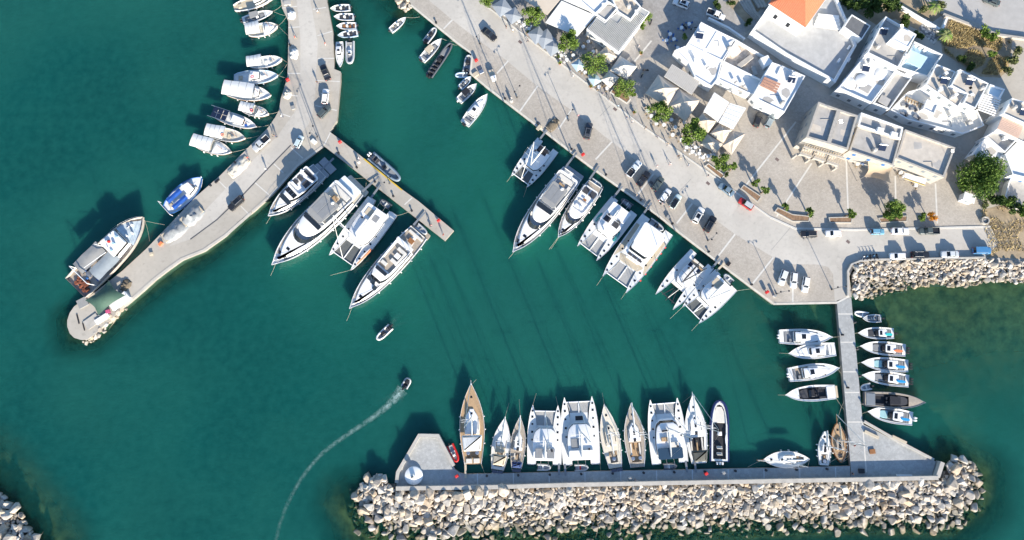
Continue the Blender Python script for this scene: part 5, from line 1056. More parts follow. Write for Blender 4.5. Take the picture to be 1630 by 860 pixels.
class Bld:
    def __init__(s, name, label, px, cat='building', z=1.0):
        p = P(px[0], px[1], z); s.o = Vector((p.x, p.y, z)); s.r = root(name, label, cat, s.o)
    def part(s, mb, name, m, par=None, smooth=0): return shifted(mb, s.o).obj(name, m, par or s.r, smooth)
    def block(s, poly, zt, z0=1.0, wm=None, rm=None, ph=.4, pw=.25, win=0, shut=None, name='wall', storey=3.0):
        wm = wm or mLime; rm = rm or mRoofW; q = ccw(PP(poly, zt)); i = offset(q, pw); k = len(q); zr = zt - ph
        w = s.part(MB().loft([[(x, y, z0) for x, y in q], [(x, y, zt) for x, y in q], [(x, y, zt) for x, y in i], [(x, y, zr + .004) for x, y in i]], True, False), name, wm)
        s.part(MB().sheet([(x, y, zr) for x, y in offset(q, pw * .5)]), 'roof', rm)
        if win:
            cx = Vector((0, cam.location.y))
            for e in range(k):
                a, b = Vector(q[e]), Vector(q[(e + 1) % k]); d = b - a; ln = d.length
                if ln < 2.2: continue
                d.normalize(); nn = Vector((d.y, -d.x))
                if nn.dot((cx - a).normalized()) < .25: continue
                nw = max(1, int(ln / win)); zz = z0 + 1.2
                while zz + 1.4 < zt - .3:
                    for j in range(nw):
                        c = a + d * ln * (j + .5) / nw; s.window(w, c, d, nn, zz, .8, 1.1, shut)
                    zz += storey
        return q
    def window(s, wall, c, d, nn, z, w, h, shut):
        def bxx(u0, u1, z0, z1, t0, t1):
            m = MB(); pts = []
            for zz in (z0, z1):
                for u, t in ((u0, t0), (u1, t0), (u1, t1), (u0, t1)): p = c + d * u + nn * t; pts.append((p.x, p.y, zz))
            return m.add(pts, [(0, 3, 2, 1), (4, 5, 6, 7), (0, 1, 5, 4), (1, 2, 6, 5), (2, 3, 7, 6), (3, 0, 4, 7)])
        wn = s.part(bxx(-w / 2, w / 2, z, z + h, -.05, .05), 'window', shut or mShutG, wall)
def open_roof(b, poly, z, m, name, th=.1, apex=None): return b.part(MB().slab([(p.x, p.y) for p in PP(poly, z)], z - th, z, .02), name, m)
def bar_roof(b, poly, z, n, m, name='slat', w=.12, h=.12, par=None):
    """parallel slats between side 0-1 and side 3-2 of a quadrilateral"""
    a, bb, c, d = PP(poly, z)
    for i in range(n):
        t = (i + .5) / n; p, q = a.lerp(bb, t), d.lerp(c, t); e = (q - p); e.z = 0; e.normalize(); s = Vector((-e.y, e.x, 0)) * w / 2; up = Vector((0, 0, h))
        b.part(MB().loft([[tuple(p - s), tuple(p + s), tuple(p + s + up), tuple(p - s + up)], [tuple(q - s), tuple(q + s), tuple(q + s + up), tuple(q - s + up)]]), name, m, par)
def posts(b, poly, z, m, r=.08, name='post', z0=1.2):
    for p in PP(poly, z): b.part(MB().tube([(p.x, p.y, z0), (p.x, p.y, z)], r, 6), name, m)
def small_box(b, px, z, sx, sy, h, m, name, rz=0):
    p = P(px[0], px[1], z + h); mb = MB().slab([(-sx / 2, -sy / 2), (sx / 2, -sy / 2), (sx / 2, sy / 2), (-sx / 2, sy / 2)], 0, h, min(.05, h * .3)); c, s_ = cos(rz), sin(rz)
    mb.v = [(p.x + x * c - y * s_, p.y + x * s_ + y * c, z + zz) for x, y, zz in mb.v]; return b.part(mb, name, m)
# taverna block at the top
b = Bld('taverna_building', 'low taverna block with corrugated grey roof and stone terrace behind the tents', (985, 60))
b.block([(934, 46), (950, 27), (963, 36), (983, 18), (1002, 33), (1018, 10), (1034, 19), (985, 83)], 4.6, rm=mCorr, ph=.08, pw=.12, win=3)
q = [(935, 46), (950, 28), (1033, 20), (985, 81)]
A, Bq, Cq, Dq = P(936, 46, 4.6), P(985, 81, 4.6), P(1031, 20, 4.6), P(981, -14, 4.6)
for i in range(26):
    t = (i + .5) / 26; p, e = A.lerp(Bq, t), Dq.lerp(Cq, t); f = .27 if t < .3 else (.45 if t < .55 else .95)
    if t > .62: pass
    e = p.lerp(e, f if t < .75 else .9); d = Vector((0, 0, .16)); n_ = (Bq - A).normalized() * .13
    b.part(MB().add([p - n_, p + d, p + n_, e - n_, e + d, e + n_], [(0, 1, 4, 3), (1, 2, 5, 4)]), 'roof_rib', mCorr)
b.block([(948, 22), (969, 2), (984, 12), (965, 34)], 5.0, rm=mRoofG)
b.block([(984, 19), (973, -4), (1006, -6), (1020, 10), (1004, 32)], 5.4, rm=mat('patchy terrace paving', (.50, .44, .36), .9, .3, 1.2), ph=.6)
b.block([(920, -2), (957, -14), (968, 2), (948, 22)], 5.3)
b = Bld('awning', 'large white flat awning beside the corrugated taverna roof', (905, 40), 'awning')
open_roof(b, [(868, 36), (894, 1), (948, 25), (919, 58)], 4.2, mTarpW, 'cloth'); posts(b, [(870, 36), (894, 3), (945, 26), (919, 56)], 4.1, mSteel)
b = Bld('awning', 'cream flat awning at the top edge of the picture', (862, 5), 'awning')
open_roof(b, [(826, -6), (871, 24), (893, -2), (850, -32)], 4.2, mBeigeC, 'cloth'); posts(b, [(829, -6), (870, 22), (890, -2), (851, -30)], 4.1, mSteel)
b = Bld('awning', 'narrow white awning strip between the big awning and the flat roof', (925, 5), 'awning')
open_roof(b, [(896, 0), (912, -18), (946, 8), (948, 22)], 4.0, mRoofW, 'cloth'); posts(b, [(898, 0), (912, -16), (944, 8)], 3.9, mSteel)
# long white house
b = Bld('white_house', 'long white house with ruined roof courtyard and twin white roof panels', (1150, 120))
b.block([(1094, 70), (1116, 35), (1143, 49), (1122, 84)], 6.2, ph=.12, win=3); b.block([(1122, 84), (1143, 49), (1172, 63), (1150, 97)], 5.6, ph=.25)
b.block([(1074, 80), (1094, 72), (1150, 98), (1142, 127), (1133, 138), (1106, 122), (1096, 100)], 4.8, ph=.3, win=3)
b.block([(1151, 98), (1172, 63), (1230, 97), (1212, 128)], 5.2, rm=mat('rubble floor', (.50, .43, .36), .95, .3, 1.2, bump=1, bscale=2), ph=1.2)
b.block([(1143, 126), (1151, 99), (1212, 129), (1202, 150), (1190, 148)], 4.6, ph=.25, win=2.5, shut=mShutG)
b.block([(1229, 99), (1246, 105), (1282, 121), (1265, 151), (1249, 179), (1209, 160), (1200, 149), (1212, 128)], 6.4, ph=.3, win=2.6, shut=mShutG)
bar_roof(b, [(1217, 122), (1209, 137), (1235, 149), (1243, 133)], 6.55, 4, mTileR, 'roof_tile_strip', .55, .1)
bar_roof(b, [(1236, 104), (1277, 121), (1268, 137), (1230, 118)], 6.5, 2, mLime, 'roof_kerb', .25, .25)
for px, sx, sy, h, rz in (((1168, 75), 2.2, 3.5, 1.6, .5), ((1186, 98), 1.3, 5, .8, -.9), ((1220, 97), 2.2, 2.6, 1.8, .4), ((1201, 112), 1.2, 2.5, .7, .2)): small_box(b, px, 4.0, sx, sy, h, mLime if h > 1 else mStoneW, 'ruined_wall', rz)
for px in ((1140, 52), (1127, 107), (1172, 130), (1185, 136)): small_box(b, px, 5.0, .7, .5, .6, mRoofG, 'roof_vent', .5)
b = Bld('slatted_canopy', 'grey slatted canopy behind the two big cream tents', (1086, 128), 'canopy')
sl = open_roof(b, [(1057, 122), (1070, 102), (1115, 130), (1101, 151)], 4.0, mRoofG, 'roof_sheet', .08); bar_roof(b, [(1057, 122), (1070, 102), (1115, 130), (1101, 151)], 4.02, 13, mat('canopy batten', (.55, .53, .49), .8), w=.14, h=.08, par=None); posts(b, [(1060, 122), (1071, 104), (1112, 130), (1101, 148)], 3.9, mTimber)
b = Bld('pavilion_roof', 'white two-panel pavilion roof above the four small cream tents', (1153, 180), 'pavilion')
for q in ([(1120, 177), (1137, 147), (1161, 163), (1143, 194)], [(1144, 195), (1162, 164), (1188, 172), (1167, 206)]):
    open_roof(b, q, 4.4, mRoofW, 'roof_panel', .15); bar_roof(b, q, 4.42, 5, mTarpW, 'roof_rib', .12, .06)
posts(b, [(1122, 177), (1138, 150), (1143, 192), (1165, 203), (1185, 172)], 4.25, mLime, .12)
# church and its terrace
b = Bld('church', 'white church with orange hipped tile roof at the top of the picture', (1245, 40))
ZE = 9.5; E1, E2, E3, E4 = P(1224, 6, ZE), P(1282, 44, ZE), P(1322, -12, ZE), P(1262, -52, ZE); q = [(p.x, p.y) for p in (E1, E2, E3, E4)]
w = b.part(MB().loft([[(x, y, 1) for x, y in ccw(offset(ccw(q), .35))], [(x, y, ZE) for x, y in ccw(offset(ccw(q), .35))]]), 'wall', mLime)
Cc = (E1 + E2 + E3 + E4) / 4; Cc.z = ZE + 3.6
for a, c in ((E1, E2), (E2, E3), (E3, E4), (E4, E1)):
    rf = b.part(MB().add([a, c, Cc], [(0, 1, 2)]), 'roof', mat('orange roof tile', (.57, .165, .08), .8, .1, 1.5))
    n = 22
    for i in range(n):
        t = (i + .5) / n; p = a.lerp(c, t); tt = 1 - abs(2 * t - 1); e = p.lerp(Cc + (p - (a + c) / 2) * 0, 0); u = (Cc - (a + c) / 2) * tt; d = (c - a).normalized() * .2; up = Vector((0, 0, .1))
        b.part(MB().add([p - d, p + up, p + d, p + u - d * .4, p + u + up, p + u + d * .4], [(0, 1, 4, 3), (1, 2, 5, 4)]), 'tile_row', MATS['orange roof tile'], rf)
for t in (.3, .65):
    p = E1.lerp(E2, t); d = (E2 - E1).normalized(); b.window(w, Vector((p.x, p.y)) - Vector((d.y, -d.x)) * .35, Vector((d.x, d.y)), Vector((d.y, -d.x)), 5, .9, 1.8, mGlass)
for s_, e_ in ((E1, E2), (E2, E3)):
    k = MB(); p0, p1 = s_.copy(), e_.copy(); d = (p1 - p0).normalized(); nn = Vector((d.y, -d.x, 0)) * .12
    b.part(MB().loft([[tuple(p0 - nn - Vector((0, 0, .25))), tuple(p0 + nn - Vector((0, 0, .25))), tuple(p0 + nn - Vector((0, 0, .02))), tuple(p0 - nn - Vector((0, 0, .02)))], [tuple(p1 - nn - Vector((0, 0, .25))), tuple(p1 + nn - Vector((0, 0, .25))), tuple(p1 + nn - Vector((0, 0, .02))), tuple(p1 - nn - Vector((0, 0, .02)))]]), 'cornice', mLime)
b = Bld('church_terrace', 'raised grey church courtyard with thick white retaining walls', (1290, 80), 'terrace')
b.block([(1196, 50), (1210, 30), (1240, -10), (1330, -10), (1352, 40), (1364, 72), (1330, 132), (1251, 88)], 4.6, rm=mat('church court paving', (.42, .42, .41), .9, .12, .6), ph=.8, pw=.7)
for i in range(4):
    a, c = P(1296 + 2 * i, 40 - 5 * i, 3.9 + .2 * i), P(1338 - 1 * i, 46 - 6 * i, 3.9 + .2 * i); d = (c - a).normalized(); nn = Vector((-d.y, d.x, 0)) * .45; up = Vector((0, 0, .2))
    b.part(MB().loft([[tuple(p - nn), tuple(p + nn), tuple(p + nn + up), tuple(p - nn + up)] for p in (a, c)]), 'step', mLime)
b.block([(1343, 43), (1356, 23), (1386, 41), (1372, 63)], 6.6, rm=mat('dark roof felt', (.14, .145, .15), .9, .15, .8), ph=.15, win=1.8, shut=mShutG, name='store_wall')
for p in ((1352, 95), (1336, 96), (1352, 75)): small_box(b, p, 3.8, 1.2, .5, .5, mLime, 'bench', 1.0)
# white terraced complex
b = Bld('white_apartments', 'big white flat-roofed apartment cluster with blue-shaded terrace and roof pergola', (1440, 110))
b.block([(1381, 84), (1410, 26), (1459, 55), (1430, 108)], 8.2, rm=mRoofG, ph=.9, win=3.2)
b.block([(1419, 62), (1435, 44), (1459, 56), (1446, 76)], 10.0, ph=.15)
b.block([(1335, 140), (1381, 84), (1430, 108), (1388, 164)], 6.2, rm=mRoofW, ph=.7, win=3.0)
b.block([(1390, 164), (1428, 112), (1452, 124), (1416, 174)], 5.6, rm=mRoofG, ph=.9, win=3.0)
b.block([(1432, 108), (1456, 66), (1501, 87), (1478, 122)], 5.8, rm=mBlueShade, ph=.9)
open_roof(b, [(1449, 79), (1477, 91), (1465, 109), (1442, 98)], 7.8, mat('pale blue awning', (.48, .66, .72), .8, .04, 1), 'awning'); posts(b, [(1450, 80), (1475, 91), (1465, 107), (1443, 98)], 7.75, mLime, .07, z0=5)
b.block([(1491, 102), (1521, 114), (1511, 138), (1539, 149), (1525, 171), (1474, 135)], 7.0, rm=mRoofB, ph=.3, win=3)
b.block([(1528, 110), (1574, 133), (1553, 173), (1534, 164), (1540, 150), (1514, 136)], 7.8, rm=mRoofB, ph=.5, win=3)
b.block([(1418, 175), (1446, 146), (1476, 138), (1526, 174), (1556, 176), (1567, 200), (1532, 213), (1445, 190)], 4.4, rm=mat('ivory terrace paving', (.70, .67, .60), .85, .08, .8), ph=.5, win=2.6, shut=mShutG)
b.block([(1476, 158), (1494, 166), (1487, 182), (1470, 173)], 5.6, ph=.3); b.block([(1576, 134), (1600, 142), (1592, 158), (1572, 150)], 6.4, rm=mLimeB, ph=.6)
bar_roof(b, [(1560, 148), (1556, 176), (1583, 186), (1594, 158)], 6.4, 8, mLime, 'pergola_slat', .3, .15); posts(b, [(1561, 150), (1557, 174), (1582, 184), (1592, 160)], 6.4, mLime, .12)
bar_roof(b, [(1441, 152), (1444, 158), (1474, 172), (1472, 165)], 4.6, 1, mTimber, 'beam', .2, .2)
for i in range(7): small_box(b, (1443 + 4.6 * i, 157 + 2.1 * i), 4.2, .3, 1.3, .25, mTimber, 'pergola_beam', -.4)
for px in ((1441, 166), (1455, 173), (1440, 181), (1460, 186)):
    small_box(b, px, 3.92, .8, 1.9, .35, mGreyCush, 'sun_lounger', R.uniform(0, 3)); small_box(b, (px[0] + 4, px[1] + 2), 3.92, .6, .6, .6, mDarkCush, 'terrace_chair', .4)
for px, h in (((1497, 122), .8), ((1507, 116), 1.2), ((1523, 150), 1.3), ((1545, 140), .7), ((1548, 150), 1.0), ((1395, 95), .6)): small_box(b, px, 6.6, .9, .7, h, mLime if h > .9 else mSteel, 'roof_unit', .5)
for px in ((1460, 72), (1466, 76), (1473, 80)): small_box(b, px, 4.95, .9, .7, .5, mWhite, 'terrace_chair', .5)
for c in ((1372, 128, 5.6), (1352, 133, 5.6), (1403, 118, 5.55)):
    p = P(c[0], c[1], c[2]); b.part(MB().lathe([(1.7, c[2] - .4), (1.7, c[2] + .02), (1.5, c[2] + .14), (.2, c[2] + .3)], 20, p.x, p.y), 'vault', mLime, smooth=40)
for i, (px, py) in enumerate(((1358, 133), (1378, 140), (1408, 160))):
    small_box(b, (px, py), 5.5, 2.6, 2.2, .12, mRoofG, 'skylight_well', -.55)
# stone town hall block
b = Bld('stone_building', 'honey stone building with recessed grey roofs and an arched loggia on the square', (1390, 250))
b.block([(1283, 219), (1303, 162), (1336, 174), (1319, 229)], 9.4, wm=mStoneW, rm=mRoofG, ph=.7, pw=.5, win=3, shut=mShutG)
b.block([(1319, 229), (1336, 174), (1366, 184), (1350, 239)], 9.4, wm=mStoneW, rm=mRoofG, ph=.7, pw=.5, win=3, shut=mShutG)
b.block([(1371, 179), (1438, 203), (1434, 222), (1366, 200)], 7.6, wm=mLime, rm=mRoofG, ph=.5, pw=.4)
b.block([(1352, 240), (1366, 200), (1434, 222), (1422, 264)], 7.2, wm=mStoneW, rm=mRoofG, ph=.5, pw=.4, win=3, shut=mShut)
b.block([(1426, 252), (1441, 206), (1521, 235), (1503, 283)], 7.0, wm=mStoneW, rm=mRoofB, ph=.6, pw=.45, win=3, shut=mShutG)
for px in ((1402, 207), (1424, 214)): small_box(b, px, 7.1, 1.6, 1.3, .9, mLime, 'roof_box', -.3)
bar_roof(b, [(1281, 225), (1277, 243), (1341, 262), (1346, 243)], 6.6, 1, mStoneW, 'loggia_wall', .4, .3)
LG = PP([(1272, 243), (1337, 263)], 5.6); d = (LG[1] - LG[0]).normalized(); nn = Vector((d.y, -d.x, 0)); ln = (LG[1] - LG[0]).length
for i in range(4):
    p = LG[0].lerp(LG[1], i / 3); b.part(MB().tube([(p.x, p.y, 1), (p.x, p.y, 4.2)], .38, 8), 'arch_pier', mStoneW)
for i in range(3):
    p0, p1 = LG[0].lerp(LG[1], i / 3), LG[0].lerp(LG[1], (i + 1) / 3); m_ = MB(); rings = []
    for k in range(9):
        a = pi * k / 8; p = p0.lerp(p1, .5 - .42 * cos(a)); zz = 3.6 + 1.3 * sin(a)
        rings.append([tuple(p - nn * .3 + Vector((0, 0, zz - p.z))), tuple(p + nn * .3 + Vector((0, 0, zz - p.z))), tuple(p + nn * .3 + Vector((0, 0, 5.6 - p.z))), tuple(p - nn * .3 + Vector((0, 0, 5.6 - p.z)))])
    b.part(m_.loft(rings), 'arch', mStoneW)
bar_roof(b, [(1284, 221), (1347, 240), (1338, 262), (1273, 242)], 5.62, 17, mat('pale timber slat', (.50, .42, .32), .8, .1, 2), 'loggia_slat', .22, .15)
b = Bld('sail_shade', 'tan shade sail stretched in front of the stone building', (1398, 276), 'shade sail')
q = PP([(1379, 257), (1421, 267), (1416, 293), (1375, 282)], 4.4); rg = []
for i in range(9):
    u = i / 8; row = []
    for j in range(9):
        v = j / 8; p = q[0].lerp(q[1], u).lerp(q[3].lerp(q[2], u), v); c = (q[0] + q[1] + q[2] + q[3]) / 4; k = .22 * (sin(pi * u) * (1 - sin(pi * v)) + sin(pi * v) * (1 - sin(pi * u))); p = p.lerp(c, k); p.z = 4.6 - 1.1 * sin(pi * u) * sin(pi * v) * .6 + .5 * (u + v - 1) ** 2; row.append(tuple(p))
    rg.append(row)
b.part(MB().loft(rg, False, False, False), 'cloth', mat('tan sail cloth', (.52, .40, .27), .85, .05, 1), smooth=60); posts(b, [(1379, 257), (1421, 267), (1416, 293), (1375, 282)], 4.9, mSteel, .07)
b = Bld('shop_awning', 'white striped shop awning with yellow edge beside the shade sail', (1457, 284), 'awning')
open_roof(b, [(1440, 275), (1475, 285), (1472, 296), (1439, 285)], 3.6, mTarpW, 'cloth'); bar_roof(b, [(1439, 285), (1440, 284), (1473, 295), (1472, 296)], 3.6, 1, mYel, 'valance', .2, .1); posts(b, [(1442, 276), (1474, 286), (1471, 295), (1440, 284)], 3.5, mSteel, .05)
# right-hand houses
b = Bld('white_house', 'white house with terracotta roof pergola at the right picture edge', (1600, 220))
b.block([(1611, 156), (1660, 172), (1650, 205), (1597, 181)], 8.2, rm=mRoofB, win=3); b.block([(1587, 206), (1598, 183), (1645, 202), (1632, 228)], 6.6, rm=mRoofB, ph=.2)
bar_roof(b, [(1596, 184), (1587, 205), (1620, 221), (1630, 199)], 6.9, 9, mat('pale terracotta slat', (.56, .40, .32), .8, .1, 2), 'pergola_slat', .35, .12)
b.block([(1570, 217), (1586, 207), (1620, 222), (1600, 243)], 5.8, rm=mRoofG, ph=.9, win=2.4); b.block([(1548, 247), (1568, 220), (1598, 243), (1590, 262)], 4.6, ph=.5, win=2.4)
b = Bld('white_house', 'small white house with blue windows below the terracotta pergola house', (1615, 270))
b.block([(1600, 246), (1620, 226), (1660, 240), (1660, 290), (1612, 278)], 5.6, ph=.5, win=2.2, shut=mShut); b.block([(1606, 290), (1612, 280), (1660, 294), (1660, 340), (1615, 330), (1600, 312)], 3.2, rm=mRoofG, ph=.5)
# rooftop clutter
def clutter(lbl, items):
    r = [o for o in COL.objects if o.get('label', '').startswith(lbl)][0]; b = Bld.__new__(Bld); b.r = r; b.o = r.location.copy()
    for kind, px, z in items:
        p = P(px[0], px[1], z)
        if kind == 'heater':
            b.part(MB().add([(p.x - .9, p.y - .6, z + .25), (p.x + .9, p.y - .9, z + .25), (p.x + 1.1, p.y + .3, z + 1.0), (p.x - .7, p.y + .6, z + 1.0)], [(0, 1, 2, 3)]), 'solar_collector', mSolar); b.part(MB().tube([(p.x - .75, p.y + .7, z + 1.15), (p.x + 1.15, p.y + .4, z + 1.15)], .28, 10), 'water_tank', mSteel, smooth=40)
            for dx in (-.6, .9): b.part(MB().tube([(p.x + dx, p.y + .5, z), (p.x + dx, p.y + .5, z + 1.1)], .04, 5), 'tank_stand', mSteel)
        elif kind == 'tank': b.part(MB().lathe([(.5, z), (.55, z + .1), (.55, z + 1.1), (.3, z + 1.35)], 14, p.x, p.y), 'water_tank', mRoofG, smooth=40)
        elif kind == 'aerial':
            b.part(MB().tube([(p.x, p.y, z), (p.x, p.y, z + 3)], .03, 5), 'aerial_mast', mSteel)
            for k in range(4): b.part(MB().tube([(p.x - .4, p.y + .2 * k - .3, z + 2.9), (p.x + .4, p.y + .2 * k - .3, z + 2.9)], .02, 4), 'aerial_rod', mSteel)
        elif kind == 'pipe': q = P(px[0] + 14, px[1] + 8, z); b.part(MB().tube([(p.x, p.y, z + .08), (q.x, p.y, z + .08), (q.x, q.y, z + .08)], .06, 5), 'pipe', mGreyC)
        elif kind == 'chimney': b.part(MB().box(p.x - .35, p.x + .35, p.y - .35, p.y + .35, z, z + 1.1).box(p.x - .45, p.x + .45, p.y - .45, p.y + .45, z + 1.1, z + 1.25), 'chimney', mLime)
        elif kind == 'patch': b.part(MB().sheet([(p.x + R.uniform(.8, 1.8) * cos(a), p.y + R.uniform(.6, 1.5) * sin(a), z + .012) for a in [2 * pi * k / 9 for k in range(9)]]), 'roof_patch', mRoofB if R.random() < .5 else mRoofG)
clutter('long white house', [('heater', (1112, 58), 6.1), ('pipe', (1130, 66), 5.4), ('tank', (1160, 78), 5.4), ('chimney', (1106, 98), 4.5), ('aerial', (1118, 88), 4.5), ('patch', (1135, 112), 4.5), ('patch', (1180, 142), 4.35), ('chimney', (1206, 146), 4.35), ('heater', (1258, 128), 6.1), ('tank', (1244, 165), 6.1), ('patch', (1250, 148), 6.1), ('pipe', (1226, 152), 6.1), ('patch', (1222, 160), 6.1)])
clutter('big white flat', [('heater', (1404, 52), 7.3), ('tank', (1395, 76), 7.3), ('pipe', (1412, 90), 7.3), ('chimney', (1440, 92), 7.3), ('aerial', (1426, 50), 9.85), ('patch', (1444, 62), 9.85), ('heater', (1376, 110), 5.5), ('chimney', (1384, 100), 5.5), ('pipe', (1392, 120), 5.5), ('patch', (1366, 122), 5.5), ('patch', (1402, 132), 5.5), ('heater', (1500, 130), 6.7), ('tank', (1512, 156), 6.7), ('chimney', (1494, 144), 6.7), ('aerial', (1516, 122), 6.7), ('heater', (1540, 132), 7.3), ('pipe', (1536, 154), 7.3), ('tank', (1560, 142), 7.3), ('patch', (1490, 180), 3.9), ('chimney', (1512, 186), 3.9), ('tank', (1540, 196), 3.9), ('patch', (1470, 184), 3.9), ('pipe', (1500, 194), 3.9)])
clutter('honey stone', [('pipe', (1306, 190), 8.7), ('patch', (1300, 205), 8.7), ('patch', (1345, 212), 8.7), ('aerial', (1330, 200), 8.7), ('tank', (1390, 240), 6.7), ('patch', (1378, 228), 6.7), ('heater', (1402, 236), 6.7), ('patch', (1480, 245), 6.4), ('patch', (1460, 232), 6.4), ('pipe', (1470, 258), 6.4), ('aerial', (1505, 246), 6.4), ('patch', (1494, 262), 6.4)])
clutter('low taverna', [('tank', (1000, 12), 4.8), ('pipe', (962, 10), 4.6), ('chimney', (1012, 22), 4.8), ('aerial', (958, 16), 4.6)])
clutter('white house with terracotta', [('heater', (1626, 180), 7.8), ('tank', (1612, 172), 7.8), ('aerial', (1620, 166), 7.8), ('chimney', (1596, 222), 4.9), ('patch', (1578, 240), 4.1)])
# ------------------------------------------------------------ tents and parasols
mCreamT = mat('ivory tent cloth', (.66, .61, .53), .85, .05, 1)
def tent(label, px, z=3.3, rise=1.7, m=None, group='cream tents', val=.25):
    q = PP(px, z); c = sum(q, Vector()) / 4; r = root('tent', label, 'tent', (c.x, c.y, 1.2), 0, group); o = Vector((c.x, c.y, 1.2)); ap = c + Vector((0, 0, rise))
    if area([(p.x, p.y) for p in q]) < 0: q = q[::-1]
    for i in range(4):
        a, bq = q[i] - o, q[(i + 1) % 4] - o; t = ap - o; mid = (a + bq) / 2; mid = mid.lerp(t, .5) - Vector((0, 0, .18)); dn = Vector((0, 0, -val)); e1 = a.lerp(t, .5); e2 = bq.lerp(t, .5)
        MB().add([a, bq, e2, mid, e1, t, a + dn, bq + dn], [(0, 1, 2, 3, 4), (4, 3, 5), (3, 2, 5), (6, 7, 1, 0)]).obj('canopy_panel', m or mBeigeC, r)
        MB().tube([(a.x, a.y, 0), (a.x, a.y, a.z)], .06, 6).obj('post', mSteel, r)
    MB().tube([(0, 0, 0), tuple(ap - o)], .07, 6).obj('mast_pole', mSteel, r)
tent('left of the two big cream tents in front of the slatted canopy', [(1027, 149), (1048, 119), (1081, 140), (1062, 170)])
tent('right of the two big cream tents in front of the slatted canopy', [(1062, 171), (1081, 141), (1115, 160), (1091, 193)])
tent('cream tent touching the corrugated taverna roof corner', [(948, 88), (966, 73), (983, 91), (970, 101)], 3, 1.4)
tent('ivory tent largest of the three below the corrugated roof', [(971, 112), (987, 89), (1014, 106), (998, 126)], 3, 1.6, mCreamT)
tent('small ivory tent nearest the road among the taverna tents', [(957, 127), (969, 112), (986, 124), (971, 140)], 2.9, 1.2, mCreamT)
tent('upper left of the four small cream tents under the pavilion roof', [(1107, 194), (1119, 179), (1141, 193), (1127, 212)], 3.1, 1.3)
tent('upper right of the four small cream tents by the square', [(1130, 213), (1147, 194), (1166, 207), (1151, 228)], 3.1, 1.3)
tent('lower left of the four small cream tents, behind the round tree', [(1115, 230), (1126, 214), (1151, 229), (1140, 244)], 3.0, 1.2)
tent('lower right of the four small cream tents, nearest the square', [(1150, 232), (1166, 208), (1186, 213), (1164, 247)], 3.0, 1.2)
def parasol(label, px, w, m, rz=.6, group='small parasols'):
    p = P(*px, 2.6); r = root('parasol', label, 'parasol', (p.x, p.y, 1.2), rz, group); h = w / 2; c = [(-h, -h, 1.35), (h, -h, 1.35), (h, h, 1.35), (-h, h, 1.35)]
    for i in range(4): MB().add([c[i], c[(i + 1) % 4], (0, 0, 1.9)], [(0, 1, 2)]).obj('canopy_panel', m, r)
    MB().tube([(0, 0, 0), (0, 0, 1.95)], .04, 6).obj('pole', mSteel, r)
mPG = mat('slate grey canopy', (.30, .33, .36), .85, .06, 1); mPB = mat('pale blue canopy', (.42, .54, .62), .85, .05, 1)
for px, w, m, l in (((799, 12), 4.0, mPG, 'grey parasol nearest the top picture edge on the taverna terrace'), ((817, 25), 3.6, mPG, 'grey parasol left of the first tree on the taverna terrace'), ((855, 56), 3.8, mPG, 'grey parasol below the first round tree'), ((868, 62), 4.2, mPG, 'larger grey parasol left of the second tree'), ((880, 75), 3.8, mPG, 'grey parasol below the large white awning'), ((920, 104), 2.6, mPB, 'pale blue parasol on the cafe terrace between the trees'), ((947, 127), 2.6, mPB, 'pale blue parasol beside the third tree near the road'), ((941, 96), 2.2, mBeigeC, 'small cream parasol beside the third tree')): parasol(l, px, w, m)
# beacon, net piles and mole-end camp
p = P(659, 757, 1.2); r = root('harbour_beacon', 'round white beacon base with lamp post on the breakwater head', 'beacon', p)
MB().lathe([(2.2, 0), (2.2, .5), (2.1, .62), (.75, .95)], 28).obj('base', mLime, r, 30); MB().lathe([(.55, .9), (.5, 2.6), (.65, 2.65), (.6, 2.8)], 16).obj('column', mLime, r, 30); MB().lathe([(.3, 2.8), (.34, 3.1), (.3, 3.5), (.05, 3.7)], 12).obj('lantern', mGreyC, r, 30); MB().tube([(0, 0, 3.7), (0, 0, 4.3)], .03, 5).obj('finial', mSteel, r)
def heap(name, label, px, w0, w1, h, m, cat='net pile', seed=0):
    a, b2 = P(*px[0]), P(*px[1]); d = b2 - a; ln = d.length; r = root(name, label, cat, a, atan2(d.y, d.x)); v = []; nx, ny = 16, 10; mb = MB()
    for i in range(nx + 1):
        for j in range(ny + 1):
            u, q = i / nx, j / ny; w = w0 + (w1 - w0) * u; e = (sin(pi * u) ** .45) * (sin(pi * q) ** .5)
            nz = noise.noise(Vector((u * 5 + seed, q * 3, seed))) * .6 + noise.noise(Vector((u * 11, q * 7 + seed, 0))) * .35
            mb.v.append((ln * u + nz * .3, (q - .5) * w * (.72 + .28 * sin(pi * u)) + nz * .4, max(0, h * e * (1 + nz))))
    for i in range(nx):
        for j in range(ny): k = i * (ny + 1) + j; mb.f.append((k, k + ny + 1, k + ny + 2, k + 1))
    mb.obj('cover_sheet', m, r, 50); MB().box(.3, ln - .3, -w0 * .3, w0 * .3, 0, h * .5).obj('folded_net', mTan, r)
    return r
mPoly = mat('dusty plastic sheet', (.25, .265, .27), .45, .3, .8, bump=.5, bscale=2)
heap('net_pile', 'long heap of nets under grey plastic, beside the trawler', [(260, 382), (297, 353)], 4.0, 4.6, 1.0, mPoly, seed=1); heap('net_pile', 'rounder heap of nets under pale plastic, beside the blue boat', [(291, 357), (322, 330)], 4.4, 4.2, 1.2, mPoly, seed=4)
heap('tarpaulin_heap', 'low heap under a white tarpaulin on the mole edge below the canopied boats', [(366, 280), (396, 252)], 3.2, 2.8, .7, mCream, 'tarpaulin', seed=7)
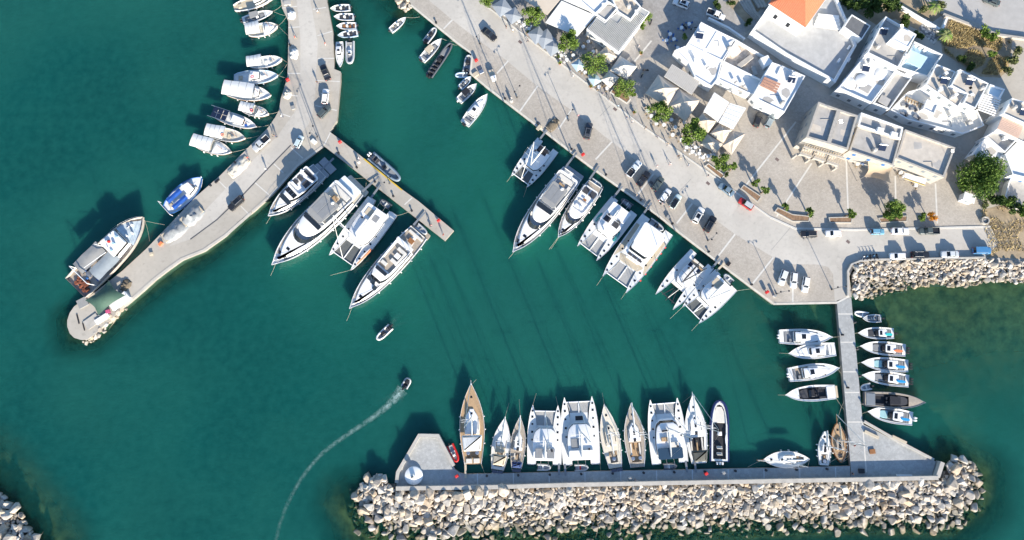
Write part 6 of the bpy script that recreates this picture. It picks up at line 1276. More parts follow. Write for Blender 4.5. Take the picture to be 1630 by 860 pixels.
heap('tarpaulin_heap', 'white covered crates on the mole near the top', [(463, 31), (466, 18)], 2.2, 2.0, .9, mTarpW, 'tarpaulin', seed=9); heap('tarpaulin_heap', 'white covered gear on the mole beside the blue cloth', [(467, 94), (470, 78)], 2.2, 2.0, .9, mTarpW, 'tarpaulin', seed=10); heap('tarpaulin_heap', 'cream covered gear on the narrow mole verge', [(454, 157), (461, 145)], 2.2, 2.0, .8, mCream, 'tarpaulin', seed=12)
heap('brush_heap', 'brown heap of old netting lying on the upper quay edge', [(872, 208), (888, 190)], 2.8, 2.2, .5, mat('old netting', (.16, .13, .09), .95, .3, 2), 'net pile', seed=15)
heap('net_pile', 'dark heap of nets between the trawler and the green tarpaulin', [(194, 463), (206, 446)], 2.2, 2.6, .6, mat('old netting', (1, 1, 1)), seed=17)
b = Bld('tarpaulin_shelter', 'dark green tarpaulin shelter stretched over the mole end', (166, 475), 'shelter'); q = PP([(134, 478), (172, 447), (198, 470), (155, 502)], 3.4); rg = []
for i in range(8):
    u = i / 7; row = []
    for j in range(8):
        v = j / 7; p_ = q[0].lerp(q[1], u).lerp(q[3].lerp(q[2], u), v); c = (q[0] + q[1] + q[2] + q[3]) / 4; k = .16 * (sin(pi * u) * (1 - sin(pi * v)) + sin(pi * v) * (1 - sin(pi * u))); p_ = p_.lerp(c, k); p_.z = 3.0 + 1.2 * sin(pi * u) * sin(pi * v) + .15 * noise.noise(Vector((u * 6, v * 6, 3))); row.append(tuple(p_))
    rg.append(row)
b.part(MB().loft(rg, False, False, False), 'cloth', mat('green tarpaulin', (.05, .105, .075), .75, .15, 1), smooth=60); posts(b, [(134, 478), (172, 447), (198, 470), (155, 502), (166, 475)], 3.0, mSteel, .06)
def crate(label, px, sx, sy, h, m, rz=.7, cat='crate', name='crate', group='gear at the mole end', z=1.2):
    p = P(px[0], px[1], z + h); r = root(name, label, cat, (p.x, p.y, z), rz, group); bx(r, 'box', m, -sx / 2, sx / 2, -sy / 2, sy / 2, 0, h * .86, .03); bx(r, 'lid', m, -sx / 2 - .05, sx / 2 + .05, -sy / 2 - .05, sy / 2 + .05, h * .88, h, .03); return r
crate('long white freezer chest beside the green tarpaulin', (189, 479), 5.0, 2.0, 1.1, mWhite, .72); crate('low white slab box near the mole tip', (162, 507), 3.6, 1.2, .5, mRoofW, .6); crate('square blue-grey board leaning by the green tarpaulin', (131, 482), 2.4, 2.2, .4, mGreyC, .5); crate('pink crate under the edge of the green tarpaulin', (171, 496), .9, .8, .6, mat('pink plastic', (.55, .10, .22), .5), .3)
# ------------------------------------------------------------ upper right: road, field, steps
sheet('upper_road', [(1440, -60), (1468, 0), (1509, 17), (1556, 37), (1590, 50), (1640, 58), (1760, 90), (1760, -120)], 1, mAsph)
sheet('dry_field', [(1497, 60), (1512, 26), (1556, 44), (1592, 54), (1612, 62), (1606, 110), (1592, 124), (1560, 122), (1500, 84)], 2, mEarth)
sheet('earth_bank', [(1350, -40), (1350, 10), (1395, 40), (1425, 30), (1465, 50), (1500, 24), (1462, -10), (1440, -60)], 2, mEarth)
sheet('earth_bank', [(1150, -30), (1160, 8), (1190, 40), (1206, 20), (1228, -4), (1240, -40)], 2.5, mEarth)
sheet('sandy_track', [(1577, 361), (1560, 335), (1600, 325), (1680, 335), (1680, 416), (1569, 409), (1590, 388)], 3, mEarth)
sheet('patio', [(1462, 45), (1474, 30), (1500, 47), (1487, 72)], 3, mat('dark patio stone', (.16, .17, .18), .8, .3, 1.5))
rp = random.Random(4); patio = COL.objects['patio']
for k in range(60):
    u, v = rp.random(), rp.random(); p = P(1462, 45).lerp(P(1474, 30), u).lerp(P(1487, 72).lerp(P(1500, 47), u), v); n = rp.randint(5, 6); a0 = rp.random() * 6
    MB().sheet([(p.x + .38 * cos(a0 + 2 * pi * i / n) * rp.uniform(.7, 1.1), p.y + .38 * sin(a0 + 2 * pi * i / n) * rp.uniform(.7, 1.1), 1.222 + .0004 * k) for i in range(n)]).obj('patio_slab', mLine if k % 3 else mRoofG, patio)
parapet('garden_wall', 'pale rubble wall along the near side of the upper road', [(1502, 22), (1556, 43), (1590, 55), (1640, 62)], .6, .9, m=mStoneW)
parapet('garden_wall', 'white garden wall above the apartment cluster', [(1422, 2), (1465, 28), (1500, 48), (1508, 28)], .5, 1.2, m=mLime)
parapet('garden_wall', 'low white wall closing the lane beside the long white house', [(1128, 28), (1160, 44), (1186, 62)], .5, 1.0, m=mLime)
for i in range(7):
    o = strip('stone_step', [(1172 + 5.5 * i, -8 + 1.5 * i), (1187 + 4.5 * i, 16 + 1.5 * i), (1206 + 3 * i, 34 + .5 * i)] if i < 4 else [(1172 + 5.5 * i, -8), (1190 + 4.5 * i, 14)], .7, 3, mStoneW, h=.15 + .16 * i)
# ------------------------------------------------------------ plants
def leafm(name, c, c2):
    m = mat(name, c, .75, .25, 1.3, col2=c2, spec=.2); b = m.node_tree.nodes['Principled BSDF']; return m
mLeaf = leafm('bright leaves', (.085, .15, .022), (.17, .25, .05)); mLeafD = leafm('dark leaves', (.03, .065, .016), (.08, .13, .03)); mLeafP = leafm('olive leaves', (.11, .14, .05), (.20, .22, .09)); mLeafO = leafm('orange flowers', (.55, .20, .02), (.7, .36, .04)); mLeafY = leafm('dry grass blades', (.36, .27, .12), (.50, .40, .20)); mLeafPk = leafm('pink flowers', (.45, .18, .17), (.5, .28, .22))
mLeafB = leafm('mid green leaves', (.055, .11, .018), (.12, .19, .035)); mBark = mat('bark', (.16, .12, .08), .9, .3, 3)
def leaf_cloud(n, shape, size, rr, droop=.3):
    mb = MB()
    for k in range(n):
        p = shape(rr); out = Vector((p.x, p.y, p.z)).normalized() if p.length > 1e-4 else Vector((0, 0, 1))
        d = (out + Vector((rr.gauss(0, .7), rr.gauss(0, .7), rr.gauss(0, .5) - droop))).normalized(); s = d.cross(Vector((rr.gauss(0, 1), rr.gauss(0, 1), rr.gauss(0, 1)))).normalized(); l = size * rr.uniform(.6, 1.3); w = l * .34
        q = d.cross(s) * l * .12
        mb.add([p, p + d * l * .5 + s * w + q, p + d * l, p + d * l * .5 - s * w + q], [(0, 1, 2, 3)])
    return mb
def clumps(r, h, n, rr, flat=.75):
    cs = []
    for i in range(n):
        v = Vector((rr.gauss(0, 1), rr.gauss(0, 1), rr.gauss(0, 1))).normalized() * (rr.random() ** .45) * r * .8; cs.append((Vector((v.x, v.y, h + v.z * flat)), r * rr.uniform(.22, .42)))
    def f(q):
        c, s = cs[q.randrange(n)]; v = Vector((q.gauss(0, 1), q.gauss(0, 1), q.gauss(0, 1))).normalized() * s * (q.random() ** .35); return Vector((c.x + v.x, c.y + v.y, c.z + v.z * .85))
    return f, cs
def make_tree_mesh(r, h, seed, n=2600, leaf=.42, nc=16, m=None):
    rr = random.Random(seed); f, cs = clumps(r, h, nc, rr); cr = leaf_cloud(n, f, leaf, rr).mesh('crown', m or mLeaf)
    t = MB(); t.tube([(0, 0, 0), (.05, .03, h * .35), (0, .08, h * .6)], .2, 7, .13)
    for c, s in cs[:8]: t.tube([(0, .05, h * .5), tuple(Vector((0, .05, h * .5)).lerp(c, .5) + Vector((0, 0, .15))), tuple(c)], .08, 5, .03)
    return cr, t.mesh('trunk', mBark)
def tree_of(meshes, name, label, px, s=1.0, rz=0, cat='tree', group='trees', z=1.2, zt=3.5):
    p = P(px[0], px[1], zt); r = root(name, label, cat, (p.x, p.y, z), rz, group); r.scale = (s, s, s)
    for me in meshes: o = bpy.data.objects.new(me.name.split('.')[0], me); COL.objects.link(o); o.parent = r
    return r
TA, TB, TC = make_tree_mesh(3.3, 3.6, 1), make_tree_mesh(3.3, 3.6, 2, 1500, nc=20), make_tree_mesh(3.4, 3.8, 3, 3000, m=mLeaf)
TS = make_tree_mesh(1.2, 2.2, 4, 420, .36, 7); TD = make_tree_mesh(6.2, 5.0, 5, 11000, .5, 40, mLeafB); BU = make_tree_mesh(1.6, 1.1, 6, 900, .35, 9, mLeafD); BP = make_tree_mesh(1.5, 1.0, 7, 700, .33, 9, mLeafP); BO = make_tree_mesh(1.7, 2.6, 8, 900, .35, 9, mLeafO); BG = make_tree_mesh(1.8, 2.4, 9, 1100, .35, 10, mLeaf)
for i, (px, me, s, l) in enumerate([((847, 30), TA, .95, 'round green tree topmost on the taverna terrace'), ((905, 68), TC, .95, 'green tree beside the large white awning'), ((949, 106), TB, 1.05, 'sparse tree between the pale blue parasols'), ((775, -2), TA, .7, 'small tree cut by the top edge left of the parasols'), ((993, 140), TB, .9, 'sparse tree in the triangular bed beside the lane'), ((1048, 182), TA, 1.0, 'round tree in front of the two big cream tents'), ((1101, 213), TC, 1.1, 'largest round tree on the promenade, left of the four small tents'), ((1146, 259), TC, .8, 'round tree at the corner of the planted bed by the road'), ((1421, 337), TC, .95, 'dense tree standing beside the parked cars below the shade sail')]):
    tree_of(me, 'plane_tree', l, px, s, i * 1.3)
for px, l in [((1202, 289), 'sapling in the first planter near the red car'), ((1216, 304), 'sapling at the lower end of the first planter'), ((1253, 329), 'leafy sapling at the left end of the curved planter'), ((1291, 339), 'small sapling at the right end of the curved planter'), ((1352, 341), 'small sapling on the straight planter'), ((1165, 268), 'low sapling beside the corner tree bed')]: tree_of(TS, 'sapling', l, px, 1.0 + .25 * R.random(), R.random() * 6, group='planter saplings', zt=3.4)
tree_of(TD, 'large_tree', 'very large dark green tree beside the stone building', (1563, 281), .95, .4, zt=6)
GB = 'garden shrubs'
for i, (px, me, s, l) in enumerate([((1531, 322), BU, 1.2, None), ((1580, 318), BU, 1.6, 'green hedge bush below the large tree'), ((1594, 322), BG, 1.0, 'tall light green bush right of the large tree'), ((1606, 328), BU, 1.5, 'dark hedge bush near the right picture edge'), ((1621, 335), BG, 1.1, 'green bush at the right picture edge above the track'), ((1570, 326), BP, .9, 'small grey-green bush in front of the hedge'), ((1345, 3), BU, 1.8, 'dark bush left end of the row behind the church terrace'), ((1362, 10), BU, 2.0, 'dark bush second in the row behind the church terrace'), ((1385, 14), BU, 2.1, 'large dark bush between church and apartments'), ((1400, 4), BG, 1.3, 'tall green bush above the apartment cluster'), ((1418, 14), BU, 1.7, 'dark bush touching the apartment garden wall'), ((1440, 36), BU, 1.4, 'dark bush by the apartment back wall'), ((1463, 56), BU, 1.0, 'small dark bush left of the patio'), ((1470, 14), BP, 1.1, 'olive green shrub at the road corner'), ((1497, 8), BP, 1.2, 'spiky grey shrub beside the upper road'), ((1578, 60), BG, .9, 'green bush in the dry field near the road'), ((1562, 55), BG, 1.1, 'larger green bush in the dry field'), ((1575, 88), BG, .8, 'green bush at the lower part of the dry field'), ((1612, 96), BP, 1.4, 'pale leafy shrub on the right of the dry field'), ((1620, 80), BP, 1.2, 'pale shrub at the right edge above the field'), ((1604, 112), BP, 1.1, 'pale shrub at the lower field corner'), ((1530, 95), BU, .9, 'dark bush behind the apartment roofs'), ((1545, 108), BU, 1.0, 'dark bush at the foot of the dry field'), ((1142, 8), BU, 1.0, 'dark bush beside the white pickup'), ((1164, 4), BU, .8, 'small bush by the stone steps'), ((1191, 35), BU, .8, 'bush at the foot of the stone steps'), ((1030, 30), BG, .8, 'climbing plant on the taverna side wall'), ((1022, 42), BG, .7, 'low climber on the taverna side wall'), ((1005, 150), BG, .7, 'green plant in the triangular bed'), ((983, 152), BG, .6, 'small plant in the triangular bed corner'), ((1090, 60), BG, .6, 'potted bush at the white house corner'), ((1157, 277), BU, .5, 'clipped dark ball bush by the corner tree'), ((1410, 341), BG, .8, 'leafy bush left of the dense parking tree'), ((1432, 336), BP, 1.0, 'olive bush right of the dense parking tree')]):
    if l: tree_of(me, 'shrub', l, px, s, i * 1.1, 'shrub', GB, zt=2.3)
tree_of(BG, 'shrub', 'green half of the clipped shrub behind the dark pickup', (1470, 346), .8, 1, 'shrub', GB, zt=3.5); tree_of(BO, 'shrub', 'orange flowering shrub behind the dark pickup', (1485, 345), .85, 2, 'shrub', GB, zt=3.5)
def palm(label, px, h, s):
    p = P(px[0], px[1], 1.2 + h); r = root('palm', label, 'palm', (p.x, p.y, 1.2), R.random() * 6, 'palms'); MB().tube([(0, 0, 0), (.1, 0, h)], .22, 8, .16).obj('trunk', mBark, r); rr = random.Random(int(px[0])); 
    for k in range(18):
        a = 2 * pi * k / 18 + rr.uniform(-.15, .15); e = rr.uniform(.2, .9); m_ = MB(); pts = []
        for i in range(6):
            t = i / 5; pts.append(Vector((cos(a) * s * t, sin(a) * s * t, h + s * (e * t - (e + .5) * t * t))))
        n2 = Vector((-sin(a), cos(a), 0)); w = [.05, .22, .28, .24, .15, .02]
        for sd in (1, -1): m_.loft([[tuple(q), tuple(q + n2 * sd * w[i] * s * .5 - Vector((0, 0, .12 * w[i] * s)))] for i, q in enumerate(pts)], False, False, False)
        m_.obj('frond', mLeafP if k % 3 else mLeaf, r)
palm('palm beside the upper road at the garden corner', (1489, 9), 2.2, 2.2); palm('palm at the corner of the dry field by the patio', (1507, 54), 2.0, 2.4); palm('small palm on the cafe terrace by the third tree', (932, 92), 1.6, 1.6)
gr = MB(); rr = random.Random(21); fld = [p.to_2d() for p in PP([(1500, 62), (1514, 30), (1556, 48), (1590, 58), (1608, 66), (1602, 108), (1588, 120), (1560, 118), (1504, 84)])]
bank = [p.to_2d() for p in PP([(1560, 336), (1600, 326), (1650, 335), (1650, 400), (1590, 400), (1578, 408)])]
for poly, n in ((fld, 9000), (bank, 1500)):
    xs = [p.x for p in poly]; ys = [p.y for p in poly]
    while n:
        x, y = rr.uniform(min(xs), max(xs)), rr.uniform(min(ys), max(ys))
        if not inside(x, y, poly) or noise.noise(Vector((x * .25, y * .25, 0))) < -.18: n -= .25 if n > 1 else n; n = max(0, n); continue
        a = rr.random() * 6; l = rr.uniform(.35, .9); d = Vector((cos(a), sin(a), 0)); o = Vector((x, y, 1.2)); s = Vector((-d.y, d.x, 0)) * .09; gr.add([o - s, o + s, o + d * l * .5 + Vector((0, 0, l * .8))], [(0, 1, 2)]); n -= 1; n = max(0, n)
tag(gr.obj('dry_grass', mLeafY), kind='stuff')
def planter(label, poly, h=.45, m=None, soil=None):
    q = ccw(PP(poly, 1.2 + h)); c = Vector((q[0][0], q[0][1], 1.2)); r = root('planter', label, 'planter', c); i = offset(q, .22); k = [[(x - c.x, y - c.y, z) for x, y in g] for g, z in ((q, 0), (q, h), (i, h), (i, h - .12))]
    MB().loft(k).obj('rim', m or mParW, r); s = MB().sheet([(x - c.x, y - c.y, h - .06) for x, y in offset(q, .15)]).obj('soil', soil or mat('bark mulch', (.24, .15, .09), .95, .35, 2), r)
planter('short raised planter beside the red car', [(1179, 300), (1184, 294), (1213, 313), (1206, 322)]); planter('curved raised planter at the edge of the square', [(1233, 337), (1238, 330), (1262, 341), (1290, 344), (1288, 353), (1262, 353)]); planter('straight raised planter above the white hatchback', [(1319, 346), (1357, 345), (1356, 355), (1321, 355)]); planter('triangular planted bed beside the taverna lane', [(971, 147), (988, 122), (1004, 158), (998, 165)], .35, mLine); planter('kerbed bed under the corner tree by the road', [(1122, 264), (1128, 260), (1154, 279), (1149, 286)], .3, mLine); planter('bed of the dense tree beside the parked cars', [(1398, 347), (1445, 343), (1444, 353), (1402, 355)], .3)
# ------------------------------------------------------------ cars
def rot_y(prof, n, x, y0, y1, z):
    mb = MB(); rings = [[(x + r * cos(2 * pi * k / n), y, z + r * sin(2 * pi * k / n)) for k in range(n)] for r, y in prof]; return mb.loft(rings)
CARMAT = {}
def paint(c):
    k = 'car paint %.2f %.2f %.2f' % c; return mat(k, c, .3, .04, 2, spec=.5, coat=.5)
mTyre = mat('tyre rubber', (.02, .02, .021), .9); mHead = mat('headlamp glass', (.75, .76, .76), .15); mTail = mat('tail lamp', (.35, .01, .01), .3)
def car(label, c, d, typ='hatch', col=(.7, .7, .7), roofm=None, name=None, z=1.21):
    """c: centre pixel; d: pixel direction of the bonnet"""
    a, b2 = P(c[0], c[1], z + .5), P(c[0] + d[0], c[1] + d[1], z + .5); L, Wd, Hh = {'hatch': (4.1, 1.75, 1.5), 'sedan': (4.5, 1.8, 1.45), 'suv': (4.5, 1.88, 1.72), 'pickup': (5.1, 1.85, 1.75), 'van': (4.6, 1.85, 1.95), 'mini': (3.5, 1.6, 1.5)}[typ]
    r = root(name or {'pickup': 'pickup_truck', 'van': 'van', 'suv': 'suv'}.get(typ, 'car'), label, {'pickup': 'pickup', 'van': 'van'}.get(typ, 'car'), (a.x, a.y, z), atan2(b2.y - a.y, b2.x - a.x), 'parked cars'); m = paint(col); w = Wd / 2; bl = .92 if typ != 'suv' else 1.02
    o = lambda e, ex=0: rrect(-L / 2 + e + ex, L / 2 - e - ex, w - e, w - e * 1.6, .38, 4)
    xr, xf = {'hatch': (-L / 2 + .12, .85), 'mini': (-L / 2 + .1, .8), 'sedan': (-1.45, .85), 'suv': (-L / 2 + .14, .9), 'pickup': (-.55, 1.25), 'van': (-L / 2 + .1, 1.45)}[typ]
    body = MB().loft([[(x, y, zz) for x, y in q] for q, zz in ((o(.06), .22), (o(0), .45), (o(.02), .75), (o(.10), bl - .03), (o(.2), bl))]).obj('body', m, r, 40)
    tw = w - .32 if typ not in ('van',) else w - .22; rk = {'hatch': .55, 'mini': .5, 'sedan': .65, 'suv': .5, 'pickup': .5, 'van': .7}[typ]; rb = {'hatch': .35, 'mini': .3, 'sedan': .55, 'suv': .3, 'pickup': .2, 'van': .1}[typ]
    bs = [(xr, -w + .12), (xf, -w + .2), (xf, w - .2), (xr, w - .12)]; tp = [(xr + rb, -tw), (xf - rk, -tw), (xf - rk, tw), (xr + rb, tw)]; zt = Hh - .06
    B3 = [Vector((x, y, bl - .01)) for x, y in bs]; T3 = [Vector((x, y, zt)) for x, y in tp]
    for nm, i, j in (('side_window', 0, 1), ('windscreen', 1, 2), ('side_window', 2, 3), ('rear_window', 3, 0)): MB().add([B3[i], B3[j], T3[j], T3[i]], [(0, 1, 2, 3)]).obj(nm, mGlass, r)
    MB().slab([(x, y) for x, y in offset(ccw(tp), -.06)], zt - .02, Hh, .05).obj('roof', roofm or m, r, 40)
    for k in range(4): MB().tube([tuple(B3[k]), tuple(T3[k])], .05, 5).obj('pillar', m, r)
    mid = [(B3[0] + B3[1]) / 2, (T3[0] + T3[1]) / 2]
    for s in (1, -1): MB().tube([(mid[0].x, s * abs(mid[0].y), mid[0].z), (mid[1].x, s * abs(mid[1].y), mid[1].z)], .045, 5).obj('pillar', m, r); bx(r, 'wing_mirror', m, xf - .35, xf - .17, s * (w + .06) - .1, s * (w + .06) + .1, bl - .02, bl + .14); bx(r, 'headlight', mHead, L / 2 - .22, L / 2 - .04, s * (w - .38) - .16, s * (w - .38) + .16, .58, .76); bx(r, 'tail_light', mTail, -L / 2 + .0, -L / 2 + .1, s * (w - .3) - .12, s * (w - .3) + .12, .6, .85)
    for x in (-L * .3, L * .31):
        for s in (1, -1): wh = rot_y([(.2, s * (w - .22)), (.33, s * (w - .2)), (.33, s * (w - .01)), (.2, s * (w + .005))], 14, x, 0, 0, .33).obj('wheel', mTyre, r); rot_y([(.2, s * (w - .02)), (.19, s * (w + .012)), (.03, s * (w + .015))], 12, x, 0, 0, .33).obj('rim', mSteel, wh)
    if typ == 'pickup':
        bx(r, 'cargo_bed', mDark, -L / 2 + .12, -.62, -w + .16, w - .16, bl - .02, bl + .012)
        for s in (1, -1): bx(r, 'bed_side', m, -L / 2 + .04, -.6, s * (w - .1) - .06, s * (w - .1) + .06, bl - .05, bl + .22)
        bx(r, 'tailgate', m, -L / 2 + .03, -L / 2 + .13, -w + .1, w - .1, bl - .05, bl + .22)
    elif typ == 'suv':
        bx(r, 'sunroof', mGlass, xf - rk - 1.5, xf - rk - .25, -tw + .18, tw - .18, Hh, Hh + .012, .004)
        for s in (1, -1): MB().tube([(xr + rb, s * (tw - .03), Hh + .05), (xf - rk - .1, s * (tw - .03), Hh + .05)], .03, 5).obj('roof_rail', mSteel, r)
    MB().add([(L / 2 - .02, -.26, .42), (L / 2 + .015, -.26, .42), (L / 2 + .015, .26, .42), (L / 2 + .015, -.26, .53), (L / 2 + .015, .26, .53)], [(1, 2, 4, 3)]).obj('number_plate', mWhite, r)
    return r
WH, BK, SV, BL, RD, GN = (.75, .75, .74), (.02, .021, .025), (.48, .50, .51), (.10, .23, .38), (.42, .03, .03), (.07, .09, .09)
car('black estate car parked on the mole road opposite the small boats', (518, 116), (-5, -12), 'sedan', BK); car('white hatchback parked on the mole below the black estate', (518, 154), (1, -10), 'hatch', WH); car('dark green car parked at an angle on the mole edge', (516, 178), (6, -6), 'hatch', GN); car('silver pickup with red goods in its bed, parked on the mole', (416, 229), (-10, 9), 'pickup', SV); car('pale blue car parked in the middle of the mole junction', (476, 226), (6, -12), 'mini', (.50, .60, .63)); car('black car with long shadow farther out on the mole', (376, 324), (-9, 8), 'suv', BK)
car('black car driving on the upper promenade by the taverna', (779, 55), (12, 10), 'sedan', BK); car('dark van standing between the upper quay and the road', (936, 209), (3, -14), 'suv', (.06, .065, .075)); car('white pickup with orange cargo, leftmost of five cars on the quay', (1009, 269), (8, -10), 'pickup', (.62, .66, .67)); car('black sedan right of the white pickup on the quay', (1024, 285), (8, -11), 'sedan', BK); car('small dark green car in the middle of the quay parking', (1047, 293), (7, -10), 'hatch', GN); car('white hatchback right of the small dark green car', (1058, 312), (7, -10), 'hatch', WH); car('pale teal car with dark roof, last of five on the quay', (1075, 321), (7, -11), 'hatch', (.52, .62, .60), mGlass); car('blue-grey car parked against the promenade kerb', (1156, 302), (-11, -8), 'sedan', (.16, .23, .29)); car('red car parked beside the short planter', (1187, 325), (-12, -8), 'hatch', RD, paint(SV)); car('white car with black sunroof beside the dark one above the slender catamaran', (1111, 343), (6, -11), 'suv', (.70, .70, .68)); car('black car parked above the slender racing catamaran', (1130, 357), (7, -12), 'suv', BK); car('black car parked below the white house on the square', (1206, 191), (4, -12), 'hatch', BK); car('grey car parked next to the black one below the white house', (1225, 193), (6, -11), 'hatch', (.25, .30, .32))
car('black hatchback parked below the curved planter', (1287, 373), (-12, 0), 'hatch', BK); car('white hatchback parked below the straight planter', (1326, 372), (-12, 0), 'hatch', WH); car('blue small car left of the white sedan by the kerb', (1396, 369), (12, 0), 'mini', (.14, .33, .46)); car('white sedan between the blue car and the dark pickup', (1432, 368), (12, 0), 'sedan', (.72, .73, .76)); car('dark green pickup truck parked at the kerb end', (1478, 368), (-12, 0), 'pickup', GN); car('white car at the left of the parapet row', (1428, 408), (-12, 0), 'hatch', WH); car('black car in the middle of the parapet row', (1464, 406), (12, 0), 'suv', BK); car('silver estate car right of the black car by the parapet', (1511, 405), (-12, 0), 'sedan', (.56, .59, .60)); car('bright blue van at the end of the parapet', (1562, 399), (12, 0), 'van', (.06, .20, .40))
car('white car at the left of three in the cobbled bay', (1246, 442), (-4, 11), 'hatch', (.66, .68, .68)); car('white car in the middle of three in the cobbled bay', (1263, 446), (-1, 12), 'hatch', (.70, .71, .71)); car('white car at the right of three in the cobbled bay', (1282, 453), (-2, 12), 'hatch', (.75, .75, .73)); car('white car parked at the top lane beside the taverna', (1084, 6), (-10, -4), 'suv', WH); car('white pickup parked near the stone steps', (1139, 24), (10, 4), 'pickup', WH); car('dark car on the upper road at the top edge', (1578, 2), (-10, -4), 'sedan', GN)
# three-wheeler, kiosk, scooters
p = P(784, 121, 1.6); r = root('three_wheeler', 'small white three-wheeled cart with open bed near the quay step', 'three-wheeler', (p.x, p.y, 1.2), atan2(-9, 3.0)); block(r, 'cab', mWhite, rrect(.3, 1.6, .75, .6, .25), .35, 1.6, .2); bx(r, 'cargo_bed', mSteel, -1.7, .25, -.75, .75, .45, .8); bx(r, 'cargo', mTan, -1.5, .1, -.6, .6, .8, 1.05); MB().add([(1.62, -.5, .95), (1.62, .5, .95), (1.45, .5, 1.5), (1.45, -.5, 1.5)], [(0, 1, 2, 3)]).obj('windscreen', mGlass, r); [rot_y([(.05, y - .08), (.28, y - .07), (.28, y + .07), (.05, y + .08)], 12, x, 0, 0, .28).obj('wheel', mTyre, r) for x, y in ((1.1, 0), (-1, .7), (-1, -.7))]
p = P(1539, 316, 2.5); r = root('kiosk', 'small white wooden kiosk beside the large tree', 'kiosk', (p.x, p.y, 1.2), -.35); bx(r, 'wall', mLime, -1.3, 1.3, -.9, .9, 0, 2.2); bx(r, 'roof', mRoofW, -1.5, 1.5, -1.1, 1.1, 2.2, 2.4); bx(r, 'hatch', mShutG, -.8, .8, -.95, -.9, 1, 1.8)
p = P(1569, 351, 2.0); r = root('stone_well', 'round concrete well ring beside the sandy track', 'well', (p.x, p.y, 1.2)); MB().lathe([(1.0, 0), (1.0, .9), (.75, .9), (.7, .2)], 20).obj('ring', mParW, r, 30); MB().lathe([(.55, .5), (.5, .6)], 14).obj('cover', mGreyC, r)
def scooter(label, px, rz, col, group='scooters'):
    p = P(*px, 1.5); r = root('scooter', label, 'scooter', (p.x, p.y, 1.21), rz, group)
    for x in (-.6, .6): rot_y([(.05, -.05), (.24, -.06), (.24, .06), (.05, .05)], 12, x, 0, 0, .24).obj('wheel', mTyre, r)
    MB().loft([[(x, y * w, z + y * 0) for y in (-1, 1)] + [(x, .6 * w, z + h), (x, -.6 * w, z + h)] for x, w, z, h in ((-.8, .14, .4, .2), (-.3, .2, .35, .4), (.2, .14, .3, .15), (.45, .2, .3, .6))]).obj('body', paint(col), r); bx(r, 'seat', mDark, -.75, -.05, -.14, .14, .68, .8); MB().tube([(.55, 0, .3), (.4, 0, 1.0)], .05, 6).obj('steering_column', mDark, r); MB().tube([(.4, -.33, 1.03), (.4, .33, 1.03)], .03, 6).obj('handlebar', mDark, r)
for i in range(5): scooter(['leftmost white scooter of five by the curved parapet', 'second scooter from the left, blue, by the curved parapet', 'middle black scooter of five by the parapet', 'fourth scooter from the left, blue, by the parapet', 'rightmost black scooter of five by the parapet'][i], (1374 + 5.5 * i, 411 - .5 * i), 1.2 + .1 * i, [WH, BL, BK, BL, BK][i])
for i, (px, l) in enumerate([((1028, 112), 'scooter parked in the lane left of the slatted canopy'), ((1022, 120), 'scooter nearest the lane corner by the first big cream tent'), ((1090, 43), 'scooter behind the long white house terrace'), ((1104, 46), 'second scooter behind the long white house'), ((1036, 36), 'scooter beside the taverna side wall')]): scooter(l, px, i * 1.1, [BK, GN, BK, SV, BK][i])
# ------------------------------------------------------------ street furniture
def lamp(label, px, rz=0, h=5.6):
    p = P(*px); r = root('street_lamp', label, 'lamp post', p, rz, 'street lamps'); MB().lathe([(.22, 0), (.2, .4), (.09, .5)], 10).obj('base', mDark, r, 30); MB().tube([(0, 0, .4), (0, 0, h)], .085, 8, .06).obj('pole', mat('grey lamp pole', (.16, .17, .18), .5), r, 40)
    for s in (1, -1): MB().tube([(0, 0, h - .3), (s * .45, 0, h + .05), (s * .95, 0, h)], .04, 6).obj('arm', MATS['grey lamp pole'], r); MB().lathe([(.05, h + .06), (.24, h - .02), (.2, h - .14), (.05, h - .16)], 12, s * 1.0, 0).obj('lamp_head', mDark, r, 40)
for px, rz, l in [((764, 70), .9, 'lamp post at the upper quay by the black car'), ((823, 155), .9, 'lamp post on the cobbled strip near the smallest catamaran'), ((905, 192), .9, 'lamp post on the quay beside the dark van'), ((1052, 325), .9, 'lamp post at the quay edge above the power catamaran'), ((1127, 383), .9, 'lamp post at the quay edge above the slender catamaran'), ((1236, 468), .1, 'lamp post at the quay corner by the cobbled bay'), ((1324, 461), .1, 'lamp post on the right of the cobbled bay'), ((505, 218), 1.2, 'lamp post at the mole junction'), ((620, 292), .8, 'lamp post on the stub jetty')]: lamp(l, px, rz, 5.6 if px[0] != 620 else 3.5)
def bollard_mesh(): return MB().lathe([(.26, 0), (.18, .06), (.14, .35), (.24, .42), (.26, .5), (.12, .58)], 12).mesh('bollard', mDark, 40)
BM = bollard_mesh()
def bollards(path, step, label, off=0):
    ps = [P(*q) for q in path]; d = 0
    for a, b2 in zip(ps, ps[1:]):
        ln = (b2 - a).length; n = max(1, int(ln / step))
        for i in range(n):
            p = a.lerp(b2, (i + .5) / n); o = bpy.data.objects.new('bollard', BM); COL.objects.link(o); o.location = p + Vector((0, 0, .02)); o.scale = (1.15,) * 3; tag(o, label, 'bollard', 'bollards ' + label.split(' ', 1)[1])
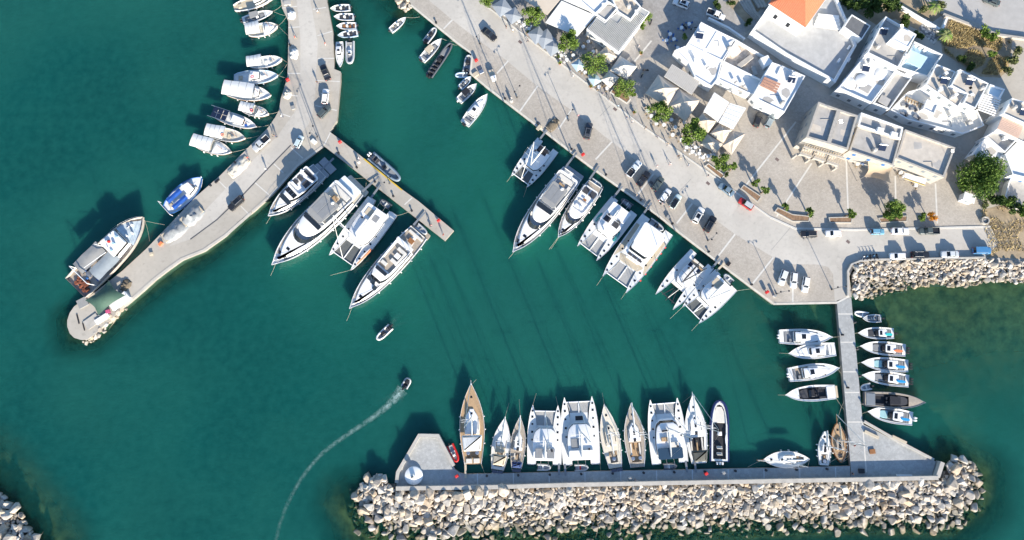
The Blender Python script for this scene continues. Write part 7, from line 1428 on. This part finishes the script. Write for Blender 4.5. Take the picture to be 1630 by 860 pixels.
bollards([(662, 10), (727, 64)], 8, 'black bollard on the upper quay edge near the small boats'); bollards([(779, 139), (829, 177), (937, 259), (1048, 339), (1092, 374), (1164, 429), (1228, 478)], 7.5, 'black bollard along the town quay edge behind the moored yachts'); bollards([(1358, 492), (1374, 664)], 5.5, 'black bollard along the right edge of the narrow pier'); bollards([(1336, 492), (1353, 660)], 9, 'black bollard along the left edge of the narrow pier'); bollards([(750, 758), (1000, 753), (1340, 746)], 7, 'black bollard along the breakwater quay edge'); bollards([(525, 233), (700, 371)], 6, 'black bollard along the inner edge of the stub jetty'); bollards([(462, 40), (462, 105), (450, 155)], 6, 'black bollard on the mole edge facing the fishing boats'); bollards([(394, 241), (316, 314)], 7, 'black bollard on the outer mole edge near the tarpaulin heap')
for px, l in [((541, 226), 'red hose cabinet near the root of the stub jetty'), ((698, 351), 'red hose cabinet near the tip of the stub jetty'), ((727, 758), 'red hose cabinet on the breakwater head'), ((1124, 754), 'red hose cabinet on the breakwater behind the modern sloop'), ((1221, 465), 'red hose cabinet at the quay corner below the cobbled bay'), ((928, 246), 'red hose cabinet behind the long white yacht'), ((458, 127), 'red hose cabinet on the mole edge beside the blue-white boat'), ((758, 96), 'red hose cabinet by the step of the upper quay')]:
    p = P(*px, 2.0); r = root('hose_cabinet', l, 'hose cabinet', (p.x, p.y, 1.2), .6, 'hose cabinets'); bx(r, 'post', mSteel, -.1, .1, -.1, .1, 0, .5); bx(r, 'cabinet', mRed, -.42, .42, -.3, .3, .4, 1.2, .06); bx(r, 'door', mRed, -.36, .36, -.335, -.302, .46, 1.14, .01)
for px, l in [((1234, 471), 'white power pedestal beside the quay corner lamp'), ((1152, 753), 'white power pedestal behind the navy inflatable'), ((570, 257), 'white power pedestal on the stub jetty near the yellow edge'), ((1057, 323), 'white power pedestal behind the power catamaran'), ((814, 160), 'white power pedestal near the lamp on the cobbled strip'), ((1003, 762), 'white power pedestal on the breakwater behind the grey decked sloop')]:
    p = P(*px, 2.0); r = root('power_pedestal', l, 'pedestal', (p.x, p.y, 1.2), .6, 'power pedestals'); bx(r, 'housing', mWhite, -.3, .3, -.25, .25, 0, 1.1, .06); bx(r, 'cap', mGreyC, -.34, .34, -.29, .29, 1.1, 1.25, .04); bx(r, 'socket_panel', mDark, -.2, .2, -.28, -.252, .5, .9, .01)
for px, rz, m, l in [((1388, 692), -.45, mTan, 'stack of tan boards along the slanting platform wall'), ((1432, 700), -.45, mTan, 'long tan timber fender on the slanting platform edge'), ((1372, 750), 0, mDark, 'dark deck box at the pier junction'), ((1440, 758), 0, mWhite, 'white bench by the parapet of the platform'), ((499, 225), -.7, mWhite2, 'white skiff trailer box at the mole junction'), ((757, 118), .6, mTan, 'tan crate of ropes at the quay step'), ((1389, 719), .1, mWood, 'square brown manhole crate on the platform')]: crate(l, px, 3.6 if 'long' in l or 'boards' in l or 'bench' in l else 1.3, .6 if 'long' in l or 'boards' in l or 'bench' in l else 1.0, .3 if 'manhole' in l else .5, m, rz, group='quayside boxes')
# cafe tables and chairs
TBm = MB().lathe([(.3, 0), (.05, .05), (.05, .7), (.48, .7), (.5, .72), (.48, .75)], 14).mesh('cafe_table', mWhite)
CHm = [MB().slab([(-.21, -.21), (.21, -.21), (.21, .21), (-.21, .21)], .42, .47, .02), MB().box(-.21, -.17, -.21, .21, .47, .9), MB().box(-.21, -.17, -.21, -.17, 0, .42).box(.17, .21, -.21, -.17, 0, .42).box(-.21, -.17, .17, .21, 0, .42).box(.17, .21, .17, .21, 0, .42)]
CHA = MB()
for q in CHm: CHA.add(q.v, q.f)
CH = {m: CHA.mesh('cafe_chair', m) for m in (mWhite, mTimber, mBlueHull)}
def cafe(zone, pts, cm, tm=None):
    for k, px in enumerate(pts):
        p = P(*px); t = bpy.data.objects.new('cafe_table', TBm); COL.objects.link(t); t.location = p + Vector((0, 0, .01)); tag(t, 'round white cafe table ' + zone, 'table', 'tables ' + zone)
        for j in range(3):
            a = k * 1.7 + j * 2.1; c = bpy.data.objects.new('cafe_chair', CH[cm]); COL.objects.link(c); c.location = p + Vector((.85 * cos(a), .85 * sin(a), .01)); c.rotation_euler.z = a + pi; tag(c, {mWhite: 'white', mTimber: 'wooden', mBlueHull: 'blue'}[cm] + ' chair at a cafe table ' + zone, 'chair', 'chairs ' + zone)
cafe('along the upper taverna kerb', [(806, 22), (826, 36), (834, 42), (842, 48), (884, 84), (893, 90), (902, 97), (876, 80), (895, 82)], mWhite); cafe('under the trees of the middle terrace', [(912, 90), (926, 112), (931, 117), (938, 122), (947, 134), (953, 140), (936, 68), (928, 76), (944, 84), (958, 96), (966, 142)], mTimber)
cafe('in front of the big cream tents', [(1030, 178), (1036, 186), (1044, 198), (1056, 200), (1068, 192), (1074, 204), (1070, 216), (1084, 224), (1088, 196)], mTimber); cafe('round the four small tents', [(1092, 236), (1101, 243), (1112, 246), (1118, 252), (1126, 250), (1106, 236), (1135, 248)], mWhite); cafe('beside the long white house corner', [(1066, 56), (1072, 64), (1084, 46), (1060, 66), (1096, 40), (1078, 78)], mBlueHull); cafe('under the stone building awning', [(1364, 262), (1372, 262), (1432, 276), (1437, 282), (1456, 296)], mTimber)
for i, (px, l) in enumerate([((840, 54), 'topmost'), ((863, 72), 'second'), ((889, 92), 'third'), ((891, 102), 'fourth'), ((940, 139), 'fifth'), ((1020, 86), 'lane-side'), ((1009, 180), 'sixth')]):
    p = P(*px); r = root('flower_pot', l + ' terracotta pot with a plant along the promenade kerb', 'flower pot', p, 0, 'promenade pots'); MB().lathe([(.25, 0), (.38, .5), (.34, .5), (.3, .4)], 12).obj('pot', mTerra, r, 30); leaf_cloud(60, lambda q: Vector((q.gauss(0, .18), q.gauss(0, .18), .6 + .25 * q.random())), .3, R).obj('foliage', mLeaf, r)
# ------------------------------------------------------------ people
def person_mesh(k):
    rr = random.Random(k); st_ = .16 + .12 * (k % 3); arm = .12 * (k % 3 - 1); V = [(0, 0, .95), (0, 0, 1.15), (0, 0, 1.38), (0, 0, 1.5), (0.02, 0, 1.6), (.02, 0, 1.72), (0, .1, .9), (st_ * .5, .1, .5), (st_ * .35, .1, .08), (st_ * .35 + .16, .1, .04), (0, -.1, .9), (-st_ * .4, -.1, .5), (-st_ * .9, -.1, .1), (-st_ * .9 + .14, -.1, .05), (0, .2, 1.4), (-arm, .25, 1.12), (.12 - arm, .26, .9), (.18 - arm, .26, .82), (0, -.2, 1.4), (arm, -.25, 1.12), (.12 + arm, -.26, .9), (.18 + arm, -.26, .82)]
    Rd = [.15, .13, .16, .06, .09, .095, .10, .07, .05, .04, .10, .07, .05, .04, .065, .05, .04, .035, .065, .05, .04, .035]; Ed = [(0, 1), (1, 2), (2, 3), (3, 4), (4, 5), (0, 6), (6, 7), (7, 8), (8, 9), (0, 10), (10, 11), (11, 12), (12, 13), (2, 14), (14, 15), (15, 16), (16, 17), (2, 18), (18, 19), (19, 20), (20, 21)]
    me = bpy.data.meshes.new('pm'); me.from_pydata(V, Ed, []); o = bpy.data.objects.new('pm', me); COL.objects.link(o); sk = o.modifiers.new('s', 'SKIN')
    for i, d in enumerate(me.skin_vertices[0].data): d.radius = (Rd[i], Rd[i] * (1.15 if i < 3 else 1)); d.use_root = i == 0
    o.modifiers.new('b', 'SUBSURF').levels = 1; dg = bpy.context.evaluated_depsgraph_get(); out = bpy.data.meshes.new_from_object(o.evaluated_get(dg)); bpy.data.objects.remove(o); out.name = 'person'; return out
PM = [person_mesh(k) for k in range(3)]
mCl = [mat('cloth %d' % i, c, .85, .08, 4) for i, c in enumerate([(.7, .7, .68), (.05, .07, .14), (.45, .06, .05), (.30, .42, .52), (.03, .03, .03), (.42, .36, .26), (.5, .28, .3)])]; mHair = mat('dark hair', (.03, .02, .015), .7)
PC = {}
def person(label, px, shirt=0, trouser=1, rz=None, z=1.215):
    k = len(PC); key = (k % 3, shirt, trouser); p = P(*px); 
    if key not in PC:
        me = PM[key[0]].copy(); me.materials.clear(); [me.materials.append(m) for m in (mSkin, mCl[shirt], mCl[trouser], mHair)]
        for f in me.polygons:
            c = f.center; f.material_index = 3 if c.z > 1.66 or (c.z > 1.55 and c.x < -.02) else 0 if c.z > 1.47 or c.z < .12 or (abs(c.y) > .2 and c.z < 1.2) else 1 if c.z > .95 else 2
            f.use_smooth = True
        PC[key] = me
    o = bpy.data.objects.new('person', PC[key]); COL.objects.link(o); o.location = (p.x, p.y, z); o.rotation_euler.z = R.random() * 6 if rz is None else rz; tag(o, label, 'person', 'people on the quays')
PEOPLE = [((806, 45), 4, 1, 'person in dark clothes walking past the first terrace tree'), ((816, 51), 0, 5, 'person in white top on the promenade by the first tree'), ((840, 67), 1, 4, 'person in navy standing at the terrace kerb near the drain cover'), ((908, 115), 3, 1, 'person in light blue walking below the blue parasol'), ((912, 123), 0, 3, 'person in white just below the one in light blue'), ((814, 159), 0, 5, 'person in white beside the lamp on the cobbled strip'), ((920, 186), 6, 1, 'person in pink top left of the dark van'), ((959, 151), 1, 5, 'person in navy on the promenade below the small ivory tent'), ((970, 160), 5, 1, 'person in beige on the promenade by the triangular bed'), ((983, 171), 3, 4, 'person in light blue on the promenade near the lane mouth'), ((997, 189), 1, 3, 'person in navy at the kerb below the lane mouth'), ((1006, 195), 0, 1, 'person in white at the kerb left of the big tents'), ((1016, 76), 0, 0, 'person all in white crossing the lane behind the tents'), ((1027, 205), 4, 5, 'person in black walking below the first big tent'), ((1045, 219), 1, 4, 'person in navy at the kerb below the second big tent'), ((1062, 231), 5, 1, 'person in beige at the kerb by the largest round tree'), ((1066, 262), 0, 6, 'person in white walking in the road above the quay parking'), ((1079, 250), 4, 4, 'person in black strolling with a companion below the large tree'), ((1082, 254), 5, 5, 'person in beige strolling beside the one in black'), ((1095, 264), 3, 1, 'person in light blue near the four small tents kerb'), ((1126, 281), 1, 0, 'person in navy and white below the corner tree'), ((1045, 266), 6, 0, 'person in pink alone in the middle of the road'), ((1013, 312), 5, 1, 'person in beige at the quay edge by the catamaran with paddle boards'), ((507, 21), 0, 5, 'person in white on the upper mole road'), ((471, 62), 2, 5, 'person in red-brown beside the mole verge'), ((506, 133), 4, 1, 'person in dark clothes between the two upper cars on the mole'), ((519, 72), 2, 0, 'person in red top near the mole edge by the small cabin boat'), ((450, 187), 0, 1, 'person in white on the mole opposite the short white boat'), ((436, 217), 5, 4, 'person in beige standing behind the silver pickup'), ((441, 219), 1, 4, 'person in navy next to the one behind the pickup'), ((425, 271), 0, 1, 'person in white standing on the drain channel of the mole'), ((572, 254), 0, 6, 'person in white on the stub jetty beside the yellow edge'), ((687, 360), 6, 1, 'person in pink near the tip of the stub jetty'), ((706, 375), 2, 4, 'person in red at the very tip of the stub jetty'), ((1354, 753), 4, 1, 'person in black at the corner of pier and breakwater'), ((1010, 763), 1, 5, 'person in navy on the breakwater behind the grey sloop'), ((1357, 709), 2, 0, 'person in red on the platform by the wooden boat'), ((396, 253), 2, 1, 'person in red-brown beside the tarpaulin heap on the mole')]
for px, s, t, l in PEOPLE: person(l, px, s, t)
# gear lying about the mole end and the quays
for i, (px, sx, sy, h, m, rz, l) in enumerate([((124, 508), 2.4, .25, .15, mDark, 1.9, 'dark iron rail lying on the mole tip'), ((133, 520), 2.0, .2, .15, mDark, 1.9, 'second dark rail near the mole tip rocks'), ((146, 512), 3.6, 2.4, .22, mParW, .65, 'raised concrete step on the mole tip'), ((183, 466), 1.4, 1.1, .7, mGreyDeck, .4, 'grey bin under the dark net heap'), ((240, 404), .8, .6, .5, mTan, .2, 'tan box on the mole beside the trawler bow'), ((255, 388), 1.0, .7, .5, mOrange, .9, 'orange box beside the long grey net heap'), ((345, 288), 1.3, .5, .4, mDark, .8, 'dark fender block on the mole edge'), ((466, 171), .9, .9, .5, mGreyC, .3, 'grey bundle on the mole verge by the lowest paving line'), ((457, 4), 1.8, 1.2, .6, mRoofG, .1, 'grey concrete block at the top of the mole'), ((766, 114), 1.2, .9, .6, mSteel, .5, 'metal box between the quay step and the three-wheeler'), ((858, 203), 1.4, .8, .5, mTan, .9, 'wooden pallet box on the quay beside the old netting'), ((1064, 345), .9, .7, .6, mGreyC, .9, 'grey box on the quay behind the power catamaran'), ((1160, 420), 1.0, .7, .5, mDark, .9, 'black box on the quay behind the last catamaran')]):
    crate(l, px, sx, sy, h, m, rz, 'crate', 'crate', 'loose quayside gear')
